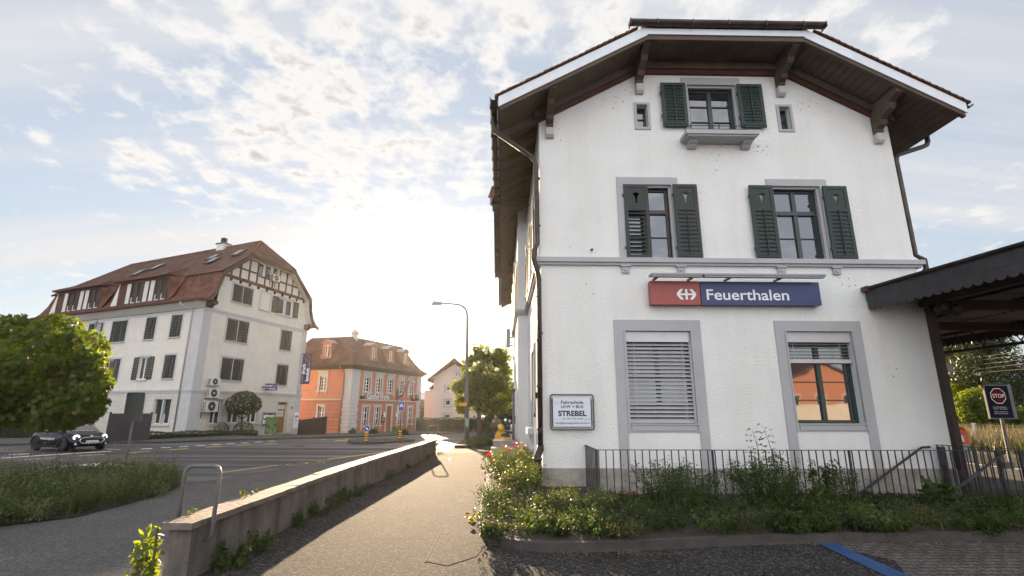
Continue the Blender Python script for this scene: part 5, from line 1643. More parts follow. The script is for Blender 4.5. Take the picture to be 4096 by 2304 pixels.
# blue box sign
t = thing('blue_box_sign', 'small blue illuminated box sign reading landolt druck beside the topiary tree', 'sign', WR.p(7.5, .3, 3.4))
BX = Fr((WR.p(7.1, 0, 0).x, WR.p(7.1, 0, 0).y), R(20))
m = MB(); m.box(BX, .25, 1.25, .08, .30, 3.30, 3.92); m.build('light_box', MT['greypaint'], t)
m = MB(); m.box(BX, .27, 1.23, .30, .31, 3.32, 3.90); f_ = m.build('face', MT['signblue'], t)
text('lettering', 'landolt', BX, .33, 3.66, .312, .13, MT['letter'], f_, width=.52, bold=.02); text('lettering', 'druck', BX, .60, 3.42, .312, .13, MT['letter'], f_, width=.50, bold=.02)
m = MB(); m.box(BX, .90, 1.18, .311, .314, 3.69, 3.705); m.box(BX, .33, .56, .311, .314, 3.47, 3.485); m.build('line', MT['letter'], f_)
m = MB(); m.box(BX, .0, .25, .15, .22, 3.55, 3.65); m.build('arm', MT['darksteel'], t)
# banner
t = thing('vertical_banner', 'tall blue banner with sideways white lettering landolt druck at the house corner', 'banner', WR.p(11.9, .5, 4.2))
BN = Fr((WR.p(11.85, .1, 0).x, WR.p(11.85, .1, 0).y), R(8))
bt, bb = 7.05, 4.12
m = MB()
n = 12
for k in range(n):
    za, zb_ = bb + (bt - bb) * k / n, bb + (bt - bb) * (k + 1) / n
    wa, wb = .02 * math.sin(k * .9), .02 * math.sin((k + 1) * .9)
    m.quad(BN.p(.08, wa, za), BN.p(.92, -wa, za), BN.p(.92, -wb, zb_), BN.p(.08, wb, zb_))
cl_ = m.build('cloth', mat('banner_blue', (.045, .045, .15), .7, .08, 3, trans=.15), t)
m = MB(); m.tube([BN.p(-.1, .0, bt + .02), BN.p(1.0, .0, bt + .02)], .025, 6); m.build('top_bar', MT['darksteel'], t)
m = MB(); m.tube([BN.p(-.1, .0, bb - .75), BN.p(.0, 0, bb - .7), BN.p(.9, .0, bb - .62)], .018, 6); m.tube([BN.p(-.08, 0, bb - 1.1), BN.p(-.08, 0, bb - .7)], .035, 6); m.build('lower_bar', MT['darksteel'], t)
m = MB()
for x in (.1, .5, .9): m.tube([BN.p(x, 0, bb), BN.p(x * .9, 0, bb - .66)], .004, 4)
m.build('cord', MT['darksteel'], t)
text('lettering', 'landolt', BN, .80, bb + .25, .035, .30, MT['letter'], cl_, width=1.3, bold=.03, rot=R(90))
text('lettering', 'druck', BN, .40, bb + .92, .035, .30, MT['letter'], cl_, width=1.05, bold=.03, rot=R(90))
m = MB(); m.box(BN, .22, .26, .034, .036, bb + .15, bb + .8); m.box(BN, .72, .76, .034, .036, bb + 1.62, bb + 2.2); m.build('yellow_line', MT['signyellow'], cl_)
m = MB(); c0_ = BN.p(.55, .034, bt - .42)
m.lathe(c0_, [(.26, 0), (.26, .004), (0, .005)], 20, axis=BN.W); m.build('round_badge', MT['letter'], cl_)
m = MB(); m.lathe(c0_ + BN.W * .006, [(.25, 0), (.25, .003), (.21, .003)], 20, axis=BN.W); m.prism([BN.p(.25, .042, bt - .33), BN.p(.86, .042, bt - .60), BN.p(.84, .042, bt - .48), BN.p(.27, .042, bt - .22)], BN.W * .004); m.build('badge_band', MT['tileedge'], cl_)
# notice case, plaques
t = thing('notice_case', 'glazed notice case full of white papers left of the oak door', 'notice case', WR.p(8.3, .1, .3))
m = MB()
for (a, b, c, d) in ((7.45, 7.52, .22, 1.5), (9.0, 9.07, .22, 1.5), (7.52, 9.0, .22, .3), (7.52, 9.0, 1.38, 1.5)): m.box(WR, a, b, .05, .16, c, d)
m.build('frame', MT['zinc'], t)
m = MB(); m.box(WR, 7.52, 9.0, .05, .1, .3, 1.38); bk = m.build('backboard', mat('brown_cork', (.09, .06, .03), .8, .2, 6), t)
m = MB()
for k in range(5):
    for j in range(2):
        x = 7.6 + k * .26 + rng.uniform(-.02, .02); z = .48 + j * .43 + rng.uniform(-.03, .03); m.box(WR, x, x + .21, .1, .104, z, z + .30 + rng.uniform(-.04, .05))
m.build('papers', MT['letter'], bk)
m = MB()
for k in range(7):
    x = 7.64 + rng.uniform(0, 1.15); z = .5 + rng.uniform(0, .7); m.box(WR, x, x + .1, .104, .106, z, z + .07)
m.build('pictures', MT['tileedge'], bk)
t = thing('company_plaque', 'narrow white wall plaque with small blue logo at the right end of the house', 'plaque', WR.p(12.0, .08, .2))
m = MB(); m.box(WR, 11.62, 12.28, .06, .085, -.05, 1.42); pb = m.build('board', MT['letter'], t)
m = MB(); m.box(WR, 11.72, 12.2, .086, .09, .95, 1.12); lp = m.build('logo', MT['signblue'], pb)
text('lettering', 'landolt', WR, 11.76, 1.04, .091, .055, MT['letter'], pb, width=.3); text('lettering', 'druck', WR, 11.9, .965, .091, .055, MT['letter'], pb, width=.22)
m = MB(); m.box(WR, 11.72, 12.0, .086, .089, .78, .84); m.box(WR, 11.72, 12.16, .086, .089, .60, .66); m.build('print', MT['dark'], pb)
m = MB(); m.box(WR, 11.72, 12.1, .086, .089, .34, .39); m.build('yellow_line', MT['signyellow'], pb)
tag(MB().box(WR, 11.08, 11.28, .06, .075, 1.78, 1.92).build('house_number', MT['signblue']), 'small dark blue house number plate right of the oak door', 'number plate')
tag(MB().box(WR, 11.75, 11.9, .06, .075, -.62, -.48).build('gas_marker', MT['signyellow']), 'tiny yellow utility marker near the foot of the white house corner', 'utility marker')
# advertising board
t = thing('advertising_stand', 'green advertising stand on a dark base in front of the notice case', 'advertising stand', WR.p(7.3, 1.2, -.5))
AB = Fr((WR.p(6.75, 1.1, 0).x, WR.p(6.75, 1.1, 0).y), R(25))
m = MB(); m.box(AB, 0, .95, -.03, .03, -.35, 1.05); m.build('frame', MT['steel'], t)
m = MB(); m.box(AB, .04, .91, .03, .034, -.31, 1.01); po = m.build('poster', mat('poster_green', (.10, .20, .035), .5, .5, 3), t)
m = MB(); m.box(AB, .07, .88, .035, .038, .22, .48); m.build('label_band', mat('poster_plum', (.06, .035, .06), .6, .1, 3), po)
text('lettering', 'landolt', AB, .12, .37, .04, .07, MT['letter'], po, width=.5); text('lettering', 'druck', AB, .38, .27, .04, .07, MT['letter'], po, width=.4)
m = MB()
for x in (.12, .42, .72): m.lathe(AB.p(x + .05, .036, -.15), [(.05, 0), (.06, .1), (.04, .18)], 8)
m.build('pictures', MT['greypaint'], po)
m = MB(); m.box(AB, -.15, 1.1, -.3, .3, -.62, -.50); m.box(AB, .2, .26, -.03, .03, -.5, -.35); m.box(AB, .7, .76, -.03, .03, -.5, -.35); m.build('base', MT['black'], t)
# anthracite slatted gate left of the corner, brown screen right of it
def slatgate(name, p, q, h, lab, m_, post, npan=2, nsl=13, cat='gate'):
    d = (q - p); ang = math.atan2(d.y, d.x); L_ = math.hypot(d.x, d.y)
    t = thing(name, lab, cat, p)
    f = Fr((p.x, p.y), ang)
    for k in range(npan):
        a, b = L_ * k / npan, L_ * (k + 1) / npan
        za = p.z + (q.z - p.z) * (k + .5) / npan
        m = MB()
        for s in range(nsl):
            z = za + .06 + s * (h - .1) / nsl
            m.hexa([f.p(a + .06, -.015, z), f.p(b - .06, -.015, z), f.p(b - .06, .015, z + .01), f.p(a + .06, .015, z + .01), f.p(a + .06, -.015, z + (h - .1) / nsl * .9), f.p(b - .06, -.015, z + (h - .1) / nsl * .9), f.p(b - .06, .01, z + (h - .1) / nsl * .9), f.p(a + .06, .01, z + (h - .1) / nsl * .9)])
        m.box(f, a + .06, b - .06, -.016, -.012, za + .05, za + h - .04)
        m.build('slat_panel', m_, t)
    for k in range(npan + 1):
        a = L_ * k / npan; za = p.z + (q.z - p.z) * k / npan
        m = MB(); m.box(f, a - .05, a + .05, -.05, .05, za - .05, za + h + .05); m.build('post', post, t)
    return t
pg0 = onG(*qB(180, 1330)); pg1 = onG(*qB(940, 1300))
slatgate('slatted_gate', Vector((pg0.x, pg0.y, -.25)), Vector((pg1.x, pg1.y, -.25)), 1.72, 'anthracite horizontal slat fence before the left part of the white house', MT['gatedark'], MT['gatedark'], 2, 16, 'fence')
m = MB()
sc0 = WR.p(12.4, -.4, 0); 
s5_ = .37951
q5 = lambda a, b: (1150 + a * s5_, 1250 + b * s5_)
g1 = onG(*q5(105, 1312)); g2 = onG(*q5(400, 1303))
t = thing('woven_screen_fence', 'dark brown woven screen fence between the white house and the orange inn', 'fence', g1)
f = Fr((g1.x, g1.y), math.atan2(g2.y - g1.y, g2.x - g1.x)); L_ = (g2 - g1).length
zl = f.hit(*q5(125, 1135))[1]; zr = f.hit(*q5(400, 1095))[1]
npn = 2
for k in range(npn):
    a, b = L_ * k / npn + .04, L_ * (k + 1) / npn - .04
    za, zb_ = zl + (zr - zl) * k / npn, zl + (zr - zl) * (k + 1) / npn
    m = MB(); m.prism([f.p(a, 0, g1.z - .3), f.p(b, 0, g2.z - .3), f.p(b, 0, zb_), f.p(a, 0, za)], f.W * .04)
    n = 16
    for s in range(n):
        x = a + (b - a) * (s + .5) / n; m.box(f, x - .012, x + .012, .04, .055, g1.z - .2, za + (zb_ - za) * (s + .5) / n)
    m.build('screen_panel', MT['screen'], t)
for k in range(npn + 1):
    a = L_ * k / npn; m = MB(); m.box(f, a - .04, a + .04, -.04, .06, g1.z - .3, zl + (zr - zl) * k / npn + .12); m.build('post', MT['darksteel'] if k < npn else MT['zinc'], t)

# ================================================================== ORANGE INN
PR = (-16.828, 56.198)
IR = Fr(PR, R(68)); IL = Fr(PR, R(163), -1)
class Fi:
    def p(s, a, b, z):
        return Vector((PR[0], PR[1], 0)) + IL.U * a + IR.U * b + Vector((0, 0, z))
FI = Fi()
BI = thing('orange_inn', 'two-storey orange inn with grey stone quoins, brown hipped roof and pedimented dormers', 'inn', (PR[0], PR[1], -1.0))
LR, LLn = 14.6, 9.5
upw = [rect(IR, q5(808, 672), q5(862, 672), q5(808, 832), q5(857, 832)), rect(IR, q5(935, 690), q5(985, 690), q5(935, 840), q5(978, 840)), rect(IR, q5(1058, 705), q5(1103, 705), q5(1055, 848), q5(1097, 848)), rect(IR, q5(1175, 720), q5(1212, 720), q5(1170, 858), q5(1207, 858)), rect(IR, q5(1280, 735), q5(1315, 735), q5(1275, 868), q5(1310, 868))]
zu0 = sum(r[2] for r in upw) / 5 ; zu1 = sum(r[3] for r in upw) / 5
upw = [(r[0] - .0, r[1] + .25, zu0, zu1) for r in upw]
lww = [rect(IR, q5(792, 985), q5(840, 985), q5(785, 1180), q5(832, 1180)), rect(IR, q5(920, 985), q5(965, 985), q5(912, 1178), q5(955, 1178)), rect(IR, q5(1158, 1000), q5(1190, 1000), q5(1152, 1170), q5(1185, 1170)), rect(IR, q5(1267, 1000), q5(1300, 1000), q5(1262, 1168), q5(1295, 1168))]
zl0 = -.05; zl1 = sum(r[3] for r in lww) / 4
lww = [(r[0], r[1] + .25, zl0, zl1) for r in lww]
dr = rect(IR, q5(1040, 985), q5(1095, 985), q5(1030, 1250), q5(1085, 1250))
dr = (dr[0], dr[1], -1.02, dr[3])
ul = rect(IL, q5(345, 675), q5(412, 675), q5(335, 825), q5(400, 825)); ll = rect(IL, q5(325, 985), q5(385, 985), q5(315, 1110), q5(378, 1110))
ll = (ll[0], ll[1], -.05, ll[3])
BZ, EZ = 2.78, 6.15
mb = MB()
mb.wall(IR, [(0, BZ), (LR, BZ), (LR, EZ), (0, EZ)], upw, .25); mb.wall(IL, [(0, BZ), (LLn, BZ), (LLn, EZ), (0, EZ)], [ul], .25)
mb.build('upper_wall', MT['orangewall'], BI)
mb = MB()
mb.wall(IR, [(0, -1.5), (LR, -1.5), (LR, BZ), (0, BZ)], lww + [dr], .25, w=.02); mb.wall(IL, [(0, -1.5), (LLn, -1.5), (LLn, BZ), (0, BZ)], [ll], .25, w=.02)
mb.poly([FI.p(LLn, 0, -1.5), FI.p(LLn, LR, -1.5), FI.p(LLn, LR, EZ), FI.p(LLn, 0, EZ)]); mb.poly([FI.p(0, LR, -1.5), FI.p(0, LR, EZ), FI.p(LLn, LR, EZ), FI.p(LLn, LR, -1.5)])
mb.build('lower_wall', MT['orangeblock'], BI)
mb = MB(); mb.box(IR, -.12, LR + .12, .022, .12, BZ - .06, BZ + .08); mb.box(IL, 0, LLn, .022, .12, BZ - .06, BZ + .08)
mb.build('string_course', MT['lightstone'], BI)
for fr, x0, x1 in ((IR, -.04, 1.35), (IL, 0, .95), (IR, LR - .95, LR + .04)):
    mb = MB()
    mb.box(fr, x0, x1, .0, .06, BZ + .08, EZ - .62); mb.box(fr, x0 - .02, x1 + .05, .0, .12, EZ - .62, EZ - .5); mb.box(fr, x0, x1, .0, .06, EZ - .5, EZ)
    for k in range(9):
        z = -1.05 + k * .42
        s = .1 if k % 2 else 0
        mb.box(fr, x0, x1 - s, .0, .08, z + .012, min(z + .40, BZ - .07))
    mb.build('quoin', MT['lightstone'], BI)
mb = MB(); mb.box(IR, -.08, LR + .08, .0, .10, -1.6, -.95); mb.box(IL, 0, LLn, .0, .10, -1.6, -.95); mb.build('plinth', MT['plinth'], BI)
mb = MB()
for (z0, z1, o) in ((EZ - .02, EZ + .14, .25), (EZ + .14, EZ + .28, .45), (EZ + .28, EZ + .42, .62)):
    mb.box(IR, -o, LR + o, -.1, o, z0, z1); mb.box(IL, 0, LLn, -.1, o, z0, z1)
mb.build('eaves_cornice', MT['wood'], BI)
prof = [(-.95, 6.52), (-.45, 6.72), (.05, 7.10), (.55, 7.75), (.95, 8.40), (1.75, 9.80), (2.0, 10.12)]
mb = MB()
def ring(i, z):
    return [FI.p(i, i, z), FI.p(i, LR - i, z), FI.p(LLn - i, LR - i, z), FI.p(LLn - i, i, z)]
rs = [ring(i, z) for i, z in prof]
for A0, B0 in zip(rs[:-1], rs[1:]):
    for k in range(4): mb.quad(A0[k], A0[(k + 1) % 4], B0[(k + 1) % 4], B0[k])
r_ = rs[-1]; m1, m2 = (r_[0] + r_[3]) / 2, (r_[1] + r_[2]) / 2
m1 = m1.lerp(m2, .18) + Vector((0, 0, .12)); m2 = m2.lerp(m1, .18) + Vector((0, 0, .12))
mb.poly([r_[0], r_[1], m2, m1]); mb.poly([r_[2], r_[3], m1, m2]); mb.poly([r_[3], r_[0], m1]); mb.poly([r_[1], r_[2], m2])
mb.build('roof', MT['tilebrown'], BI)
_c = FI.p(2.5, 2.5, 10.4); cp = atY(1418, 1362, _c.y)
m = MB(); m.lathe((cp.x, cp.y, cp.z - .6), [(.40, 0), (.40, 1.35), (.52, 1.42), (.53, 1.55), (.30, 1.78), (.22, 1.80), (.20, 1.9)], 6); ch = m.build('chimney', MT['lightstone'], BI)
for r in upw + [ul]:
    fr = IL if r is ul else IR
    a, b, z0, z1 = r
    W = win_child(BI, fr, (a + b) / 2, z0)
    surround(fr, [(a - .22, a, z0 - .1, z1 + .55), (b, b + .22, z0 - .1, z1 + .55), (a, b, z1, z1 + .55)], .06, MT['lightstone'], W)
    m = MB(); m.box(fr, a - .36, b + .36, 0, .18, z1 + .55, z1 + .68); m.box(fr, a - .3, b + .3, 0, .12, z1 + .5, z1 + .56); m.build('hood', MT['lightstone'], W)
    m = MB(); m.box(fr, a - .3, b + .3, 0, .18, z0 - .14, z0); m.box(fr, a - .2, a - .06, 0, .1, z0 - .45, z0 - .14); m.box(fr, b + .06, b + .2, 0, .1, z0 - .45, z0 - .14); m.build('sill', MT['lightstone'], W)
    pane_window(fr, a + .02, b - .02, z0, z1, -.16, W, MT['white'], MT['glassdim'], cols=2, ft=.09, bars=[z0 + (z1 - z0) * k for k in (.27, .5, .73)], gap=.03)
flowers = []
for r in lww + [ll]:
    fr = IL if r is ll else IR
    a, b, z0, z1 = r
    W = win_child(BI, fr, (a + b) / 2, z0)
    surround(fr, [(a - .2, a, z0 - .1, z1 + .2), (b, b + .2, z0 - .1, z1 + .2), (a, b, z1, z1 + .2)], .07, MT['lightstone'], W)
    m = MB(); m.box(fr, a - .28, b + .28, 0, .2, z0 - .14, z0); m.box(fr, a - .2, a - .06, 0, .1, z0 - .45, z0 - .14); m.box(fr, b + .06, b + .2, 0, .1, z0 - .45, z0 - .14); m.build('sill', MT['lightstone'], W)
    pane_window(fr, a + .02, b - .02, z0, z1, -.16, W, MT['white'], MT['glassdim'], cols=2, ft=.09, transom=z0 + (z1 - z0) * .66, bars=[z0 + (z1 - z0) * .35], gap=.03)
    if fr is IR: flowers.append((a, b, z0))
W = bpy.data.objects.new('door', None); COL.objects.link(W); W.parent = BI; P = IR.p(dr[0], 0, -1); W.location = P - Vector(BI['_o']); W['_o'] = list(P)
surround(IR, [(dr[0] - .2, dr[0], -1.02, dr[3] + .22), (dr[1], dr[1] + .2, -1.02, dr[3] + .22), (dr[0], dr[1], dr[3], dr[3] + .22)], .08, MT['lightstone'], W)
m = MB(); m.box(IR, dr[0], dr[1], -.24, -.2, -1.0, dr[3]); m.build('door_leaf', MT['doorwood'], W)
m = MB(); m.box(IR, dr[0] - .1, dr[1] + .3, .03, .6, -1.25, -1.0); m.build('door_step', MT['granite'], BI)
def ddorm(fr, c, z0=7.55, zt_=9.6, wh=.62, lab=None):
    D = bpy.data.objects.new('dormer', None); COL.objects.link(D); D.parent = BI; P = fr.p(c, 0, z0); D.location = P - Vector(BI['_o']); D['_o'] = list(P)
    w = -.35
    m = MB()
    m.box(fr, c - wh, c - .36, w - .3, w, z0, zt_ - .45); m.box(fr, c + .36, c + wh, w - .3, w, z0, zt_ - .45); m.box(fr, c - .36, c + .36, w - .3, w, zt_ - .62, zt_ - .45)
    m.box(fr, c - wh - .1, c + wh + .1, w - .3, w + .1, z0 - .14, z0)
    m.fprism(fr, [(c - wh - .18, zt_ - .45), (c + wh + .18, zt_ - .45), (c, zt_)], w - .1, w + .12)
    for s in (-1, 1): m.lathe(fr.p(c + s * (wh + .02), w + .02, z0 + .2), [(.16, -.1), (.16, .06), (.05, .08)], 10, axis=fr.W)
    m.build('dormer_front', MT['terracotta'], D)
    m = MB()
    for s in (-1, 1): m.poly([fr.p(c + s * wh, w, z0), fr.p(c + s * wh, w, zt_ - .45), fr.p(c + s * wh, w - 1.5, zt_ - .45)][::s])
    m.build('cheek', MT['terracotta'], D)
    m = MB()
    for s in (-1, 1):
        q = [fr.p(c, w + .15, zt_ + .03), fr.p(c + s * (wh + .22), w + .15, zt_ - .45), fr.p(c + s * (wh + .22), w - 1.7, zt_ - .45), fr.p(c, w - 1.9, zt_ + .03)]
        m.poly(q[::s])
    m.build('dormer_roof', MT['greypaint'], D)
    pane_window(fr, c - .36, c + .36, z0, zt_ - .62, w - .12, D, MT['white'], MT['glassdim'], cols=2, ft=.08)
for px, py in ((905, 480), (1085, 510), (1243, 540)):
    h = IR.hit(*q5(px, py), -.35); ddorm(IR, h[0])
h = IL.hit(*q5(410, 460), -.35); ddorm(IL, h[0])
m = MB()
m.tube([IL.p(1.3, .6, 6.4), IL.p(1.25, .4, 6.15), IL.p(.95, .2, 5.75), IL.p(.92, .16, 5.5), IL.p(.92, .16, BZ + .15), IL.p(1.05, .2, BZ), IL.p(1.05, .16, BZ - .2), IL.p(1.05, .14, -1.1)], .07, 8)
m.build('downpipe', MT['terracotta'], BI, smooth=True)
# lettering on the inn
hh = IR.hit(*q5(822, 905)); h2 = IR.hit(*q5(1057, 915))
t = thing('inn_lettering', 'raised white lettering Gasthof Krone on the orange inn wall', 'lettering', IR.p(hh[0], .1, hh[1]))
zt0 = (hh[1] + h2[1]) / 2 + .0
text('lettering', 'Gasthof Krone', IR, hh[0], zt0 - .05, .16, .62, MT['letter'], t, width=h2[0] - hh[0], bold=.02, shear=.0)
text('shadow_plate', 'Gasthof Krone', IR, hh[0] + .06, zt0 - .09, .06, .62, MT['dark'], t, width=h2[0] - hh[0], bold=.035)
def lampbox(fr, u, z, lab):
    t = thing('flood_lamp', lab, 'lamp', fr.p(u, .15, z)); m = MB(); m.box(fr, u - .28, u + .28, .06, .35, z - .05, z + .28); m.build('lamp_body', MT['darksteel'], t)
    m = MB(); m.box(fr, u - .04, u + .04, .02, .1, z - .15, z); m.build('arm', MT['darksteel'], t)
h = IR.hit(*q5(775, 895)); lampbox(IR, h[0], BZ + .15, 'dark box lamp left of the inn lettering on the string course')
h = IR.hit(*q5(1352, 935)); lampbox(IR, h[0], BZ + .15, 'dark box lamp at the right end of the inn')
for i, (px, py) in enumerate(((1008, 1078), (1136, 1080))):
    h = IR.hit(*q5(px, py)); t = thing('wall_lantern', ['wall lantern left of the inn door', 'wall lantern right of the inn door'][i], 'lantern', IR.p(h[0], .15, h[1]), 'lanterns beside the inn door')
    m = MB(); m.lathe(IR.p(h[0], .2, h[1] - .28), [(.05, 0), (.11, .05), (.11, .5), (.04, .58)], 8); m.build('lamp_glass', MT['white'], t)
    m = MB(); m.box(IR, h[0] - .05, h[0] + .05, .03, .2, h[1] - .4, h[1] - .28); m.build('arm', MT['darksteel'], t)
h = IR.hit(*q5(1001, 1120)); t = thing('menu_box', 'small framed menu case beside the inn door', 'menu case', IR.p(h[0], .1, h[1] - .4))
m = MB(); m.box(IR, h[0] - .38, h[0] + .38, .03, .14, h[1] - .45, h[1] + .45); m.build('frame', MT['wooddark'], t)
m = MB(); m.box(IR, h[0] - .28, h[0] + .28, .14, .145, h[1] - .34, h[1] + .34); m.build('menu', MT['terracotta'], t)
# wrought iron inn sign
h = IR.hit(*q5(1150, 880)); u0 = h[0]
t = thing('wrought_iron_sign', 'curled wrought iron inn sign with hanging crown on the orange wall', 'inn sign', IR.p(u0, .1, 3.2))
WS = lambda d, z, s=0: IR.p(u0 + s, d, z)
m = MB()
for s in (-.18, .18): m.tube([WS(.1, 2.75, s), WS(.1, 4.3, s)], .03, 6)
for k in range(6): m.tube([WS(.1, 2.8 + k * .25, -.18), WS(.1, 3.05 + k * .25, .18)], .02, 5); m.tube([WS(.1, 2.8 + k * .25, .18), WS(.1, 3.05 + k * .25, -.18)], .02, 5)
m.build('wall_lattice', MT['copper'], t)
m = MB()
m.tube([WS(.1, 3.1), WS(.7, 3.4), WS(1.2, 4.0), WS(1.5, 4.8), WS(1.9, 5.3), WS(2.4, 5.45), WS(2.8, 5.25), WS(2.9, 4.95), WS(2.7, 4.8), WS(2.55, 4.95)], [.05, .05, .05, .05, .05, .05, .05, .04, .04, .03], 6)
m.tube([WS(.1, 3.5), WS(.6, 3.9), WS(1.0, 4.3), WS(1.3, 5.0), WS(1.9, 5.3)], .03, 6)
m.tube([WS(.3, 3.2), WS(.9, 3.3), WS(1.4, 3.7), WS(1.6, 4.4), WS(1.7, 5.1)], .025, 6)
m.build('scroll_arm', MT['copper'], t)
m = MB()
for s in (-.3, 0, .3): m.tube([WS(2.6, 4.85), WS(2.6 + s, 3.3)], .012, 4)
m.build('chain', MT['copper'], t)
m = MB(); c0_ = WS(2.6, 2.75)
m.lathe(c0_, [(.36, 0), (.38, .12), (.42, .2)], 12)
for k in range(6):
    a = k * math.pi / 3; d = Vector((math.cos(a), math.sin(a), 0))
    m.tube([c0_ + d * .40 + Vector((0, 0, .15)), c0_ + d * .5 + Vector((0, 0, .55)), c0_ + d * .42 + Vector((0, 0, .75))], [.07, .04, .06], 6)
m.build('crown_ornament', MT['copper'], t)
# ================================================================== TREES
def limbs(base, top, r0, n, spread, parent, m_=None, crown_c=None):
    m = MB(); base = Vector(base); top = Vector(top)
    mid = base.lerp(top, .5) + Vector((rng.uniform(-.06, .06), rng.uniform(-.06, .06), 0))
    m.tube([base - Vector((0, 0, .1)), base + Vector((0, 0, .15)), mid, top], [r0 * 1.5, r0 * 1.05, r0 * .9, r0 * .7], 10)
    for k in range(n):
        a = k * 2.4 + rng.uniform(-.3, .3); h = rng.uniform(.4, 1.0)
        e = top + Vector((math.cos(a) * spread[0] * rng.uniform(.5, .9), math.sin(a) * spread[1] * rng.uniform(.5, .9), spread[2] * h))
        s = base.lerp(top, rng.uniform(.8, 1.0))
        md = s.lerp(e, .5) + Vector((0, 0, spread[2] * .12))
        m.tube([s, md, e], [r0 * .42, r0 * .25, r0 * .06], 6)
        for j in range(3):
            e2 = md + Vector(tuple(rng.normal(size=3) * np.array(spread) * .35)); m.tube([md, e2], [r0 * .14, r0 * .03], 5)
    return m.build('trunk', m_ or MT['bark'], parent, smooth=True)
def crown(ells, n, size, mats, parent, shape=MAPLE, weights=None, inner=.5, amp=.2, mixp=(.0,), droop=.0, name='crown', zmin=None):
    """leaves in the outer shells of several lumpy ellipsoids [(c, r)]"""
    vol = np.array([r[0] * r[1] * r[2] for c, r in ells]) ** .67
    vol /= vol.sum(); parts = []
    for (c, r), v in zip(ells, vol):
        k = int(n * v)
        P, d = shell_points(k, c, r, inner, 16, amp)
        if zmin is not None:
            ok = P[:, 2] > zmin + rng.normal(size=k) * .05; P, d = P[ok], d[ok]; k = len(P)
            if k == 0: continue
        up = d * .8 + np.array([0, 0, .5])
        nr, t, b = rot_frames(k, .55, up)
        if droop:
            b = b * (1 - droop) + np.array([0, 0, -1.0]) * droop; b /= np.linalg.norm(b, axis=1, keepdims=True)
            t = np.cross(b, nr); t /= np.linalg.norm(t, axis=1, keepdims=True); nr = np.cross(t, b)
            b = -b
        V, F = leaves(P, size, shape, frames=(nr, t, -b if droop else b))
        mi = (rng.random(k) < mixp[0]).astype(int) if len(mats) > 1 else np.zeros(k, int)
        parts.append((V, F, mi))
    V = np.concatenate([p[0] for p in parts]); F = []; o = 0
    for p in parts:
        F.append(p[1] + o); o += len(p[0])
    return np_mesh(name, V, np.concatenate(F), mats, origin=parent['_o'], parent=parent, mi=np.concatenate([p[2] for p in parts]))
t = thing('maple_tree', 'large leafy maple crown hanging over the road at the left edge', 'tree', (atY(-420, 1800, 14.5).x, 14.5, -.3))
def E(px, py, rpx, Y=14.0, fy=1.0, fz=1.0):
    c = atY(px, py, Y); r = rpx / 138.
    return ((c.x, c.y, c.z), (r, r * fy, r * fz))
ells = [E(325, 1410, 84, 13.6), E(325, 1540, 84, 13.8), E(335, 1615, 56, 14.0), E(240, 1340, 84, 14.2), E(255, 1480, 115, 13.8), E(190, 1590, 98, 13.4), E(100, 1450, 145, 14.4), E(60, 1575, 112, 13.2), E(20, 1340, 85, 14.6), E(-60, 1480, 190, 14.6), E(-260, 1480, 230, 14.5), E(-420, 1460, 200, 14.5), E(285, 1640, 56, 13.4), E(160, 1340, 66, 15), E(120, 1640, 64, 13.6), E(0, 1510, 115, 12.8), E(250, 1550, 100, 15.2), E(352, 1635, 55, 13.9), E(362, 1550, 58, 13.8), E(352, 1470, 62, 13.7), E(300, 1650, 60, 14.2), E(230, 1650, 60, 13.5)]
limbs(t['_o'], Vector(t['_o']) + Vector((.1, 0, 2.3)), .14, 12, (2.6, 1.6, 1.6), t)
crown(ells + clumped(ells, 46, .2, .42, .7), 34000, .14, [MT['maple'], mat('rusty_maple_leaves', (.11, .065, .02), .5, .2, 3, trans=.3)], t, inner=.45, amp=.3, droop=.3, mixp=(.04,), zmin=atY(200, 1724, 13.8).z)
b0 = onG(1914, 1768)
t = thing('street_tree', 'young broad-leaved tree on the grassy mound beside the street lamp', 'tree', b0)
YT = b0.y; sc_ = YT / 2036.
def E2(px, py, rx, rz, dy=0):
    c = atY(px, py, YT + dy); return ((c.x, c.y, c.z), (rx * sc_, rx * sc_ * 1.0, rz * sc_))
limbs(b0, atY(1916, 1640, YT), .17, 14, (1.7, 1.6, 2.8), t)
tells = ([E2(1925, 1600, 95, 50), E2(1850, 1615, 50, 40, .4), E2(2000, 1610, 62, 42), E2(1905, 1530, 75, 50), E2(1990, 1530, 62, 60, -.3), E2(1880, 1480, 48, 45), E2(1945, 1470, 50, 60), E2(2010, 1460, 26, 62), E2(1920, 1430, 34, 40), E2(2025, 1500, 35, 45), E2(1850, 1545, 35, 40), E2(1950, 1640, 70, 26), E2(2040, 1560, 30, 60), E2(1985, 1430, 20, 40), E2(2022, 1410, 10, 38), E2(1885, 1440, 14, 32), E2(1952, 1405, 13, 34)])
tells = [(c, (r[0] * .72, r[1] * .72, r[2] * .80)) for c, r in tells]
crown(tells + clumped(tells, 90, .22, .55, .8), 11500, .19, [MT['maplefar']], t, inner=.1, amp=.5)
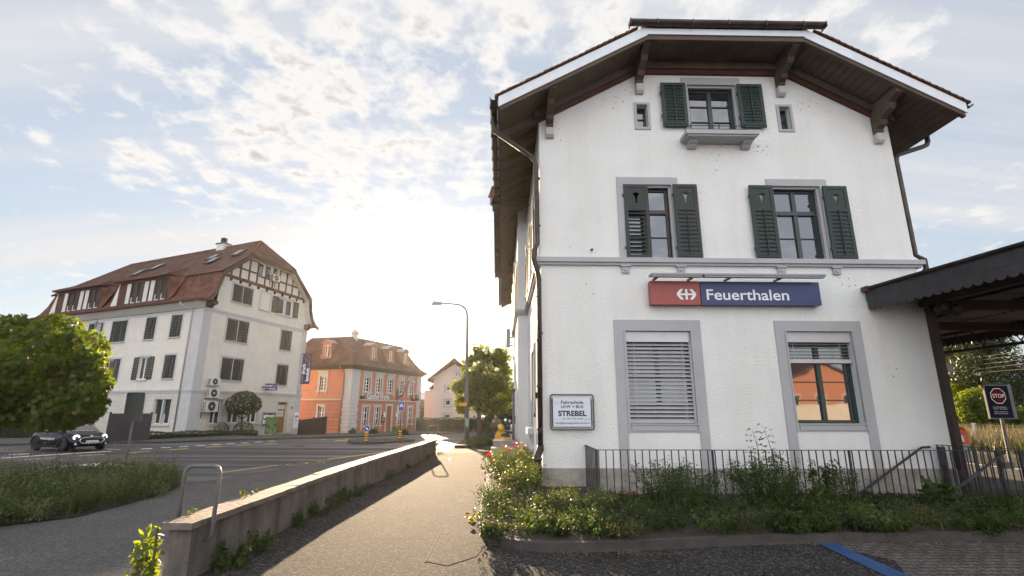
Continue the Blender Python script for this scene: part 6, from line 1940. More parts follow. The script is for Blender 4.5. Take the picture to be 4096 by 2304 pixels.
# topiary tree before the white house
_h = WR.hit(976, 1614, 1.5); c0_ = WR.p(_h[0], 1.5, 0); bz = -.45
t = thing('topiary_tree', 'round clipped standard tree in front of the white house', 'tree', (c0_.x, c0_.y, bz))
m = MB(); m.tube([(c0_.x + .1, c0_.y, bz - .2), (c0_.x + .05, c0_.y, .4), (c0_.x, c0_.y, 1.1)], [.11, .09, .09], 8)
for k in range(6): m.tube([(c0_.x, c0_.y, .95), (c0_.x + math.cos(k) * .8, c0_.y + math.sin(k) * .8, 1.5)], [.05, .02], 5)
m.build('trunk', MT['bark'], t, smooth=True)
crown([((c0_.x, c0_.y, _h[1] - .05), (1.33, 1.33, .86)), ((c0_.x, c0_.y, _h[1] + .35), (.95, .95, .65)), ((c0_.x - .1, c0_.y, _h[1] - .42), (1.15, 1.15, .45))], 9000, .14, [MT['topiary'], MT['whitefl']], t, shape=OVAL, inner=.8, amp=.05, mixp=(.06,))

# ---- clipped hedges
def hedge(name, lab, pts, wd, h, n, size, m_, cat='hedge', top=None):
    """pts: polyline of base points; leaf-covered box along it"""
    t = thing(name, lab, cat, pts[0])
    parts = []; core = MB()
    for a, b in zip(pts[:-1], pts[1:]):
        d = (b - a); L_ = math.hypot(d.x, d.y); ux = Vector((d.x / L_, d.y / L_, 0)); uy = Vector((-ux.y, ux.x, 0))
        core.hexa([a + uy * .12, b + uy * .12, b + uy * (wd - .12), a + uy * (wd - .12)] + [p + Vector((0, 0, h - .12)) for p in (a + uy * .12, b + uy * .12, b + uy * (wd - .12), a + uy * (wd - .12))])
        k = int(n * L_)
        f = rng.random(k); s = rng.random(k); side = rng.random(k)
        z = np.where(side < .6, s * h, h); y = np.where(side < .6, 0, s * wd); y = np.where(side > .92, wd, y); z = np.where(side > .92, s * h, z)
        z = z + rng.normal(size=k) * .04 + .05 * np.sin(f * L_ * 2.3) * (z > h * .9); y = y + rng.normal(size=k) * .06
        P = np.array(a)[None, :] + np.outer(f * L_, ux) + np.outer(y, uy) + np.outer(z, (0, 0, 1)); P[:, 2] += f * (b.z - a.z)
        V, F = leaves(P, size, OVAL); parts.append((V, F, 0))
    core.build('branches', MT['soil'], t)
    V, F, mi = merge(parts)
    np_mesh('foliage', V, F, m_, origin=t['_o'], parent=t)
    return t
h0, h1, h2_ = onG(1660, 1729), onG(1810, 1729), onG(1945, 1729)
hz = 2.0 * h1.y / 2060 * 29
hh = (1726 - 1673) * h1.y / 2055
hedge('clipped_hedge', 'long clipped green hedge on a low wall behind the far side of the street', [Vector((p.x, p.y + .3, p.z + .2)) for p in (h0, h1, h2_)], 1.0, hh - .2, 330, .16, MT['hedge'])
mb = MB(); mb.box(Fr((h0.x, h0.y), math.atan2(h2_.y - h0.y, h2_.x - h0.x)), 0, (h2_ - h0).length, -.25, 0, h0.z - .2, h0.z + .28)
tag(mb.build('hedge_kerb_wall', MT['kerb']), 'very low reddish wall at the foot of the long clipped hedge', 'wall')
pa, pb = onG(545, 1767), onG(1022, 1752)
hedge('low_border_hedge', 'low shaggy border hedge along the foot of the white house', [pa + Vector((0, .3, .02)), pa.lerp(pb, .5) + Vector((0, .3, .02)), pb + Vector((0, .3, .02))], .8, .48, 800, .09, MT['topiary'])
for px, lab in ((842, 'left of the two clipped bushes behind the low border hedge'), (945, 'right of the two clipped bushes behind the low border hedge')):
    c = onG(px, 1752); c = c + Vector((-.2, 1.3, 0)); t = thing('clipped_bush', lab, 'bush', c, 'clipped bushes before the white house')
    crown([((c.x, c.y, .15), (.75, .75, .62))], 1800, .09, [MT['topiary']], t, shape=OVAL, inner=.85, amp=.04, name='foliage')
pl = onG(-120, 1765)
hedge('left_hedge', 'dark green hedge at the left edge beyond the road', [Vector((pl.x - 2, pl.y + 2.6, -.3)), Vector((onG(58, 1762).x, onG(58, 1762).y + 2.2, -.3))], 1.0, 1.75, 420, .12, MT['hedge'])

# ================================================================== STREET LAMP
lb = onG(1866, 1781)
t = thing('street_lamp', 'tall steel street lamp with a long curved arm and flat head', 'street lamp', lb)
YL = lb.y
P = [atY(x, y, YL) for x, y in ((1866, 1781), (1867, 1600), (1868, 1400), (1869, 1270), (1868, 1253), (1863, 1238), (1852, 1226), (1838, 1219), (1815, 1216), (1768, 1213))]
P[0].z = lb.z
m = MB(); m.tube(P, [.14, .12, .075, .06, .058, .055, .052, .05, .045, .04], 12); pole = m.build('pole', MT['steel'], t, smooth=True)
m = MB(); m.lathe(lb, [(.155, 0), (.155, .55), (.14, .56)], 12); m.build('base_sleeve', MT['darksteel'], t)
m = MB(); a, b = atY(1768, 1213, YL), atY(1727, 1209, YL)
d = (b - a); m.hexa([a + Vector((0, -.10, -.10)), b + Vector((0, -.15, -.16)), b + Vector((0, .15, -.16)), a + Vector((0, .1, -.1)), a + Vector((0, -.08, .08)), b + Vector((.1, -.12, .06)), b + Vector((.1, .12, .06)), a + Vector((0, .08, .08))])
m.build('lamp_head', MT['greypaint'], t)
m = MB(); m.tube([atY(1857, 1417, YL), atY(1868, 1417, YL)], .015, 5); m.tube([atY(1862, 1412, YL), atY(1862, 1424, YL)], .01, 4); m.build('bracket', MT['darksteel'], t)
t = thing('hiking_signpost_arrow', 'yellow-orange arrow signpost pointing left on the street lamp pole', 'sign', atY(1850, 1618, YL - .2))
m = MB(); A_ = [atY(x, y, YL - .2) for x, y in ((1835, 1618), (1840, 1612), (1866, 1611), (1866, 1624), (1840, 1624))]
m.prism(A_[::-1], (0, .03, 0)); ar = m.build('arrow_board', MT['signyellow'], t)
m = MB()
for k in range(3): m.quad(*[atY(x, y, YL - .205) for x, y in ((1842, 1615.5 + k * 2.6), (1852, 1615.4 + k * 2.6), (1852, 1614.6 + k * 2.6), (1842, 1614.6 + k * 2.6))])
m.quad(*[atY(x, y, YL - .205) for x, y in ((1857, 1616), (1862, 1616), (1862, 1615), (1857, 1615))])
m.build('print', MT['dark'], ar)
t = thing('town_map_board', 'small upright map panel in a steel frame on the street lamp pole', 'map board', atY(1868, 1715, YL - .25))
m = MB(); q = [atY(x, y, YL - .25) for x, y in ((1859, 1714), (1876, 1714), (1877, 1671), (1860, 1671))]; m.prism(q, (0, .06, 0)); m.build('frame', MT['steel'], t)
m = MB(); q = [atY(x, y, YL - .256) for x, y in ((1861, 1705), (1874.5, 1705), (1875, 1673.5), (1861.5, 1673.5))]; m.poly(q); m.build('map', mat('map_print', (.22, .34, .30), .5, .5, 1.2, stain=.6, stain_col=(.45, .48, .38), stain_s=3), t)
t = thing('no_parking_sign', 'small white panel with a round no parking symbol on a thin pole before the hedge', 'sign', onG(1896, 1726))
bp = onG(1896, 1726); YN = bp.y - .3
m = MB(); m.tube([Vector((bp.x, YN, bp.z)), atY(1897, 1660, YN)], .035, 8); m.build('pole', MT['steel'], t)
m = MB(); m.prism([atY(x, y, YN - .05) for x, y in ((1890, 1682), (1903, 1682), (1903, 1659), (1890, 1659))], (0, .02, 0)); pn = m.build('panel', MT['letter'], t)
m = MB(); m.lathe(atY(1896.5, 1666, YN - .055), [(.17, 0), (.17, .01), (0, .012)], 16, axis=(0, -1, 0)); m.build('red_ring', MT['signred'], pn)
m = MB(); m.lathe(atY(1896.5, 1666, YN - .07), [(.12, 0), (.12, .01), (0, .012)], 16, axis=(0, -1, 0)); m.build('blue_disc', MT['roadblue'], pn)
# grassy mound round the tree
mc = [onG(a, b) for a, b in ((1838, 1788), (1900, 1792), (1985, 1783), (1990, 1774), (1950, 1766), (1870, 1770))]
mb = MB(); cc = sum(mc, Vector()) / 6
V = [p + Vector((0, 0, -.02)) for p in mc] + [p.lerp(cc, .35) + Vector((0, 0, .16)) for p in mc] + [cc + Vector((0, 0, .2))]
mb.add(V, [(i, (i + 1) % 6, (i + 1) % 6 + 6, i + 6) for i in range(6)] + [(i + 6, (i + 1) % 6 + 6, 12) for i in range(6)])
struct('grass_mound', mb, MT['soil'])
k = 5200; w_ = rng.dirichlet(np.ones(6) * .45, k); PP = w_ @ np.array([tuple(p.lerp(cc, .06)) for p in mc]); PP[:, 2] = [cc.z + .16 * min(1, 1.6 * (1 - max(ww))) for ww in w_]
V, F = blades(PP, .22, .03, .6); tag(np_mesh('mound_grass', V, F, MT['grassleaf'], origin=tuple(cc)), kind='stuff', label='grass tufts covering the mound under the street tree', cat='grass')
a, b = onG(1819, 1790), onG(1868, 1789)
tag(MB().box(Fr((a.x, a.y), math.atan2(b.y - a.y, b.x - a.x)), 0, (b - a).length, -.2, .1, a.z - .05, a.z + .13).build('timber_kerb', MT['wooddark']), 'dark straight kerb beam at the left end of the grassy mound', 'kerb')

# ================================================================== BOLLARDS AND SIGNS ON THE ISLAND
def bollard(px, py, hpx, lab):
    b = onG(px, py, .12); s = b.y / 2050.
    t = thing('island_bollard', lab, 'bollard', b, 'yellow and black bollards on the traffic island')
    H = hpx * s; r = 7.0 * s
    m = MB(); m.lathe(b, [(r * 1.3, 0), (r * 1.15, .05), (r * 1.05, .08)], 16); m.build('foot', MT['darksteel'], t)
    n = 7
    for k in range(n):
        z0 = .08 + (H - .08) * k / n; z1 = .08 + (H - .08) * (k + 1) / n
        m = MB(); m.lathe(b, [(r, z0), (r, z1)], 16)
        if k == n - 1: m.lathe(b, [(r, z1), (r * .7, z1 + .02), (0, z1 + .025)], 16)
        m.build('yellow_band' if k % 2 == 0 else 'black_band', MT['signyellow'] if k % 2 == 0 else MT['black'], t, smooth=True)
    return b, s, H
b, s, H = bollard(1464, 1768, 37, 'left yellow and black bollard carrying a round blue arrow sign')
t = thing('keep_right_sign', 'round blue sign with a white arrow on top of the left bollard', 'sign', b + Vector((0, 0, H)))
c = b + Vector((0, 0, H + .22)); R_ = .19
m = MB(); m.lathe(c, [(R_, 0), (R_, .03), (R_ * .97, .035)], 24, axis=(.1, -1, 0)); m.build('rim', MT['letter'], t)
m = MB(); m.lathe(c + Vector((0, -.036, 0)), [(R_ * .92, 0), (R_ * .92, .004), (0, .005)], 24, axis=(.1, -1, 0)); dsc = m.build('disc', MT['roadblue'], t)
m = MB(); ca = math.radians(-42)
def ap(x, z): x *= .53; z *= .53; return c + Vector((x * math.cos(ca) - z * math.sin(ca), -.048, x * math.sin(ca) + z * math.cos(ca)))
m.poly([ap(-.26, -.045), ap(.08, -.045), ap(.08, .045), ap(-.26, .045)]); m.poly([ap(.05, -.13), ap(.24, 0), ap(.05, .13)])
m.build('arrow', MT['letter'], dsc)
b, s, H = bollard(1599, 1758, 33, 'right yellow and black bollard with the crossing sign pole above it')
t = thing('pedestrian_crossing_sign', 'blue pedestrian crossing sign with white triangle on a thin pole above the right bollard', 'sign', b + Vector((0, 0, H)))
Yb = b.y
m = MB(); m.tube([b + Vector((0, 0, H - .05)), atY(1607, 1600, Yb)], .04, 8); m.build('pole', MT['steel'], t)
q = [atY(x, y, Yb - .06) for x, y in ((1594, 1643), (1616, 1643), (1617.5, 1606), (1595.5, 1606))]
m = MB(); m.prism(q, (0, .04, 0)); m.build('rim', MT['letter'], t)
q = [atY(x, y, Yb - .065) for x, y in ((1595, 1642), (1615, 1642), (1616.5, 1607), (1596.5, 1607))]
m = MB(); m.poly(q); fc = m.build('face', mat('crossing_sign_blue', (.07, .07, .36), .4, .03, 2), t)
m = MB(); m.poly([atY(x, y, Yb - .072) for x, y in ((1598, 1627), (1614, 1627), (1606.5, 1611))]); tr_ = m.build('triangle', MT['letter'], fc)
m = MB()
m.poly([atY(x, y, Yb - .08) for x, y in ((1605.4, 1620.5), (1607.2, 1620.5), (1607.2, 1616.5), (1605.4, 1616.5))])
m.poly([atY(x, y, Yb - .08) for x, y in ((1605.4, 1620.5), (1603.2, 1625.5), (1604.4, 1625.5), (1606.4, 1621))]); m.poly([atY(x, y, Yb - .08) for x, y in ((1606.2, 1620.5), (1608, 1625.5), (1609.3, 1625.5), (1607.4, 1620.5))])
m.lathe(atY(1606.5, 1615.5, Yb - .075), [(.028, 0), (.028, .004), (0, .005)], 8, axis=(0, -1, 0))
m.build('walking_figure', MT['dark'], tr_)

# ================================================================== PINK HOUSE AND WHAT STANDS BEHIND
YP = 70.0
qP = lambda a, b: (1580 + a * .2622, 1400 + b * .2622)
def qY(px, py, Y=YP): return atY(px, py, Y)
HF = Fr((0, YP), 0)
def ux(px, py=1600, Y=YP): return atY(px, py, Y).x
def uz(py, px=1800, Y=YP): return atY(px, py, Y).z
t = thing('pink_gable_house', 'pale pink gabled house behind the clipped hedge', 'house', (ux(1820), YP, -1.2))
xl, xr = ux(1731), ux(1912); apx, apz = ux(1819, 1452), uz(1456)
ez = uz(1519)
pw = [(ux(1780), ux(1803), uz(1565), uz(1542)), (ux(1779), ux(1803), uz(1623), uz(1598)), (ux(1776), ux(1804), uz(1673), uz(1655)), (ux(1817), ux(1829), uz(1507), uz(1486))]
mb = MB(); mb.wall(HF, [(xl, -2), (xr, -2), (xr, ez + .3), (apx, apz), (xl, ez + .3)], pw, .3)
mb.poly([(xl, YP, -2), (xl, YP, ez + .3), (xl, YP + 14, ez + .3), (xl, YP + 14, -2)]); mb.poly([(xr, YP, -2), (xr, YP + 14, -2), (xr, YP + 14, ez + .3), (xr, YP, ez + .3)])
mb.poly([(xl, YP + 14, -2), (xl, YP + 14, ez), (apx, YP + 14, apz), (xr, YP + 14, ez), (xr, YP + 14, -2)])
mb.build('wall', MT['pinkwall'], t)
mb = MB(); L0 = Vector((ux(1713, 1519), YP - 1, uz(1521) - .2)); A0 = Vector((apx, YP - 1, uz(1443) + .05)); R0 = Vector((2 * apx - L0.x, YP - 1, L0.z))
for a, b in ((L0, A0), (A0, R0)):
    mb.hexa([a, b, b + Vector((0, 16, 0)), a + Vector((0, 16, 0)), a + Vector((0, 0, .28)), b + Vector((0, 0, .28)), b + Vector((0, 16, .28)), a + Vector((0, 16, .28))])
mb.build('roof', MT['tilebrown'], t)
for r in pw:
    W = bpy.data.objects.new('window', None); COL.objects.link(W); W.parent = t; W.location = Vector((r[0], YP, r[2])) - Vector(t['_o']); W['_o'] = [r[0], YP, r[2]]
    surround(HF, [(r[0] - .18, r[0], r[2] - .18, r[3] + .18), (r[1], r[1] + .18, r[2] - .18, r[3] + .18), (r[0], r[1], r[3], r[3] + .18), (r[0], r[1], r[2] - .18, r[2])], .12, MT['greystone'], W)
    pane_window(HF, r[0] + .03, r[1] - .03, r[2] + .03, r[3] - .03, -.1, W, MT['white'], MT['glassdim'], cols=1, ft=.1)
# annexe
YA = 86.0
t = thing('flat_roofed_annexe', 'pink flat-roofed annexe left of the pink gabled house', 'annexe', (atY(1714, 1600, YA).x, YA, -1.3))
mb = MB(); f = WORLD; xa, xb = atY(1698, 1600, YA).x, atY(1733, 1600, YA).x; zt_ = atY(1715, 1567, YA).z
mb.box(f, xa, xb, YA, YA + 8, -2, zt_); mb.build('wall', MT['pinkwall'], t)
mb = MB(); mb.box(f, xa - .1, xb, YA - .1, YA + 8, zt_, zt_ + .2); mb.build('roof', MT['greypaint'], t)
YB = 110.0
t = thing('pale_hall', 'pale blue-white hall with a flat grey roof between the inn and the pink house', 'hall', (atY(1685, 1600, YB).x, YB, -1.5))
mb = MB(); xa, xb = atY(1600, 1600, YB).x, atY(1705, 1600, YB).x
mb.prism([(xa, YB, -3), (xb, YB, -3), (xb, YB, atY(1700, 1573, YB).z), (xa, YB, atY(1660, 1558, YB).z)], (0, 20, 0)); mb.build('wall', mat('pale_render', (.62, .66, .74), .8, .05, 1), t)
mb = MB(); mb.prism([(xa, YB - .3, atY(1660, 1558, YB).z), (xb, YB - .3, atY(1700, 1573, YB).z), (xb, YB - .3, atY(1700, 1571, YB).z), (xa, YB - .3, atY(1660, 1556, YB).z)], (0, 20, 0)); mb.build('roof', MT['greypaint'], t)
t = thing('red_roofed_shed', 'tip of a red tiled roof left of the pink house gable', 'roof', (atY(1728, 1560, 84).x, 84, 4))
mb = MB(); q = [atY(x, y, 84) for x, y in ((1710, 1556), (1745, 1556), (1745, 1535), (1733, 1537))]; mb.prism(q, (0, 8, 0)); mb.build('roof', MT['tilered'], t)
mb = MB(); mb.box(WORLD, atY(1718, 1556, 84).x, atY(1745, 1556, 84).x, 84.3, 91, -3, atY(1718, 1556, 84).z); mb.build('wall', MT['pinkwall'], t)
# second house behind the tree, dark roof
Y2 = 62.0
t = thing('grey_roofed_house', 'pinkish house with a low dark hipped roof behind the street tree', 'house', (atY(2010, 1600, Y2).x, Y2, -1.2))
xa, xb = atY(1958, 1600, Y2).x, atY(2130, 1600, Y2).x; ze = atY(2000, 1588, Y2).z
mb = MB(); mb.box(WORLD, xa, xb, Y2, Y2 + 10, -2, ze); mb.build('wall', MT['pinkwall'], t)
mb = MB(); ap_ = atY(2008, 1530, Y2 + 4); a, b, c, d = (Vector((xa - .8, Y2 - .8, ze)), Vector((xb + .8, Y2 - .8, ze)), Vector((xb + .8, Y2 + 10.8, ze)), Vector((xa - .8, Y2 + 10.8, ze)))
e1 = Vector((atY(1995, 1530, Y2 + 5).x, Y2 + 5, atY(1995, 1528, Y2 + 5).z)); e2 = Vector((xb - 2, Y2 + 5, e1.z))
mb.poly([a, b, e2, e1]); mb.poly([b, c, e2]); mb.poly([c, d, e1, e2]); mb.poly([d, a, e1]); mb.build('roof', MT['slateroof'], t)
for px in (1990, 2030):
    m = MB(); q = [atY(x, y, Y2 - .03) for x, y in ((px - 7, 1625), (px + 7, 1625), (px + 7, 1600), (px - 7, 1600))]; m.poly(q); m.build('window', MT['glassdim'], t)
# distant wooded hills
mb = MB(); V = []; n = 60
for k in range(n + 1):
    x = -850 + 1700 * k / n; h = 9 + 7 * math.sin(k * .35) + 4 * math.sin(k * 1.3)
    V += [(x, 800, -6), (x, 830, h), (x, 1300, -6)]
mb.add(V, [(3 * i + j, 3 * i + 3 + j, 3 * i + 4 + j, 3 * i + 1 + j) for i in range(n) for j in (0, 1)])
struct('hills', mb, mat('far_woods', (.05, .07, .035), .9, .3, .05))
# graffiti wall and bushes
a, b = onG(1938, 1727), onG(2075, 1731); ang = math.atan2(b.y - a.y, b.x - a.x); L_ = (b - a).length
t = thing('graffiti_wall', 'dark concrete wall with pale graffiti scrawl behind the scooters', 'wall', a)
f = Fr((a.x, a.y), ang); hw = 25 * a.y / 2055
m = MB(); m.box(f, 0, L_, -.25, 0, a.z - .3, a.z + hw); wb = m.build('wall_body', MT['concrete'], t)
m = MB()
for k in range(16):
    x = L_ * (.08 + .75 * k / 16) + rng.uniform(-.1, .1); z = a.z + hw * .45; r = hw * .3
    pts = [f.p(x + math.cos(q) * r * rng.uniform(.5, 1.2), .015, z + math.sin(q) * r * rng.uniform(.6, 1.2)) for q in np.linspace(rng.uniform(0, 3), rng.uniform(4, 7), 8)]
    m.tube(pts, .035, 4, flat=.3)
m.build('graffiti', MT['greypaint'], wb)
def bush(px, py, Y, rx, rz, lab, n=1800, size=.22, m_=None, name='bush'):
    c = atY(px, py, Y); s = Y / 2055.
    t = thing(name, lab, 'bush', (c.x, c.y, ground(c.x, c.y)))
    crown([((c.x, c.y, c.z), (rx * s, rx * s, rz * s)), ((c.x + rx * s * .3, c.y - .3, c.z + rz * s * .3), (rx * s * .6, rx * s * .6, rz * s * .8))], n, size, [m_ or MT['hedge']], t, shape=OVAL, inner=.3, amp=.4, name='foliage')
    if py < 1720:
        m = MB()
        for k in range(4): m.tube([(c.x + .2 * k - .3, c.y, t.location.z), (c.x + .5 * k - .8, c.y, c.z)], [.06, .03], 5)
        m.build('stems', MT['bark'], t)
bush(1955, 1695, 50, 28, 38, 'dark bush left of the pale shrub behind the graffiti wall')
bush(1985, 1700, 49, 24, 22, 'pale dusty shrub drooping behind the graffiti wall', m_=mat('pale_shrub', (.20, .17, .11), .6, .2, 3, trans=.3))
bush(2020, 1672, 52, 40, 52, 'broad dark green bush beside the station behind the graffiti wall', 3200)
bush(2052, 1690, 50, 26, 60, 'narrow dark bush at the edge of the station bay', 2000)
bush(1686, 1645, 95, 17, 45, 'dark reddish shrub between the inn and the pink annexe', 1500, .4, mat('copper_foliage', (.055, .030, .022), .6, .2, 3, trans=.3))
for px, lab in ((1408, 'flowering clump at the left corner of the inn'), (1488, 'shrubby clump under the two left inn windows'), (1612, 'shrubby clump right of the inn door')):
    c = onG(px, 1741); bush(px, 1732, c.y + .4, 24 if px != 1408 else 16, 15, lab, 900, .17, MT['hedge'])
# flower boxes in the inn windows
for i, (a_, b_, z_) in enumerate(flowers):
    P = IR.p((a_ + b_) / 2, .02, z_); t = thing('window_flowers', ['flowers in the inn ground floor window farthest left', 'flowers in the inn window just left of the door', 'flowers in the inn window just right of the door', 'flowers in the inn ground floor window farthest right'][i], 'flower box', P, 'flower boxes in the inn windows')
    m = MB(); m.box(IR, a_ + .1, b_ - .1, -.1, .12, z_ + .01, z_ + .16); m.build('box', MT['terracotta'], t)
    PP = np.array(P)[None, :] + rng.normal(size=(160, 3)) * np.array([.22, .16, .10]) + np.array([0, 0, .28]); V, F = leaves(PP, .12)
    np_mesh('blossom', V, F, [MT['purple'], MT['topiary'], MT['whitefl']], origin=P, parent=t, mi=rng.integers(0, 3, 160))
c = onG(1575, 1741); t = thing('flower_tub', 'green flower tub on the step right of the inn door', 'flower tub', c)
m = MB(); m.lathe(c + Vector((0, .4, 0)), [(.28, 0), (.36, .45), (.33, .45), (.3, .3)], 12); m.build('tub', mat('tub_green', (.08, .2, .06), .5, .1, 3), t)
PP = np.array(c)[None, :] + rng.normal(size=(120, 3)) * np.array([.2, .2, .12]) + np.array([0, .4, .6]); V, F = leaves(PP, .12); np_mesh('foliage', V, F, MT['hedge'], origin=c, parent=t)
# sign back on its pole at the left
bp = onG(490, 1930); YS = bp.y
t = thing('sign_seen_from_behind', 'grey back of a rounded traffic sign on a leaning steel pole over the verge', 'sign', bp)
m = MB(); m.tube([bp, atY(531, 1682, YS)], .035, 10); m.build('pole', MT['steel'], t, smooth=True)
qS = lambda a, b: (380 + a * .2209, 1480 + b * .2209)
c4 = [(590, 415), (912, 415), (832, 930), (508, 925)]
cn = [atY(*qS(*p), YS - .06) for p in c4]
pts = []
for i in range(4):
    p, a, b = cn[i], cn[i - 1], cn[(i + 1) % 4]
    da, db = (a - p).normalized() * .045, (b - p).normalized() * .045
    for k in range(5):
        s = k / 4; pts.append(p + da * (1 - s) ** 2 + db * s ** 2)
m = MB(); m.tube(pts + [pts[0], pts[1]], .014, 8, cap=False); m.build('rim', MT['steel'], t, smooth=True)
m = MB(); m.prism(pts[::-1], (0, .012, 0)); m.build('back_plate', mat('grey_green_plate', (.070, .082, .080), .6, .1, 5), t)
m = MB()
for p in cn: m.lathe(p.lerp(sum(cn, Vector()) / 4, .13) + Vector((0, -.005, 0)), [(.02, 0), (.02, .012), (0, .014)], 8, axis=(0, -1, 0))
m.build('bolt', MT['darksteel'], t)
# ================================================================== CAR
class CarF:
    def __init__(s, O, h, sc=1.0):
        s.O = Vector(O); s.U = Vector((h[0], h[1], 0)).normalized(); s.W = Vector((s.U.y, -s.U.x, 0)); s.k = sc
    def p(s, u, w, z):
        return s.O + (s.U * u + s.W * w + Vector((0, 0, z))) * s.k
fw = atZ(252, 1809, -.3)                                   # near front wheel contact
hd = Vector((.90, -.43, 0)).normalized()
CF = CarF(fw - hd * 1.25 - Vector((hd.y, -hd.x, 0)) * .74, hd)
t = thing('hatchback_car', 'small dark blue hatchback with round headlights on the road behind the maple crown', 'car', CF.O)
secs = [(-1.90, .42, .82, .60), (-1.84, .30, .93, .74), (-1.6, .22, .98, .82), (-1.0, .20, .98, .855), (-.2, .19, .96, .86), (.55, .19, .95, .86), (1.0, .20, .93, .855), (1.45, .22, .87, .83), (1.78, .24, .78, .75), (1.90, .30, .66, .62), (1.95, .36, .56, .50)]
def ringp(x, zb, zt, hw):
    h = [(0, zt), (.45 * hw, zt), (.75 * hw, zt - .015), (.92 * hw, zt - .07), (hw, zt - .2), (1.01 * hw, (zt + zb) / 2), (hw, zb + .08), (.93 * hw, zb), (0, zb)]
    return [CF.p(x, y, z) for y, z in h] + [CF.p(x, -y, z) for y, z in h[::-1][1:-1]]
m = MB(); n = 16
V = []
for s in secs: V += ringp(*s)
m.add(V, [(i * n + k, i * n + (k + 1) % n, (i + 1) * n + (k + 1) % n, (i + 1) * n + k) for i in range(len(secs) - 1) for k in range(n)] + [tuple(range(n))[::-1], tuple(range((len(secs) - 1) * n, len(secs) * n))])
body = m.build('body', MT['carpaint'], t, smooth=True)
m = MB()
gl = [(-1.72, .95, .70), (-1.45, 1.30, .60), (-1.2, 1.36, .58), (.15, 1.37, .57), (.35, 1.34, .58), (.85, .94, .74)]
lo = [(-1.75, .93, .78), (-1.45, .95, .80), (-1.2, .95, .80), (.15, .95, .80), (.35, .94, .80), (.95, .90, .78)]
for w_, rev in ((1, 1), (-1, -1)):
    for i in range(5):
        a, b = gl[i], gl[i + 1]; c, d = lo[i], lo[i + 1]
        q = [CF.p(c[0], w_ * c[2], c[1]), CF.p(d[0], w_ * d[2], d[1]), CF.p(b[0], w_ * b[2], b[1]), CF.p(a[0], w_ * a[2], a[1])]
        m.poly(q[::rev])
m.quad(CF.p(.95, -.78, .90), CF.p(.95, .78, .90), CF.p(.35, .58, 1.34), CF.p(.35, -.58, 1.34)); m.quad(CF.p(-1.75, .78, .93), CF.p(-1.75, -.78, .93), CF.p(-1.45, -.6, 1.30), CF.p(-1.45, .6, 1.30))
m.build('windows', MT['glass'], t)
m = MB()
for i in range(1, 4):
    a, b = gl[i], gl[i + 1]
    m.hexa([CF.p(a[0], -a[2], a[1]), CF.p(b[0], -b[2], b[1]), CF.p(b[0], b[2], b[1]), CF.p(a[0], a[2], a[1]), CF.p(a[0], -a[2] * .9, a[1] + .05), CF.p(b[0], -b[2] * .9, b[1] + .05), CF.p(b[0], b[2] * .9, b[1] + .05), CF.p(a[0], a[2] * .9, a[1] + .05)])
m.build('roof', MT['white'], t, smooth=False)
m = MB(); m.tube([CF.p(-1.78, .835, .955), CF.p(-1.2, .85, .965), CF.p(.3, .855, .955), CF.p(.98, .82, .93)], .013, 6); m.tube([CF.p(.98, .8, .93), CF.p(1.05, .4, .95), CF.p(1.05, -.4, .95), CF.p(.98, -.8, .93)], .012, 6); m.build('belt_trim', MT['chrome'], t)
for (x, y) in ((1.25, 1), (-1.25, 1), (1.25, -1), (-1.25, -1)):
    c = CF.p(x, y * .74, .315); ax = CF.W * y
    m = MB(); m.lathe(c, [(.19, -.1), (.30, -.1), (.315, -.06), (.315, .08), (.29, .11), (.20, .11)], 28, axis=ax); wh = m.build('wheel', MT['tyre'], t, smooth=True)
    m = MB(); m.lathe(c, [(.21, .05), (.205, .09), (.19, .09), (.18, .05)], 24, axis=ax)
    u_, v_ = CF.U, Vector((0, 0, 1))
    for k in range(5):
        a = k * 2 * math.pi / 5
        for da in (-.14, .14):
            d = u_ * math.cos(a + da) + v_ * math.sin(a + da); d0 = u_ * math.cos(a) + v_ * math.sin(a)
            m.tube([c + ax * .085 + d0 * .04, c + ax * .075 + d * .19], [.018, .014], 5)
    m.lathe(c, [(.05, .07), (.045, .10), (0, .105)], 12, axis=ax); m.build('rim', MT['darksteel'], wh)
    m = MB()
    prev = None
    for k in range(13):
        a = math.pi * k / 12
        for (r0, r1) in ((.345, .415),):
            p0 = CF.p(x + math.cos(a) * r0, y * .872, .31 + math.sin(a) * r0); p1 = CF.p(x + math.cos(a) * r1, y * .872, .31 + math.sin(a) * r1)
            p0i = CF.p(x + math.cos(a) * r0, y * .80, .31 + math.sin(a) * r0); p1i = CF.p(x + math.cos(a) * r1, y * .84, .31 + math.sin(a) * r1)
            cur = (p0, p1, p1i, p0i)
            if prev:
                m.hexa([prev[3], prev[2], cur[2], cur[3], prev[0], prev[1], cur[1], cur[0]])
            prev = cur
    m.build('wheel_arch', MT['tyre'], t)
m = MB(); m.prism([CF.p(-.84, .85, .19), CF.p(.84, .85, .19), CF.p(.84, .875, .30), CF.p(-.84, .875, .30)], CF.W * -.02)
m.build('side_sill', MT['tyre'], t)
